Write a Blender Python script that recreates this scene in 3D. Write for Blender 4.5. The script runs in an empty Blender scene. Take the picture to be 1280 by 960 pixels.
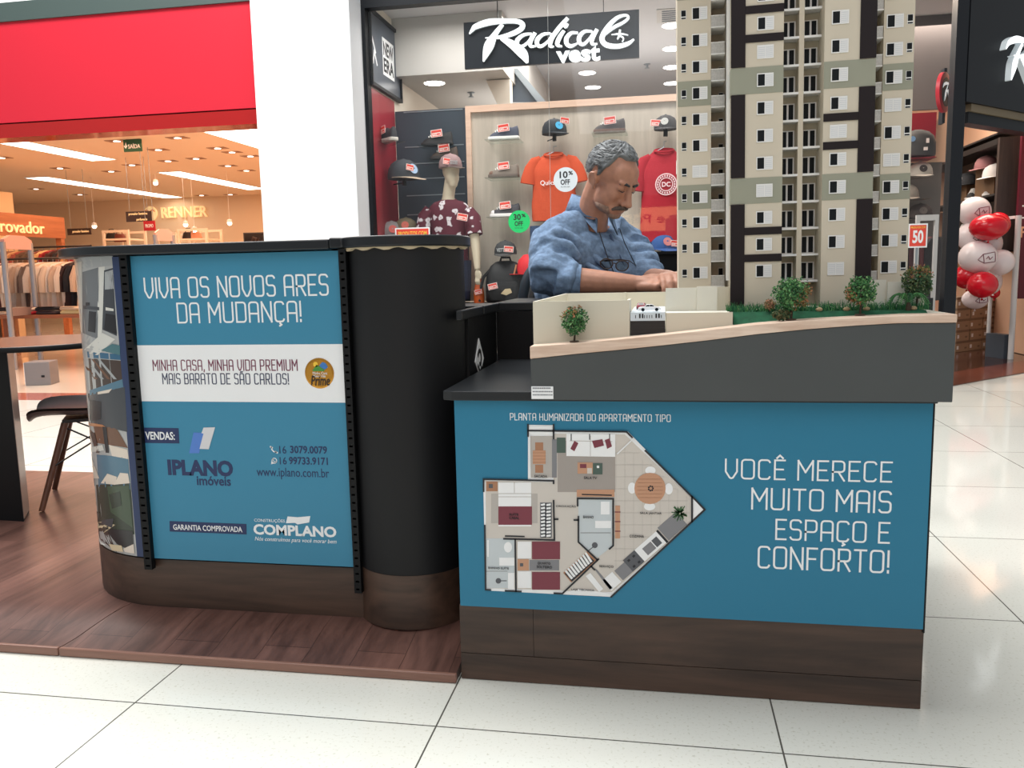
import bpy, bmesh, math, random
from mathutils import Vector, Matrix
random.seed(7)
SC = bpy.context.scene
COL = SC.collection
PI = math.pi
# ---------------------------------------------------------------- camera
FPX, YAW, PITCH, ROLL, CAM_H = 1040.0, 0.180947, -0.133091, -0.0215798, 1.0
_f = Vector((-math.sin(YAW)*math.cos(PITCH), math.cos(YAW)*math.cos(PITCH), math.sin(PITCH)))
_r0 = Vector((math.cos(YAW), math.sin(YAW), 0)); _u0 = _r0.cross(_f)
_c, _s = math.cos(ROLL), math.sin(ROLL)
_r = _c*_r0 + _s*_u0; _u = -_s*_r0 + _c*_u0
CAM = Vector((0, 0, CAM_H))
cam_d = bpy.data.cameras.new('camera'); cam = bpy.data.objects.new('camera', cam_d); COL.objects.link(cam)
cam_d.sensor_fit = 'HORIZONTAL'; cam_d.sensor_width = 36.0; cam_d.lens = 36.0*FPX/1280.0
cam_d.clip_start = 0.05; cam_d.clip_end = 200
cam.matrix_world = Matrix(((_r.x, _u.x, -_f.x, 0), (_r.y, _u.y, -_f.y, 0), (_r.z, _u.z, -_f.z, CAM_H), (0, 0, 0, 1)))
SC.camera = cam
def pt(px, py, X=None, Y=None, Z=None):
    """measurement taken from the photograph -> point on a real plane of the place"""
    d = _r*((px-640)/FPX) + _u*((480-py)/FPX) + _f
    if Y is not None: t = Y/d.y
    elif X is not None: t = X/d.x
    else: t = (Z-CAM_H)/d.z
    return CAM + d*t
# ---------------------------------------------------------------- light and exposure
SC.view_settings.view_transform = 'Standard'; SC.view_settings.look = 'None'
SC.view_settings.exposure = 0.0; SC.view_settings.gamma = 1.0; SC.view_settings.use_curve_mapping = False
w = bpy.data.worlds.new('mall_daylight'); SC.world = w; w.use_nodes = True
bg = w.node_tree.nodes['Background']; bg.inputs[0].default_value = (0.93, 0.97, 1.0, 1); bg.inputs[1].default_value = 0.40
def area(name, loc, size, power, color=(1,1,1), target=None, size_y=None, spread=None):
    l = bpy.data.lights.new(name, 'AREA'); l.energy = power; l.color = color; l.size = size
    if size_y: l.shape = 'RECTANGLE'; l.size_y = size_y
    if spread: l.spread = spread
    o = bpy.data.objects.new(name, l); COL.objects.link(o); o.location = loc
    if target is not None:
        o.rotation_euler = (Vector(target)-Vector(loc)).to_track_quat('-Z', 'Y').to_euler()
    return o
area('skylight_atrium', (-1.9, 3.4, 7.5), 5.0, 640, (1.0, 0.99, 0.96), size_y=4.5)
area('skylight_entrance_side', (-4.6, 4.6, 6.8), 2.6, 400, (1.0, 0.98, 0.95), size_y=2.0)
area('skylight_behind_visitors', (0.5, -3.5, 6.0), 5.0, 150, (0.97, 0.98, 1.0), target=(0.2, 2.5, 0.5))
WARM = (1.0, 0.56, 0.33)
area('department_store_ceiling_light', (-6.6, 11.0, 2.84), 6.0, 185, WARM, size_y=6.0)
area('department_store_back_light', (-6.0, 16.0, 2.84), 8.0, 70, WARM, size_y=3.0)
area('sports_shop_ceiling_light', (-0.4, 8.9, 3.40), 3.6, 120, (1.0, 0.95, 0.90), size_y=1.6)
area('sports_shop_corner_light', (2.9, 9.9, 3.35), 1.6, 105, (1.0, 0.86, 0.74), size_y=1.6)
area('sports_shop_window_corner_light', (1.75, 8.4, 3.40), 0.7, 26, (1.0, 0.80, 0.64))
area('added_ceiling_fill', (-0.6, 9.6, 2.45), 3.0, 24, (1.0, 0.95, 0.9), target=(-0.6, 9.6, 4), size_y=1.4)  # unseen fill lamp, added to brighten the shop ceiling from below
area('window_display_light', (-0.8, 7.62, 3.28), 3.0, 34, (1.0, 0.96, 0.92), target=(-0.8, 8.0, 1.2), size_y=0.25)
# ---------------------------------------------------------------- materials
def lin(c):
    return tuple(((v/255.0)/12.92 if v <= 10.3 else (((v/255.0)+0.055)/1.055)**2.4) for v in c)
MATS = {}
def mat(name, rgb, rough=0.5, metal=0.0, emit=0.0, var=0.0, vscale=20.0, spec=0.5, bump=0.0, bscale=60.0, coat=0.0, stretch=None):
    if name in MATS: return MATS[name]
    m = bpy.data.materials.new(name); m.use_nodes = True; nt = m.node_tree; N = nt.nodes; L = nt.links
    b = N['Principled BSDF']; c = lin(rgb)
    b.inputs['Base Color'].default_value = (*c, 1); b.inputs['Roughness'].default_value = rough
    b.inputs['Metallic'].default_value = metal; b.inputs['Specular IOR Level'].default_value = spec
    b.inputs['Coat Weight'].default_value = coat
    if emit > 0:
        b.inputs['Emission Color'].default_value = (*c, 1); b.inputs['Emission Strength'].default_value = emit
    if var > 0 or bump > 0:
        tc = N.new('ShaderNodeTexCoord'); mp = N.new('ShaderNodeMapping'); L.new(tc.outputs['Object'], mp.inputs[0])
        if stretch: mp.inputs['Scale'].default_value = stretch
    if var > 0:
        n = N.new('ShaderNodeTexNoise'); n.inputs['Scale'].default_value = vscale; n.inputs['Detail'].default_value = 5
        L.new(mp.outputs[0], n.inputs['Vector'])
        r = N.new('ShaderNodeValToRGB'); L.new(n.outputs['Fac'], r.inputs[0])
        r.color_ramp.elements[0].position = 0.3; r.color_ramp.elements[1].position = 0.7
        r.color_ramp.elements[0].color = (*[max(0, v*(1-var)) for v in c], 1)
        r.color_ramp.elements[1].color = (*[min(1, v*(1+var)) for v in c], 1)
        L.new(r.outputs[0], b.inputs['Base Color'])
    if bump > 0:
        n2 = N.new('ShaderNodeTexNoise'); n2.inputs['Scale'].default_value = bscale; n2.inputs['Detail'].default_value = 4
        L.new(mp.outputs[0], n2.inputs['Vector'])
        bp = N.new('ShaderNodeBump'); bp.inputs['Strength'].default_value = bump; bp.inputs['Distance'].default_value = 0.01
        L.new(n2.outputs['Fac'], bp.inputs['Height']); L.new(bp.outputs[0], b.inputs['Normal'])
    MATS[name] = m
    return m
def wood_mat(name, dark, light, axis='x', scale=7.0, rough=0.42, planks=None, plank_dir='x'):
    """streaky wood; axis = the grain's direction; planks=(length,width) adds board joints"""
    m = bpy.data.materials.new(name); m.use_nodes = True; nt = m.node_tree; N = nt.nodes; L = nt.links
    b = N['Principled BSDF']; b.inputs['Roughness'].default_value = rough
    tc = N.new('ShaderNodeTexCoord'); mp = N.new('ShaderNodeMapping'); L.new(tc.outputs['Object'], mp.inputs[0])
    k = {'x': (0.12, 1.6, 1.6), 'y': (1.6, 0.12, 1.6), 'z': (1.6, 1.6, 0.12)}[axis]
    mp.inputs['Scale'].default_value = k
    n = N.new('ShaderNodeTexNoise'); n.inputs['Scale'].default_value = scale; n.inputs['Detail'].default_value = 8; n.inputs['Roughness'].default_value = 0.65; n.inputs['Distortion'].default_value = 1.2
    L.new(mp.outputs[0], n.inputs['Vector'])
    n2 = N.new('ShaderNodeTexNoise'); n2.inputs['Scale'].default_value = scale*6; n2.inputs['Detail'].default_value = 3
    L.new(mp.outputs[0], n2.inputs['Vector'])
    mx = N.new('ShaderNodeMath'); mx.operation = 'MULTIPLY_ADD'; mx.inputs[1].default_value = 0.35
    L.new(n2.outputs['Fac'], mx.inputs[0]); L.new(n.outputs['Fac'], mx.inputs[2])
    r = N.new('ShaderNodeValToRGB'); L.new(mx.outputs[0], r.inputs[0])
    r.color_ramp.elements[0].position = 0.45; r.color_ramp.elements[1].position = 0.9
    r.color_ramp.elements[0].color = (*lin(dark), 1); r.color_ramp.elements[1].color = (*lin(light), 1)
    out = r.outputs[0]
    if planks:
        mp2 = N.new('ShaderNodeMapping'); L.new(tc.outputs['Object'], mp2.inputs[0])
        if plank_dir == 'y': mp2.inputs['Rotation'].default_value = (0, 0, PI/2)
        if plank_dir == 'xz': mp2.inputs['Rotation'].default_value = (PI/2, 0, 0)
        br = N.new('ShaderNodeTexBrick'); br.inputs['Scale'].default_value = 1.0
        br.inputs['Brick Width'].default_value = planks[0]; br.inputs['Row Height'].default_value = planks[1]
        br.inputs['Mortar Size'].default_value = 0.0012; br.inputs['Mortar Smooth'].default_value = 0.3
        br.inputs['Color1'].default_value = (1, 1, 1, 1); br.inputs['Color2'].default_value = (0.72, 0.72, 0.72, 1); br.inputs['Mortar'].default_value = (0.35, 0.33, 0.32, 1)
        L.new(mp2.outputs[0], br.inputs['Vector'])
        ml = N.new('ShaderNodeMix'); ml.data_type = 'RGBA'; ml.blend_type = 'MULTIPLY'; ml.inputs[0].default_value = 1.0
        L.new(out, ml.inputs[6]); L.new(br.outputs['Color'], ml.inputs[7]); out = ml.outputs[2]
    L.new(out, b.inputs['Base Color'])
    return m
def tile_mat():
    m = bpy.data.materials.new('polished terrazzo tiles'); m.use_nodes = True; nt = m.node_tree; N = nt.nodes; L = nt.links
    b = N['Principled BSDF']; b.inputs['Roughness'].default_value = 0.07; b.inputs['Specular IOR Level'].default_value = 0.45
    tc = N.new('ShaderNodeTexCoord')
    mp = N.new('ShaderNodeMapping'); mp.inputs['Location'].default_value = (-0.248+0.744*20, -1.678+0.76*20, 0); L.new(tc.outputs['Object'], mp.inputs[0])
    br = N.new('ShaderNodeTexBrick'); br.offset = 0.0; br.inputs['Scale'].default_value = 1.0
    br.inputs['Brick Width'].default_value = 0.744; br.inputs['Row Height'].default_value = 0.76
    br.inputs['Mortar Size'].default_value = 0.0022; br.inputs['Mortar Smooth'].default_value = 0.2
    br.inputs['Color1'].default_value = (*lin((226, 226, 218)), 1); br.inputs['Color2'].default_value = (*lin((221, 221, 212)), 1)
    br.inputs['Mortar'].default_value = (*lin((92, 90, 84)), 1)
    L.new(mp.outputs[0], br.inputs['Vector'])
    n = N.new('ShaderNodeTexNoise'); n.inputs['Scale'].default_value = 130; n.inputs['Detail'].default_value = 3; L.new(tc.outputs['Object'], n.inputs['Vector'])
    r = N.new('ShaderNodeValToRGB'); L.new(n.outputs['Fac'], r.inputs[0])
    r.color_ramp.elements[0].position = 0.28; r.color_ramp.elements[1].position = 0.42
    r.color_ramp.elements[0].color = (0.80, 0.79, 0.74, 1); r.color_ramp.elements[1].color = (1, 1, 1, 1)
    ml = N.new('ShaderNodeMix'); ml.data_type = 'RGBA'; ml.blend_type = 'MULTIPLY'; ml.inputs[0].default_value = 1.0
    L.new(br.outputs['Color'], ml.inputs[6]); L.new(r.outputs[0], ml.inputs[7]); L.new(ml.outputs[2], b.inputs['Base Color'])
    return m
def glass_mat(name, tint=(1, 1, 1), refl=0.25):
    m = bpy.data.materials.new(name); m.use_nodes = True; nt = m.node_tree; N = nt.nodes; L = nt.links
    N.remove(N['Principled BSDF']); out = N['Material Output']
    tr = N.new('ShaderNodeBsdfTransparent'); tr.inputs[0].default_value = (*tint, 1)
    gl = N.new('ShaderNodeBsdfGlossy'); gl.inputs['Roughness'].default_value = 0.02
    fr = N.new('ShaderNodeLayerWeight'); fr.inputs[0].default_value = 0.35
    pw = N.new('ShaderNodeMath'); pw.operation = 'MULTIPLY_ADD'; pw.inputs[1].default_value = refl; pw.inputs[2].default_value = 0.035; L.new(fr.outputs['Fresnel'], pw.inputs[0])
    mx = N.new('ShaderNodeMixShader'); L.new(pw.outputs[0], mx.inputs[0]); L.new(tr.outputs[0], mx.inputs[1]); L.new(gl.outputs[0], mx.inputs[2])
    L.new(mx.outputs[0], out.inputs[0])
    return m
# ---------------------------------------------------------------- mesh builder
class MB:
    def __init__(s):
        s.v = []; s.f = []; s.mi = []; s.mats = []; s.M = Matrix.Identity(4); s.m = None
    def use(s, m):
        if m not in s.mats: s.mats.append(m)
        s.m = s.mats.index(m); return s
    def at(s, M): s.M = M; return s
    def add(s, vs, fs):
        o = len(s.v); s.v += [tuple(s.M @ Vector(p)) for p in vs]
        s.f += [tuple(i+o for i in f) for f in fs]; s.mi += [s.m or 0]*len(fs); return s
    def box(s, x0, x1, y0, y1, z0, z1):
        return s.add([(x0,y0,z0),(x1,y0,z0),(x1,y1,z0),(x0,y1,z0),(x0,y0,z1),(x1,y0,z1),(x1,y1,z1),(x0,y1,z1)],
                     [(0,3,2,1),(4,5,6,7),(0,1,5,4),(1,2,6,5),(2,3,7,6),(3,0,4,7)])
    def prism(s, pts, a, b, axis='z'):
        """polygon extruded; axis z: pts=(x,y); axis y: pts=(x,z); axis x: pts=(y,z)"""
        n = len(pts)
        def P(p, h): return (p[0],p[1],h) if axis=='z' else ((p[0],h,p[1]) if axis=='y' else (h,p[0],p[1]))
        area_ = sum(pts[i][0]*pts[(i+1)%n][1]-pts[(i+1)%n][0]*pts[i][1] for i in range(n))
        flip = (area_ < 0) ^ (axis == 'y')
        vs = [P(p,a) for p in pts]+[P(p,b) for p in pts]
        fs = [tuple(range(n-1,-1,-1)), tuple(range(n,2*n))]+[(i,(i+1)%n,n+(i+1)%n,n+i) for i in range(n)]
        if (b < a) ^ flip: fs = [tuple(reversed(f)) for f in fs]
        return s.add(vs, fs)
    def loft(s, rings, cap=True, closed=True):
        n = len(rings[0]); vs = [p for r in rings for p in r]; fs = []
        for k in range(len(rings)-1):
            for i in range(n if closed else n-1):
                j = (i+1)%n; fs.append((k*n+i, k*n+j, (k+1)*n+j, (k+1)*n+i))
        if cap and closed:
            fs.append(tuple(range(n-1,-1,-1))); q = (len(rings)-1)*n; fs.append(tuple(range(q, q+n)))
        return s.add(vs, fs)
    def lathe(s, prof, n=24, c=(0,0,0), a0=0.0, a1=2*PI, cap=True):
        full = abs(a1-a0-2*PI) < 1e-6; k = n if full else n+1
        rings = [[(c[0]+r*math.cos(a0+(a1-a0)*i/n), c[1]+r*math.sin(a0+(a1-a0)*i/n), c[2]+z) for i in range(k)] for r, z in prof]
        return s.loft(rings, cap=cap and full, closed=full)
    def tube(s, path, r, n=8, taper=None):
        path = [Vector(p) for p in path]; rings = []; up = None
        for i, p in enumerate(path):
            t = (path[min(i+1,len(path)-1)]-path[max(i-1,0)]).normalized()
            if up is None:
                up = Vector((0,0,1)) if abs(t.z) < 0.9 else Vector((1,0,0))
            a = t.cross(up).normalized(); bb = a.cross(t).normalized(); up = bb
            rr = r if taper is None else r*taper[i]
            if isinstance(r, (list, tuple)): rr = r[i]
            rings.append([tuple(p+a*rr*math.cos(2*PI*k/n)+bb*rr*math.sin(2*PI*k/n)) for k in range(n)])
        return s.loft([list(reversed(q)) for q in rings])
    def ball(s, c, r, nu=16, nv=10, sq=None):
        rx, ry, rz = r if isinstance(r,(tuple,list)) else (r,r,r)
        vs = [(c[0],c[1],c[2]-rz)]; 
        for j in range(1,nv):
            t = -PI/2+PI*j/nv
            for i in range(nu):
                vs.append((c[0]+rx*math.cos(t)*math.cos(2*PI*i/nu), c[1]+ry*math.cos(t)*math.sin(2*PI*i/nu), c[2]+rz*math.sin(t)))
        vs.append((c[0],c[1],c[2]+rz)); fs = []
        for i in range(nu):
            j=(i+1)%nu; fs.append((0,1+j,1+i)); q=1+(nv-2)*nu; fs.append((len(vs)-1,q+i,q+j))
            for k in range(nv-2): a=1+k*nu; fs.append((a+i,a+j,a+nu+j,a+nu+i))
        return s.add(vs, fs)
    def quad(s, a, b, c, d): return s.add([a,b,c,d],[(0,1,2,3)])
    def strokes(s, lines, w, y, y2):
        """flat pen strokes in the x-z plane facing -y (from y2 to y)"""
        clean = []
        for ln in lines:
            q = [ln[0]]
            for p in ln[1:]:
                if abs(p[0]-q[-1][0])+abs(p[1]-q[-1][1]) > 1e-7: q.append(p)
            cur = [q[0]]
            for i in range(1, len(q)):
                cur.append(q[i])
                if i < len(q)-1:
                    d1 = (Vector(q[i])-Vector(q[i-1])).normalized(); d2 = (Vector(q[i+1])-Vector(q[i])).normalized()
                    if d1.dot(d2) < -0.15: clean.append(cur); cur = [q[i]]
            clean.append(cur)
        for il, ln in enumerate(clean):
            n = len(ln)
            if n < 2: continue
            closed = (abs(ln[0][0]-ln[-1][0])+abs(ln[0][1]-ln[-1][1])) < 1e-7
            L, R = [], []
            for i in range(n):
                p = Vector(ln[i]); a = Vector(ln[i-1]) if i else (Vector(ln[-2]) if closed else None); b = Vector(ln[i+1]) if i < n-1 else (Vector(ln[1]) if closed else None)
                d1 = (p-a).normalized() if a is not None else None; d2 = (b-p).normalized() if b is not None else None
                if d1 is None: d1 = d2; p = p-d1*w/2
                if d2 is None: d2 = d1; p = p+d2*w/2
                n1 = Vector((-d1.y,d1.x)); n2 = Vector((-d2.y,d2.x)); m = (n1+n2)
                if m.length < 1e-6: m = n1
                m.normalize(); k = (w/2)/max(0.5, m.dot(n1))
                L.append(p+m*k); R.append(p-m*k)
            yy = y-il*1e-5; vs = [(q.x,yy,q.y) for q in L]+[(q.x,yy,q.y) for q in R]+[(q.x,y2,q.y) for q in L]+[(q.x,y2,q.y) for q in R]
            fs = []
            for i in range(n-1):
                fs += [(i,n+i,n+i+1,i+1),(2*n+i,2*n+i+1,3*n+i+1,3*n+i),(i,i+1,2*n+i+1,2*n+i),(n+i+1,n+i,3*n+i,3*n+i+1)]
            fs += [(0,2*n,3*n,n),(n-1,2*n-1,4*n-1,3*n-1)]
            s.add(vs, fs)
        return s
    def build(s, name, parent=None, material=None, smooth=True, bevel=0.0, seg=2, angle=35, subsurf=0):
        me = bpy.data.meshes.new(name); me.from_pydata(s.v, [], s.f)
        for m in (s.mats or [material]): me.materials.append(m)
        if len(s.mats) > 1:
            for p, i in zip(me.polygons, s.mi): p.material_index = i
        if smooth:
            me.polygons.foreach_set('use_smooth', [True]*len(me.polygons))
            me.set_sharp_from_angle(angle=math.radians(angle))
        me.update()
        o = bpy.data.objects.new(name, me); COL.objects.link(o)
        if parent is not None: o.parent = parent
        if bevel > 0:
            b = o.modifiers.new('edge', 'BEVEL'); b.width = bevel; b.segments = seg; b.limit_method = 'ANGLE'; b.angle_limit = math.radians(40); b.harden_normals = False
        if subsurf:
            d = o.modifiers.new('soft', 'SUBSURF'); d.levels = subsurf; d.render_levels = subsurf
        return o
def tag(o, label, cat, group=None):
    o['label'] = label; o['category'] = cat
    if group: o['group'] = group
    return o
def thing(name, label, cat, loc=(0,0,0), rz=0.0, group=None):
    o = bpy.data.objects.new(name, None); COL.objects.link(o); o.empty_display_size = 0.05
    o.location = loc; o.rotation_euler = (0,0,rz)
    return tag(o, label, cat, group)
def struct(o): o['kind'] = 'structure'; return o
def stuff(o): o['kind'] = 'stuff'; return o
def lab(o, label): o['label'] = label; return o
def kids(o): return [c for c in COL.objects if c.parent == o]
def copy_tree(o, loc=None, rz=None, label=None, group=None, scale=None):
    c = o.copy(); COL.objects.link(c)
    for ch in list(o.children):
        d = ch.copy(); COL.objects.link(d); d.parent = c
        for g in list(ch.children):
            e = g.copy(); COL.objects.link(e); e.parent = d
    if loc is not None: c.location = loc
    if rz is not None: c.rotation_euler = (0,0,rz)
    if scale is not None: c.scale = scale if isinstance(scale,(tuple,list)) else (scale,)*3
    if label: c['label'] = label
    if group: c['group'] = group
    return c
def T(x=0,y=0,z=0): return Matrix.Translation((x,y,z))
def RX(a): return Matrix.Rotation(a,4,'X')
def RY(a): return Matrix.Rotation(a,4,'Y')
def RZ(a): return Matrix.Rotation(a,4,'Z')
def SX(x,y,z): return Matrix.Diagonal((x,y,z,1))
# ---------------------------------------------------------------- lettering
_tc = {}
def text_geo(st, bold=0.0, shear=0.0, extrude=0.0, res=3, spacing=1.0):
    key = (st,bold,shear,extrude,spacing)
    if key in _tc: return _tc[key]
    cu = bpy.data.curves.new('t','FONT'); cu.body = st; cu.offset = bold; cu.shear = shear; cu.extrude = extrude; cu.resolution_u = res; cu.space_character = spacing
    o = bpy.data.objects.new('t',cu); COL.objects.link(o)
    me = o.to_mesh(); vs = [v.co.copy() for v in me.vertices]; fs = [tuple(p.vertices) for p in me.polygons]
    o.to_mesh_clear(); bpy.data.objects.remove(o); bpy.data.curves.remove(cu)
    _tc[key] = (vs,fs); return vs,fs
def write(mb, st, x0, x1, z0, z1, y, th=0.0006, bold=0.0, shear=0.0, spacing=1.0):
    """lettering fitted to the box x0..x1, z0..z1 in the x-z plane, reading from -y"""
    vs, fs = text_geo(st, bold, shear, 0.05, spacing=spacing)
    ax = min(v.x for v in vs); bx = max(v.x for v in vs); ay = min(v.y for v in vs); by = max(v.y for v in vs)
    kx = (x1-x0)/(bx-ax); kz = (z1-z0)/max(1e-6,(by-ay))
    out = [(x0+(v.x-ax)*kx, y-(th if v.z > 0 else 0), z0+(v.y-ay)*kz) for v in vs]
    mb.add(out, fs); return mb
def writep(mb, st, p0, p1, Y, **k):
    """same, box given by the photograph's lower-left and upper-right points on the plane y=Y"""
    xm = (p0[0]+p1[0])/2; a = pt(*p0, Y=Y); b = pt(*p1, Y=Y); a.z = pt(xm, p0[1], Y=Y).z; b.z = pt(xm, p1[1], Y=Y).z
    return write(mb, st, a.x, b.x, a.z, b.z, Y, **k)
def _arc(cx, cy, r, a0, a1, n=5):
    return [(cx+r*math.cos(math.radians(a0+(a1-a0)*i/n)), cy+r*math.sin(math.radians(a0+(a1-a0)*i/n))) for i in range(n+1)]
# thin rounded capitals; unit height 1
def _glyphs():
    r = 0.16; G = {}
    def rr(w): return [(0,r)]+_arc(r,1-r,r,180,90)+_arc(w-r,1-r,r,90,0)+_arc(w-r,r,r,0,-90)+_arc(r,r,r,270,180)+[(0,r)]
    G['O'] = (0.6,[rr(0.6)]); G['0'] = G['O']
    G['A'] = (0.56,[[(0,0)]+_arc(r,1-r,r,180,90)+_arc(0.56-r,1-r,r,90,0)+[(0.56,0)],[(0,0.42),(0.56,0.42)]])
    G['V'] = (0.56,[[(0,1),(0,0.36),(0.2,0.03),(0.28,0),(0.36,0.03),(0.56,0.36),(0.56,1)]])
    G['I'] = (0.0,[[(0,0),(0,1)]])
    G['S'] = (0.52,[_arc(0.52-r,1-r,r,20,90)+_arc(r,1-r,r,90,180)+_arc(r,0.52+r,r,180,270)+_arc(0.52-r,0.52-r,r,90,0)+_arc(0.52-r,r,r,0,-90)+_arc(r,r,r,270,200)])
    G['N'] = (0.58,[[(0,0),(0,1),(0.0,1),(0.58,0),(0.58,0),(0.58,1)]])
    G['M'] = (0.70,[[(0,0),(0,1),(0.35,0.40),(0.70,1),(0.70,0)]])
    G['R'] = (0.54,[[(0,0),(0,1)]+_arc(0.54-r,1-r,r,90,0)+_arc(0.54-r,0.45+r,r,0,-90)+[(0,0.45)],[(0.26,0.45),(0.54,0)]])
    G['P'] = (0.54,[[(0,0),(0,1)]+_arc(0.54-r,1-r,r,90,0)+_arc(0.54-r,0.42+r,r,0,-90)+[(0,0.42)]])
    G['B'] = (0.54,[[(0,0),(0,1)]+_arc(0.50-r,1-r,r,90,0)+_arc(0.50-r,0.52+r,r,0,-90)+[(0,0.52)],[(0.3,0.52)]+_arc(0.54-r,0.52-r,r,90,0)+_arc(0.54-r,r,r,0,-90)+[(0,0)]])
    G['D'] = (0.58,[[(0,0),(0,1)]+_arc(0.58-r,1-r,r,90,0)+_arc(0.58-r,r,r,0,-90)+[(0,0)]])
    G['E'] = (0.48,[[(0.48,1),(0,1),(0,0),(0.48,0)],[(0,0.52),(0.40,0.52)]])
    G['F'] = (0.46,[[(0.46,1),(0,1),(0,0)],[(0,0.50),(0.38,0.50)]])
    G['L'] = (0.44,[[(0,1),(0,0),(0.44,0)]])
    G['T'] = (0.54,[[(0,1),(0.54,1)],[(0.27,1),(0.27,0)]])
    G['U'] = (0.58,[[(0,1)]+_arc(r,r,r,180,270)+_arc(0.58-r,r,r,270,360)+[(0.58,1)]])
    G['C'] = (0.54,[_arc(0.54-r,1-r,r,20,90)+_arc(r,1-r,r,90,180)+_arc(r,r,r,180,270)+_arc(0.54-r,r,r,270,340)])
    G['G'] = (0.56,[_arc(0.56-r,1-r,r,20,90)+_arc(r,1-r,r,90,180)+_arc(r,r,r,180,270)+_arc(0.56-r,r,r,270,360)+[(0.56,0.46),(0.32,0.46)]])
    G['H'] = (0.56,[[(0,0),(0,1)],[(0.56,0),(0.56,1)],[(0,0.5),(0.56,0.5)]])
    G['Z'] = (0.52,[[(0,1),(0.52,1),(0,0),(0.52,0)]])
    G['!'] = (0.0,[[(0,1),(0,0.28)],[(0,0.07),(0,0)]])
    G[','] = (0.04,[[(0.04,0.06),(0,-0.14)]])
    G['Ç'] = (0.54,G['C'][1]+[[(0.28,0),(0.28,-0.10),(0.36,-0.16),(0.26,-0.22)]])
    G['Ã'] = (0.56,G['A'][1]+[[(0.12,1.14),(0.2,1.2),(0.34,1.14),(0.44,1.2)]])
    G['Ê'] = (0.48,G['E'][1]+[[(0.10,1.12),(0.24,1.26),(0.38,1.12)]])
    return G
GL = _glyphs()
def thin_text(mb, st, x0, x1, z0, z1, y, pen=0.09, th=0.0005, gap=0.24, space=0.42):
    """the thin rounded capitals of the adverts, fitted into the box"""
    xs = 0.0; L = []
    for ch in st:
        if ch == ' ': xs += space; continue
        w_, lines = GL[ch]
        L += [[(xs+p[0], p[1]) for p in ln] for ln in lines]; xs += w_+gap
    xs -= gap; kx = (x1-x0)/xs; kz = (z1-z0)
    mb.strokes([[(x0+p[0]*kx, z0+p[1]*kz) for p in ln] for ln in L], pen*kz, y-th, y)
    return mb
def thinp(mb, st, p0, p1, Y, **k):
    xm = (p0[0]+p1[0])/2; a = pt(*p0, Y=Y); b = pt(*p1, Y=Y); a.z = pt(xm, p0[1]-0.6, Y=Y).z; b.z = pt(xm, p1[1]+0.6, Y=Y).z
    return thin_text(mb, st, a.x, b.x, a.z, b.z, Y, **k)
# ================================================================ SETTING
M_tile = tile_mat()
M_white = mat('white painted column', (240, 240, 240), 0.6)
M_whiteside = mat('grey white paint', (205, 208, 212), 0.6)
M_black = mat('matt black laminate', (17, 18, 20), 0.5, spec=0.22)
M_frame = mat('black shopfront aluminium', (20, 23, 28), 0.45, spec=0.25)
M_red = mat('red fascia laminate', (190, 38, 54), 0.4, spec=0.25)
M_redgloss = mat('glossy red trim', (150, 25, 25), 0.12)
M_top = mat('dark green grey strip', (62, 76, 74), 0.5)
M_warmceil = mat('cream plaster ceiling', (236, 214, 190), 0.8)
M_warmwall = mat('cream plaster wall', (232, 205, 172), 0.8)
M_storefloor = mat('glossy cream porcelain', (225, 205, 185), 0.12)
M_strip = mat('red brown stone strip', (172, 96, 82), 0.15)
M_glow = mat('lit diffuser warm', (255, 244, 228), 0.5, emit=6.0)
M_glowc = mat('lit diffuser neutral', (255, 252, 246), 0.5, emit=9.0)
M_grey = mat('grey plaster', (188, 186, 182), 0.8)
M_ceilgrey = mat('shop ceiling plaster', (196, 196, 198), 0.8)

b = MB().use(M_tile); b.box(-14, 12, -8, 6.237, -0.05, 0.0); b.box(-3.3, 12, 6.237, 16, -0.05, 0.0); struct(b.build('floor', smooth=False))
b = MB().use(M_storefloor); b.box(-22, -3.3, 6.656, 20, -0.05, 0.0); struct(b.build('floor_store', smooth=False))
b = MB().use(M_strip); b.box(-22, -3.3, 6.237, 6.656, -0.05, 0.0); struct(b.build('trim_1', smooth=False))
# white column
YC = 6.98
xl, xr = pt(312, 0, Y=YC).x, pt(435.5, 0, Y=YC).x
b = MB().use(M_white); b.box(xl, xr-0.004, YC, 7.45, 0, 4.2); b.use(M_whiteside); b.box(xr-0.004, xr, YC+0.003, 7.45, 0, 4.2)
o = struct(b.build('wall_column', smooth=False, bevel=0.006))
# department store front
YF = 7.12
zr1 = pt(300, 2.6, Y=YF).z; zr0 = pt(300, 138, Y=YF).z; zt0 = pt(300, 156, Y=YF).z
b = MB().use(M_red); b.box(-16, xl, YF, YF+0.25, zr0+0.015, zr1); struct(b.build('wall_fascia', smooth=False))
b = MB().use(M_black); b.box(-16, xl, YF+0.03, YF+0.25, zr0, zr0+0.015); struct(b.build('trim_2', smooth=False))
b = MB().use(M_redgloss); b.box(-16, xl, YF-0.01, YF+0.25, zt0, zr0); struct(b.build('trim_3', smooth=False))
b = MB().use(M_top); b.box(-16, xl, YF-0.02, YF+0.25, zr1, zr1+0.165); struct(b.build('trim_4', smooth=False))
b = MB().use(M_white); b.box(-16, xl, YF, YF+0.25, zr1+0.165, 4.4); struct(b.build('wall_upper', smooth=False))
ZC = 2.9
b = MB().use(M_warmceil); b.box(-22, -3.3, YF+0.25, 19, ZC, ZC+0.1); struct(b.build('ceiling_store', smooth=False))
b = MB().use(M_warmwall); b.box(-22, -3.3, 18.2, 18.3, 0, ZC); struct(b.build('wall_store_back', smooth=False))
b = MB().use(M_warmwall); b.box(-3.4, -3.3, YF+0.25, 18.3, 0, ZC+0.1); struct(b.build('wall_store_right', smooth=False))
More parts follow.
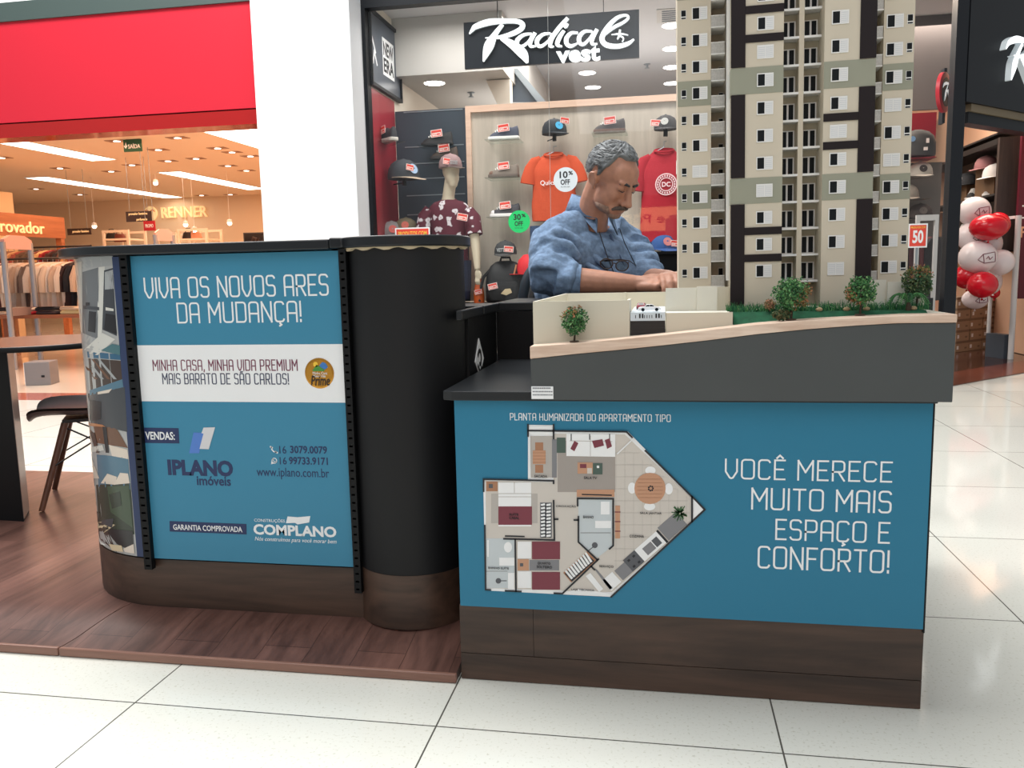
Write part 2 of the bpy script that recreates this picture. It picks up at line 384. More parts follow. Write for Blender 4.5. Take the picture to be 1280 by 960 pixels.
b = MB().use(M_warmwall); b.box(-22, -21.9, YF+0.25, 18.3, 0, ZC+0.1); struct(b.build('wall_store_left', smooth=False))

# ================================================================ KIOSK: deck
M_deck = wood_mat('reddish vinyl planks', (74, 50, 44), (128, 92, 82), 'y', 6.0, 0.33, planks=(1.3, 0.13), plank_dir='y')
M_walnut = wood_mat('walnut laminate', (38, 27, 22), (92, 69, 56), 'x', 5.0, 0.45)
M_lip = wood_mat('lighter wooden edge strip', (120, 84, 72), (160, 120, 104), 'x', 6.0, 0.4)
DZ = 0.055
def deck_section(pts_front, parent, name):
    """profile along x between two seam lines: lip, ramp crest, flat"""
    prof = [(1.885, 0.022), (1.93, 0.027), (1.99, 0.040), (2.04, 0.050), (2.09, DZ), (2.3, DZ), (3.63, DZ)]
    (xa0, xa1), (xb0, xb1) = pts_front
    m = MB().use(M_deck); rings = []
    for y, z in prof:
        t = min(1.0, (y-1.885)/(2.3-1.885)); a = xa0+(xa1-xa0)*t; c = xb0+(xb1-xb0)*t
        rings.append([(a, y, z), (c, y, z), (c, y, 0.001), (a, y, 0.001)])
    m.loft(rings); return m.build(name, parent, angle=50)
deck = thing('kiosk_deck', 'low wooden plank deck with ramped front edge under the sales kiosk', 'deck', (0, 1.88, 0))
dk = MB()
deck.location = (0, 0, 0)
deck_section(((-6.0, -6.0), (-1.603, -1.50)), deck, 'platform_section')
deck_section(((-1.600, -1.497), (-0.500, -0.500)), deck, 'platform_section')
m = MB().use(M_deck); m.box(-0.5, 0.62, 2.56, 3.63, 0.001, DZ); m.build('platform_section', deck, smooth=False)
m = MB().use(M_lip); m.box(-6.0, -1.603, 1.872, 1.884, 0.001, 0.024); m.build('edge_strip', deck, bevel=0.003)
m = MB().use(M_lip); m.box(-1.600, -0.498, 1.872, 1.884, 0.001, 0.024); m.build('edge_strip', deck, bevel=0.003)

# ================================================================ KIOSK: high counter
M_teal = mat('printed teal panel', (64, 136, 168), 0.42, spec=0.3)
M_tealdk = mat('printed teal panel of the desk', (44, 121, 153), 0.42, spec=0.3)
M_pwhite = mat('white print', (240, 242, 244), 0.5)
M_navy = mat('navy print', (32, 48, 92), 0.5)
M_navyband = mat('navy blue strip', (40, 58, 98), 0.45)
M_maroon = mat('maroon print', (120, 62, 84), 0.5)
M_plum = mat('dark grey blue print', (70, 74, 98), 0.5)
M_ctop = mat('charcoal laminate worktop', (26, 29, 33), 0.35, spec=0.4)
M_raw = mat('raw board edge', (196, 180, 150), 0.7)
M_blue2 = mat('mid blue print', (82, 128, 206), 0.5)
M_lgrey = mat('light grey print', (214, 214, 218), 0.5)
hc = thing('high_counter', 'tall rounded kiosk counter with teal advert panel, photo wrap and black column end', 'counter', (0, 0, 0))
YP = 2.10; xpl, xpr = -1.449, -0.835; R = 0.36; CXL, CYL = -1.45, YP+R
XC, YCc, RC = -0.69, 2.2, 0.16
zt = 1.070; ztop = 1.100; zp = 0.198
def stadium(off=0.0, n=20, right=-0.80):
    """counter outline, clockwise from front right, with round left end"""
    p = [(right, YP-off)]
    p += [(CXL+(R+off)*math.cos(a), CYL+(R+off)*math.sin(a)) for a in [-PI/2-PI*i/n for i in range(n+1)]]
    p += [(right, YP+2*R+off)]
    return p
m = MB().use(M_black); m.prism(stadium(-0.006), zp, zt, 'z'); m.build('carcass', hc, angle=30)
m = MB().use(M_walnut); m.prism(stadium(-0.002), DZ, zp, 'z'); m.build('wooden_plinth', hc, angle=30)
def column(r, z0, z1, mt, name, n=40):
    k = MB().use(mt); k.lathe([(r, z0), (r, z1)], n, (XC, YCc, 0)); return k.build(name, hc, angle=30)
column(RC, 0.205, zt, mat('satin black wrap', (16, 17, 20), 0.55, spec=0.35), 'black_column')
# black side that runs on behind the column
column(RC+0.002, DZ, 0.205, M_walnut, 'column_plinth')
m = MB().use(M_ctop); m.prism(stadium(0.038, right=-0.852), zt, ztop-0.004, 'z'); m.build('countertop', hc, bevel=0.004, angle=30)
k = 36; cap = [(XC+0.185*math.cos(a), YCc+0.185*math.sin(a)) for a in [PI*0.80-1.62*PI*i/k for i in range(k+1)]]
cap = [(-0.851, 2.062)]+[(XC+0.178*math.cos(a), YCc+0.178*math.sin(a)) for a in [math.radians(222+i*(450-222)/k) for i in range(k+1)]]+[(-0.851, 2.378)]
m = MB().use(M_ctop); m.prism(cap, zt+0.002, ztop, 'z'); m.build('round_countertop', hc, bevel=0.004, angle=30)
m = MB().use(M_raw)
ring = []
for i in range(41):
    a = math.radians(200+i*(372-200)/40); w_ = 0.0035*(1+math.sin(i*1.25))+0.0015
    ring.append((a, w_))
for r0, nm in ((0.170, 'raw_edge'),):
    rings = [[(XC+r0*math.cos(a), YCc+r0*math.sin(a), zt+0.002), (XC+r0*math.cos(a), YCc+r0*math.sin(a), zt+0.002-w_), (XC+(r0-0.012)*math.cos(a), YCc+(r0-0.012)*math.sin(a), zt+0.002-w_), (XC+(r0-0.012)*math.cos(a), YCc+(r0-0.012)*math.sin(a), zt+0.002)] for a, w_ in ring]
    m.loft(rings); lab(m.build(nm, hc), 'chipped pale board edge under the round countertop')
# advert panel
pn = MB().use(M_teal); pn.box(xpl, xpr, YP-0.006, YP-0.001, zp+0.006, zt-0.003); panel = pn.build('advert_panel', hc, smooth=False)
Y1 = YP-0.0062
m = MB().use(M_pwhite); a = pt(174, 501.5, Y=Y1); c = pt(434.5, 430, Y=Y1); m.box(xpl, xpr, Y1-0.0006, Y1, a.z, c.z); m.build('white_band', panel, smooth=False)
t = MB().use(M_pwhite)
thinp(t, 'VIVA OS NOVOS ARES', (182, 371), (409, 345), Y1); thinp(t, 'DA MUDANÇA!', (223, 403), (375, 377.5), Y1)
writep(t, 'VENDAS:', (182.2, 549.7), (218, 539.7), Y1-0.0012, bold=0.02)
writep(t, 'GARANTIA COMPROVADA', (217, 663.7), (302.5, 656.8), Y1-0.0012, bold=0.012)
writep(t, 'COMPLANO', (317.5, 670), (420, 656.6), Y1, bold=0.035)
writep(t, 'CONSTRUÇÕES', (318, 653.4), (356, 648), Y1)
writep(t, 'Nós construímos para você morar bem', (319, 679), (420.5, 672.6), Y1, shear=0.25)
def pxpoly(mb, pts, Y, th=0.0006):
    q = [pt(x, y, Y=Y) for x, y in pts]; mb.prism([(p.x, p.z) for p in q], Y-th, Y, 'y'); return mb
ic = MB().use(M_pwhite); em = MB().use(M_pwhite)
pxpoly(em, [(357.5, 654), (359.5, 645.5), (372, 646.5), (388, 645), (386.5, 653), (372, 655.5), (369, 653.5)], Y1)
# phone pictograms
def ringp(mb, cx, cy, r0, r1, Y, n=20, th=0.0006):
    c = pt(cx, cy, Y=Y); s_ = Y/FPX
    mb.strokes([[(c.x+(r0+r1)/2*s_*math.cos(2*PI*i/n), c.z+(r0+r1)/2*s_*math.sin(2*PI*i/n)) for i in range(n+1)]], (r1-r0)*s_, Y-th, Y)
ringp(ic, 343, 575.8, 3.1, 4.0, Y1); pxpoly(ic, [(339.3, 576.5), (339, 580.3), (342.5, 579.2)], Y1)
for (ox, oy, sc) in ((342.3, 562.3, 1.0), (343, 575.8, 0.55)):
    arc_ = [(ox+sc*dx, oy+sc*dy) for dx, dy in ((-3, -3.2), (-2.4, -0.4), (0.3, 2.4), (3.2, 3.0))]
    q = [pt(*p, Y=Y1) for p in arc_]; ic.strokes([[(p.x, p.z) for p in q]], 0.0032*sc, Y1-0.0006, Y1)
    for e in (0, 3):
        c = pt(*arc_[e], Y=Y1); ic.strokes([[(c.x-0.002*sc, c.z+0.001), (c.x+0.002*sc, c.z-0.001)]], 0.0046*sc, Y1-0.0006, Y1)
t.build('white_lettering', panel, smooth=False); ic.build('phone_icons', panel, smooth=False); em.build('builder_emblem', panel, smooth=False)
t = MB().use(M_maroon); thinp(t, 'MINHA CASA, MINHA VIDA PREMIUM', (192, 463.5), (371, 449.5), Y1-0.0006, pen=0.10, gap=0.3)
t.build('maroon_lettering', panel, smooth=False)
t = MB().use(M_plum); thinp(t, 'MAIS BARATO DE SÃO CARLOS!', (204, 480.5), (360, 466.5), Y1-0.0006, pen=0.10, gap=0.3)
t.build('slate_lettering', panel, smooth=False)
t = MB().use(M_navy)
tbx = MB().use(M_navy); pxpoly(tbx, [(179, 534.5), (223.3, 535.3), (224.3, 554.3), (179.5, 553.6)], Y1); tbx.build('navy_text_box', panel, smooth=False); tbx = MB().use(M_navy); pxpoly(tbx, [(212, 651.3), (308, 655), (308.3, 668), (212.3, 664.3)], Y1)
writep(t, 'IPLANO', (210.5, 595), (290.5, 575), Y1, bold=0.045); writep(t, 'imóveis', (246.5, 607), (288, 595.5), Y1, bold=0.018)
writep(t, '16', (349.5, 567), (357.5, 557.5), Y1); writep(t, '3079.0079', (363, 567), (408.5, 557.5), Y1, bold=0.02)
writep(t, '16', (350, 580.5), (358, 571.5), Y1); writep(t, '99733.9171', (361.5, 581), (409.5, 571.5), Y1, bold=0.02)
writep(t, 'www.iplano.com.br', (321.5, 599.5), (411, 585), Y1)
t.build('navy_lettering', panel, smooth=False); tbx.build('navy_text_box', panel, smooth=False)
lg = MB().use(M_blue2); pxpoly(lg, [(236.5, 566.5), (242, 540.5), (255, 541), (249, 566.5)], Y1)
lg.use(M_lgrey); pxpoly(lg, [(254.5, 534.5), (269, 534), (261, 561.5), (249.5, 561), (254.5, 542), (252, 541.5)], Y1-0.0006); lg.build('agency_emblem', panel, smooth=False)
M_gold = mat('gold foil seal', (196, 140, 52), 0.25, metal=0.7)
sl = MB(); c = pt(399.5, 466.5, Y=Y1); s_ = Y1/FPX
sl.use(M_gold); sl.at(T(c.x, Y1-0.0006, c.z) @ RX(PI/2)); sl.lathe([(20.5*s_, 0), (20.5*s_, 0.0012), (18.4*s_, 0.0020), (18.0*s_, 0.0012), (0.0, 0.0012)], 40)
sl.at(Matrix.Identity(4)); Ys = Y1-0.0021
sl.use(mat('seal green', (70, 140, 60), 0.5)); pxpoly(sl, [(391, 462), (396, 456), (401, 459), (406, 462.5), (405, 464), (391, 464)], Ys)
sl.use(mat('seal blue', (60, 120, 190), 0.5)); pxpoly(sl, [(399, 457), (403, 452.5), (407, 454), (410, 459), (406, 462), (401, 459)], Ys)
sl.use(mat('seal yellow', (240, 196, 60), 0.5)); ringp(sl, 394.5, 455.5, 0.2, 3.4, Ys)
sl.use(mat('seal dark', (46, 30, 18), 0.5)); writep(sl, 'Prime', (389, 482), (412, 469.5), Ys, bold=0.02, shear=0.2)
sl.use(M_pwhite); writep(sl, 'Minha Casa', (391, 468), (409, 464.8), Ys); writep(sl, 'Minha Vida', (391.5, 471.6), (407, 468.6), Ys)
lab(sl.build('gold_seal', panel, smooth=False), 'round gold seal on the white band')
# perforated black uprights
def upright(x0, x1, z0, z1, name):
    m = MB().use(M_black); d = 0.016; y0, y1 = YP-0.022, YP-0.004
    m.box(x0, x0+0.005, y0, y1, z0, z1); m.box(x1-0.005, x1, y0, y1, z0, z1)
    n = int((z1-z0)/0.022)
    for i in range(n+1):
        zc = z0+i*(z1-z0)/n; m.box(x0+0.005, x1-0.005, y0, y0+0.004, zc-0.0085 if i else zc, min(z1, zc+0.0085))
    m.box(x0+0.005, x1-0.005, y1-0.002, y1, z0, z1)
    return m.build(name, hc, smooth=False)
u1 = upright(-1.468, -1.444, 0.175, zt, 'slotted_upright'); u2 = upright(-0.833, -0.813, 0.135, zt, 'slotted_upright')
# navy strip and photo wrap on the round end
def cyl_hit(px, py, r):
    d = pt(px, py, Y=1.0)-CAM; dx, dy = d.x, d.y
    A = dx*dx+dy*dy; B = -2*(dx*CXL+dy*CYL); Cc = CXL**2+CYL**2-r*r
    D = max(0.0, B*B-4*A*Cc); q = (-B-math.sqrt(D))/(2*A)
    x, y = q*dx, q*dy
    if x > CXL: q = (YP-(r-R))/dy; x, y = q*dx, q*dy
    v = Vector((x-CXL, y-CYL)); 
    if x <= CXL: v = v.normalized()*r; x, y = CXL+v.x, CYL+v.y
    return (x, y, CAM_H+q*d.z)
def wrap_quad(mb, pts4, layer, nu=8, nv=2):
    r = R-0.0045+layer*0.0006; (a, b_, c_, d_) = pts4; vs = []
    for j in range(nv+1):
        for i in range(nu+1):
            s0, t0 = i/nu, j/nv
            x = (a[0]*(1-s0)+b_[0]*s0)*(1-t0)+(d_[0]*(1-s0)+c_[0]*s0)*t0
            y = (a[1]*(1-s0)+b_[1]*s0)*(1-t0)+(d_[1]*(1-s0)+c_[1]*s0)*t0
            vs.append(cyl_hit(x, y, r))
    mb.add(vs, [(j*(nu+1)+i, (j+1)*(nu+1)+i, (j+1)*(nu+1)+i+1, j*(nu+1)+i+1) for j in range(nv) for i in range(nu)])
def wrapband(z0, z1, a0, a1, mt, name, r):
    k = MB().use(mt); n = 24
    rings = [[(CXL+q*math.cos(a), CYL+q*math.sin(a), z) for q, z in ((r, z0), (r, z1), (r-0.004, z1), (r-0.004, z0))] for a in [a0+(a1-a0)*i/n for i in range(n+1)]]
    k.loft(rings); return k.build(name, hc, angle=40)
M_photo = mat('photo print pale grey', (176, 178, 178), 0.22, var=0.08, vscale=9)
wrap = wrapband(zp+0.004, zt-0.003, -PI*1.5, -PI/2-0.17, M_photo, 'photo_wrap', R-0.004)
wrapband(zp+0.004, zt-0.003, -PI/2-0.17, -PI/2-0.01, M_navyband, 'navy_strip', R-0.0035)
pw = MB()
PC = {'w': (214, 214, 208), 'l': (166, 170, 172), 'g': (112, 116, 120), 'd': (66, 70, 76), 'k': (34, 34, 38), 'tb': (52, 100, 132), 'sky': (84, 122, 144), 'br': (112, 78, 58), 'dbr': (68, 54, 48), 'or': (190, 128, 84), 'gn': (46, 58, 46), 'gn2': (64, 82, 62), 'cl': (226, 214, 200), 'cr': (222, 204, 170), 'tq': (74, 116, 124)}
PM = {k_: mat('photo print '+k_, v, 0.25) for k_, v in PC.items()}
def W(c, l, *q): pw.use(PM[c]); wrap_quad(pw, q, l)
W('l', 1, (84, 322), (141, 320), (141, 332), (98, 336)); W('w', 1, (88, 330), (102, 327), (103, 416), (90, 404)); W('g', 1, (103, 340), (124, 334), (122, 424), (103, 416))
W('d', 1, (130, 338), (141, 335), (146, 420), (128, 412)); W('w', 1, (123, 334), (131, 333), (127, 424), (121, 426)); W('l', 1, (131, 340), (141, 337), (142, 361), (131, 362))
W('d', 2, (104, 382), (124, 384), (124, 388), (104, 386)); W('k', 2, (111, 389), (120, 390), (119, 416), (110, 414)); W('k', 2, (107, 378), (112, 378), (112, 382), (107, 382)); W('w', 2, (132, 384), (142, 386), (142, 389), (132, 388))
W('k', 2, (132, 392), (144, 394), (146, 418), (130, 412)); W('l', 1, (90, 404), (122, 424), (104, 440), (86, 434)); W('w', 2, (102, 440), (128, 416), (144, 424), (122, 444)); W('tq', 3, (126, 438), (140, 430), (150, 432), (150, 444))
W('tb', 1, (84, 437), (150, 443), (151, 450), (85, 445))
W('dbr', 1, (86, 446), (152, 451), (156, 500), (89, 500)); 
for i_ in range(7): W('l' if i_ % 2 else 'br', 2, (98+i_*8, 448+i_*0.4), (101+i_*8, 448+i_*0.4), (122+i_*8, 474), (118+i_*8, 474)) if 122+i_*8 < 154 else None
for i_ in range(6): W('w' if i_ % 2 else 'd', 2, (89, 462+i_*8), (104, 474+i_*7), (104, 477+i_*7), (89, 465+i_*8))
W('sky', 2, (112, 488), (153, 474), (154, 484), (112, 494)); W('cl', 3, (122, 490), (140, 486), (136, 491), (122, 493)); W('d', 2, (110, 492), (156, 484), (159, 540), (108, 528)); W('k', 3, (112, 500), (126, 502), (126, 524), (112, 526))
W('br', 2, (106, 527), (146, 536), (160, 560), (110, 552)); W('or', 3, (104, 527), (128, 531), (132, 534), (108, 532)); W('k', 3, (128, 533), (133, 534), (136, 566), (132, 566)); W('w', 3, (110, 560), (128, 556), (130, 563), (110, 566)); W('cl', 2, (136, 556), (159, 562), (161, 574), (140, 570))
W('k', 2, (100, 508), (104, 506), (104, 526), (101, 526)); W('dbr', 3, (112, 540), (118, 541), (124, 566), (120, 566))
W('sky', 2, (98, 566), (160, 572), (163, 612), (100, 606)); W('cl', 3, (110, 588), (115, 574), (124, 598), (106, 598)); W('cl', 3, (126, 604), (134, 592), (146, 596), (144, 606)); W('cl', 3, (142, 606), (150, 591), (160, 592), (162, 604))
W('gn', 2, (120, 606), (163, 604), (168, 668), (124, 664)); W('gn2', 3, (134, 608), (161, 607), (166, 660), (138, 640)); W('gn', 4, (136, 618), (150, 614), (152, 632), (140, 636)); W('g', 2, (99, 604), (118, 610), (120, 640), (104, 632)); W('gn2', 3, (100, 626), (120, 628), (120, 632), (102, 630))
W('dbr', 2, (102, 636), (124, 640), (146, 690), (112, 664)); W('cr', 3, (108, 650), (113, 636), (116, 650), (110, 656)); W('cr', 3, (114, 654), (128, 652), (144, 656), (130, 666)); W('d', 3, (128, 650), (142, 648), (140, 660), (126, 654)); W('w', 3, (104, 642), (112, 656), (132, 682), (108, 676)); W('tq', 4, (105, 650), (112, 660), (116, 676), (108, 672))
W('k', 3, (130, 660), (166, 664), (167, 690), (146, 680)); W('cr', 4, (136, 680), (152, 682), (154, 690), (140, 688)); W('cl', 4, (154, 686), (167, 680), (168, 692), (156, 690))
pw.build('printed_photos', wrap, smooth=True)

# ================================================================ KIOSK: display desk
YD = 1.90; xdl, xdr = -0.487, 0.571
dd = thing('display_desk', 'teal fronted display desk with wood base carrying the scale model', 'desk', (0, 0, 0))
m = MB().use(M_black); m.box(xdl+0.004, xdr, YD+0.012, 2.55, 0.19, 0.703); m.build('carcass', dd, smooth=False)
m = MB().use(M_walnut); m.box(xdl-0.004, -0.3085, YD, YD+0.02, 0.070, 0.1935); m.box(-0.3075, xdr+0.004, YD, YD+0.02, 0.070, 0.1935); m.box(xdl-0.004, xdr+0.004, YD+0.02, 2.55, 0.005, 0.19)
m.build('wooden_plinth', dd, smooth=False)
m = MB().use(M_walnut); m.box(xdl-0.004, xdr+0.004, YD+0.0, YD+0.02, 0.002, 0.0685); m.build('plinth_kickboard', dd, smooth=False)
m = MB().use(M_black); m.box(xdr, xdr+0.004, YD-0.006, 2.55, 0.185, 0.703); m.build('edge_trim', dd, smooth=False)
wk = [(-0.511, 1.885), (-0.487, 1.875), (0.575, 1.875), (0.575, 2.59), (-0.511, 2.59)]
m = MB().use(M_ctop); m.prism(wk, 0.705, 0.727, 'z'); m.build('worktop', dd, bevel=0.002, smooth=False)
m = MB().use(M_tealdk); m.box(xdl, xdr, YD-0.006, YD+0.011, 0.1935, 0.703); tp = m.build('advert_panel', dd, smooth=False)
Y2 = YD-0.0062
t = MB().use(M_pwhite)
thinp(t, 'PLANTA HUMANIZADA DO APARTAMENTO TIPO', (638, 526.5), (838, 517), Y2, pen=0.11, gap=0.30)
thinp(t, 'VOCÊ MERECE', (907, 600.5), (1115, 575.5), Y2); thinp(t, 'MUITO MAIS', (940, 638.8), (1114, 612), Y2)
thinp(t, 'ESPAÇO E', (970, 676.8), (1112, 651), Y2); thinp(t, 'CONFORTO!', (948, 713), (1111, 685.5), Y2)
t.build('white_lettering', tp, smooth=False)
# humanised floor plan: printed sheet, drawn in the photograph's own proportions
FPm = MB()
FC = {'f': (205, 198, 190), 'f2': (180, 174, 168), 'f3': (196, 204, 208), 'w': (238, 239, 240), 'k': (24, 28, 36), 'r': (122, 52, 66), 'o': (194, 146, 116), 'g': (128, 128, 132), 'd': (84, 86, 92), 'gn': (52, 98, 56), 'dg': (72, 92, 84), 'b': (168, 120, 90), 'rg': (160, 152, 146)}
FM = {k_: mat('plan print '+k_, v, 0.5) for k_, v in FC.items()}
LY = [Y2]
def Fp(c, l, *q): FPm.use(FM[c]); pxpoly(FPm, q, Y2-l*0.0004, 0.0005)
def Fr(c, l, x0, y0, x1, y1): Fp(c, l, (x0, y0), (x1, y0), (x1, y1), (x0, y1))
def Fl(c, l, wd, *q):
    FPm.use(FM[c]); q = [pt(x, y, Y=Y2-l*0.0004) for x, y in q]; FPm.strokes([[(p.x, p.z) for p in q]], wd*Y2/FPX, Y2-l*0.0004-0.0005, Y2-l*0.0004)
Fp('w', 1, (604, 598.5), (660, 599.5), (660, 531), (693, 531.5), (693, 538), (785, 539.5), (881, 637), (764, 746), (607, 738))
Fp('f', 2, (607, 601), (692, 603), (692, 542), (781, 543), (865, 623), (865, 651), (765, 740), (728, 740), (700, 738), (608, 735))
for i_ in range(9): Fl('f2', 3, 0.35, (770+i_*11, 552+max(0, i_*9-4)), (770+i_*11, 736-i_*10.6))
for i_ in range(10): Fl('f2', 3, 0.35, (768, 566+i_*15), (min(862, 800+i_*15) if i_ < 5 else min(862, 761+(746-566-i_*15)/.93), 566+i_*15))
Fr('f2', 3, 663, 545, 691, 597); Fr('g', 4, 690, 549, 696, 597); Fr('w', 4, 661, 533, 690, 538); Fr('w', 4, 661, 539, 690, 543)
Fr('rg', 3, 697, 551, 769, 615); Fr('o', 5, 666, 563, 682, 580); Fr('b', 4, 669, 553, 679, 563); Fr('b', 4, 669, 581, 679, 591)
for x_ in range(4): Fl('b', 6, 0.5, (666, 566+x_*4), (682, 566+x_*4))
Fr('dg', 4, 696, 547, 707, 566); ringp_ = None
Fp('w', 4, (708, 542), (769, 543), (769, 571), (708, 570)); Fl('f2', 5, 0.6, (738, 545), (738, 570)); Fl('f2', 5, 0.6, (712, 551), (765, 552)); Fl('k', 5, 1.2, (714, 543), (714, 550)); Fl('k', 5, 1.2, (737, 543), (737, 549)); Fl('k', 5, 1.2, (762, 543), (762, 551))
Fp('r', 6, (718, 551), (723, 554), (718, 564), (713, 561)); Fp('r', 6, (740, 551), (753, 549), (755, 557), (743, 560)); Fp('r', 6, (756, 550), (762, 548), (765, 558), (759, 561))
Fr('o', 5, 722, 578, 741, 592); Fr('dg', 6, 741, 579, 753, 593); Fr('r', 6, 725, 580, 733, 585); Fr('f', 6, 734, 585, 740, 592); Fr('w', 7, 746, 582, 749, 585)
Fr('o', 4, 721, 612, 768, 621); Fl('k', 5, 1.6, (728, 618), (764, 619))
Fp('f3', 3, (723, 623), (765, 624), (765, 683), (747, 697), (723, 677)); Fr('w', 4, 751, 627, 762, 643); Fr('w', 4, 744, 651, 764, 660); Fl('g', 4, 0.8, (726, 666), (763, 666)); Fr('o', 4, 769, 632, 775, 673)
for y_ in (640, 652, 664): Fl('r', 5, 1.2, (769, y_), (775, y_))
def Fdisc(c, l, cx, cy, rx, ry=None, n=28): Fp(c, l, *[(cx+rx*math.cos(2*PI*i/n), cy+(ry or rx)*math.sin(2*PI*i/n)) for i in range(n)])
Fdisc('d', 5, 743.5, 681.5, 3.6); Fl('k', 5, 0.8, (741, 684), (736, 688)); Fdisc('d', 5, 623, 726, 3.4); Fl('k', 5, 0.8, (626, 726), (633, 726))
Fdisc('w', 4, 813, 588, 6.5, 5); Fdisc('w', 4, 812, 633, 7, 5); Fdisc('w', 4, 790, 610, 5, 7); Fdisc('w', 4, 836, 611, 5, 7); Fdisc('o', 5, 812.5, 610.5, 19.5)
for i_ in range(6): Fl('b', 6, 0.5, (796+abs(i_-2.5), 599+i_*4.6), (829-abs(i_-2.5), 599+i_*4.6))
for i_ in range(7): Fdisc('k', 7, 813.5+2.8*math.cos(i_*0.9), 610.5+2.8*math.sin(i_*0.9), 1.1, n=10)
Fr('b', 4, 608, 602, 622, 614); Fr('d', 5, 611, 605, 616, 610); Fr('f2', 3, 614, 617, 672, 654); Fr('w', 4, 623, 603, 664, 658); Fr('r', 5, 623, 633, 665, 656); Fl('f2', 5, 0.7, (643, 603), (643, 616)); Fl('f2', 5, 0.7, (623, 617), (664, 617)); Fl('f2', 5, 0.6, (623, 621), (664, 621))
Fr('g', 3, 675, 628, 690, 672); Fr('k', 4, 676, 629, 689, 672)
for i_ in range(10): Fp('w', 5, (676, 630+i_*4.3), (681, 629+i_*4.3), (681.5, 631.6+i_*4.3), (676.5, 632.4+i_*4.3)); Fp('w', 5, (683, 630+i_*4.3), (688.5, 629.2+i_*4.3), (688.5, 632+i_*4.3), (683, 632.6+i_*4.3))
Fl('k', 5, 1.8, (632, 670), (655, 670.6)); Fr('f3', 3, 608, 673, 643, 735); Fdisc('w', 4, 635, 684, 5, 6.5); Fr('w', 4, 624, 697, 643, 707); Fl('g', 4, 0.6, (608, 714), (634, 714)); Fr('w', 4, 635, 716, 643, 737); Fr('w', 4, 609, 675, 611, 696)
Fr('w', 4, 647, 677, 664, 698); Fr('r', 5, 665, 677, 700, 699); Fr('w', 4, 647, 714, 664, 735); Fr('r', 5, 665, 715, 700, 737); Fr('o', 5, 647, 699, 661, 713); Fr('d', 6, 650, 704, 654, 708); Fr('g', 4, 662, 700, 699, 713)
Fp('b', 4, (704, 716), (734, 689), (746, 701), (714, 728)); Fp('k', 5, (706, 717), (733, 692), (743, 701), (715, 727))
for i_ in range(9): Fp('w', 6, (706+i_*3.1, 714-i_*2.8), (708+i_*3.1, 712.4-i_*2.8), (716.5+i_*3.0, 722.5-i_*2.6), (714+i_*3.0, 724.2-i_*2.6))
# kitchen run
def along(a, c): return (764+(865-764)*a+c*0.66, 746-(746-655)*a-c*0.75) 
def K(c, l, a0, a1, d0, d1): Fp(c, l, (762+(866-762)*a0-d0*0.67, 744-(744-653)*a0-d0*0.74), (762+(866-762)*a1-d0*0.67, 744-(744-653)*a1-d0*0.74), (762+(866-762)*a1-d1*0.67, 744-(744-653)*a1-d1*0.74), (762+(866-762)*a0-d1*0.67, 744-(744-653)*a0-d1*0.74))
K('w', 4, 0.04, 0.16, 3, 20); K('g', 4, 0.18, 0.38, 3, 19); K('d', 5, 0.30, 0.44, 3, 22); K('w', 4, 0.44, 0.71, 3, 22); K('g', 5, 0.50, 0.60, 6, 17); K('d', 5, 0.61, 0.67, 6, 17); K('g', 4, 0.73, 0.95, 3, 24); K('k', 6, 0.70, 0.72, 2, 22)
for a_ in (0.34, 0.40):
    for d_ in (7, 17): K('k', 6, a_-0.012, a_+0.012, d_-1.4, d_+1.4)
Fp('g', 4, (742, 710), (746, 712), (766, 735), (762, 737)); Fp('w', 5, (732, 720), (738, 716), (754, 736), (749, 740)); Fp('w', 4, (700, 741), (726, 736), (765, 742), (764, 746))
for i_ in range(40):
    a_ = random.uniform(0, 2*PI); r_ = random.uniform(4, 11); Fl('gn', 5, 1.1, (850+r_*0.3*math.cos(a_), 642+r_*0.3*math.sin(a_)), (850+r_*math.cos(a_), 642+r_*math.sin(a_)))
# walls of the plan
for q in (((660, 531), (660, 545)), ((660, 538.2), (783, 539.6), (790, 546.5)), ((692, 531), (692, 548)), ((604.5, 614), (604.5, 599), (692, 601), (692, 604)), ((807, 563.5), (865, 621)), ((865, 620.5), (881, 637), (764, 746)), ((865, 621), (865, 652)), ((606, 657), (607, 737), (613, 737.4)),
          ((630, 673.5), (693, 675), (692, 626)), ((644, 674), (645, 739)), ((632, 738.5), (651, 739.4)), ((693, 741.5), (703, 742), (748, 699)), ((723, 646), (723, 677.5), (746.5, 699.5)), ((722, 632), (722, 623), (766.5, 623.5), (766.5, 682), (762, 686)), ((693, 649), (697, 649)), ((718, 650), (723, 650)), ((739, 708), (743, 712))): Fl('k', 8, 2.2, *q)
Fp('w', 8, (867, 624), (867, 648), (879, 637)); Fl('w', 8, 1.6, (772, 567), (791, 549)); Fl('w', 8, 1.2, (662, 545), (663, 597)); Fl('w', 8, 1.0, (792, 549), (806, 562))
FPm.use(FM['k'])
for st, x0, y0, x1 in (('SACADA', 668, 597, 684), ('SALA TV', 730, 599, 746), ('CIRCULAÇÃO', 695, 634.5, 720), ('BANHO', 729, 648, 742), ('SALA JANTAR', 800, 643.5, 827), ('COZINHA', 787, 672, 805), ('SUÍTE', 636.5, 644.5, 648), ('CASAL', 636.5, 649, 649), ('BANHO SUÍTE', 610.5, 711.5, 636), ('QUARTO', 672, 706, 688), ('SOLTEIRO', 671, 710.5, 690), ('SERVIÇO', 749, 710, 767), ('LAJE TÉCNICA', 714, 739, 743)):
    writep(FPm, st, (x0, y0), (x1, y0-3.2), Y2-0.0036, bold=0.01)
lab(FPm.build('floor_plan', tp, smooth=False), 'printed furnished apartment floor plan')

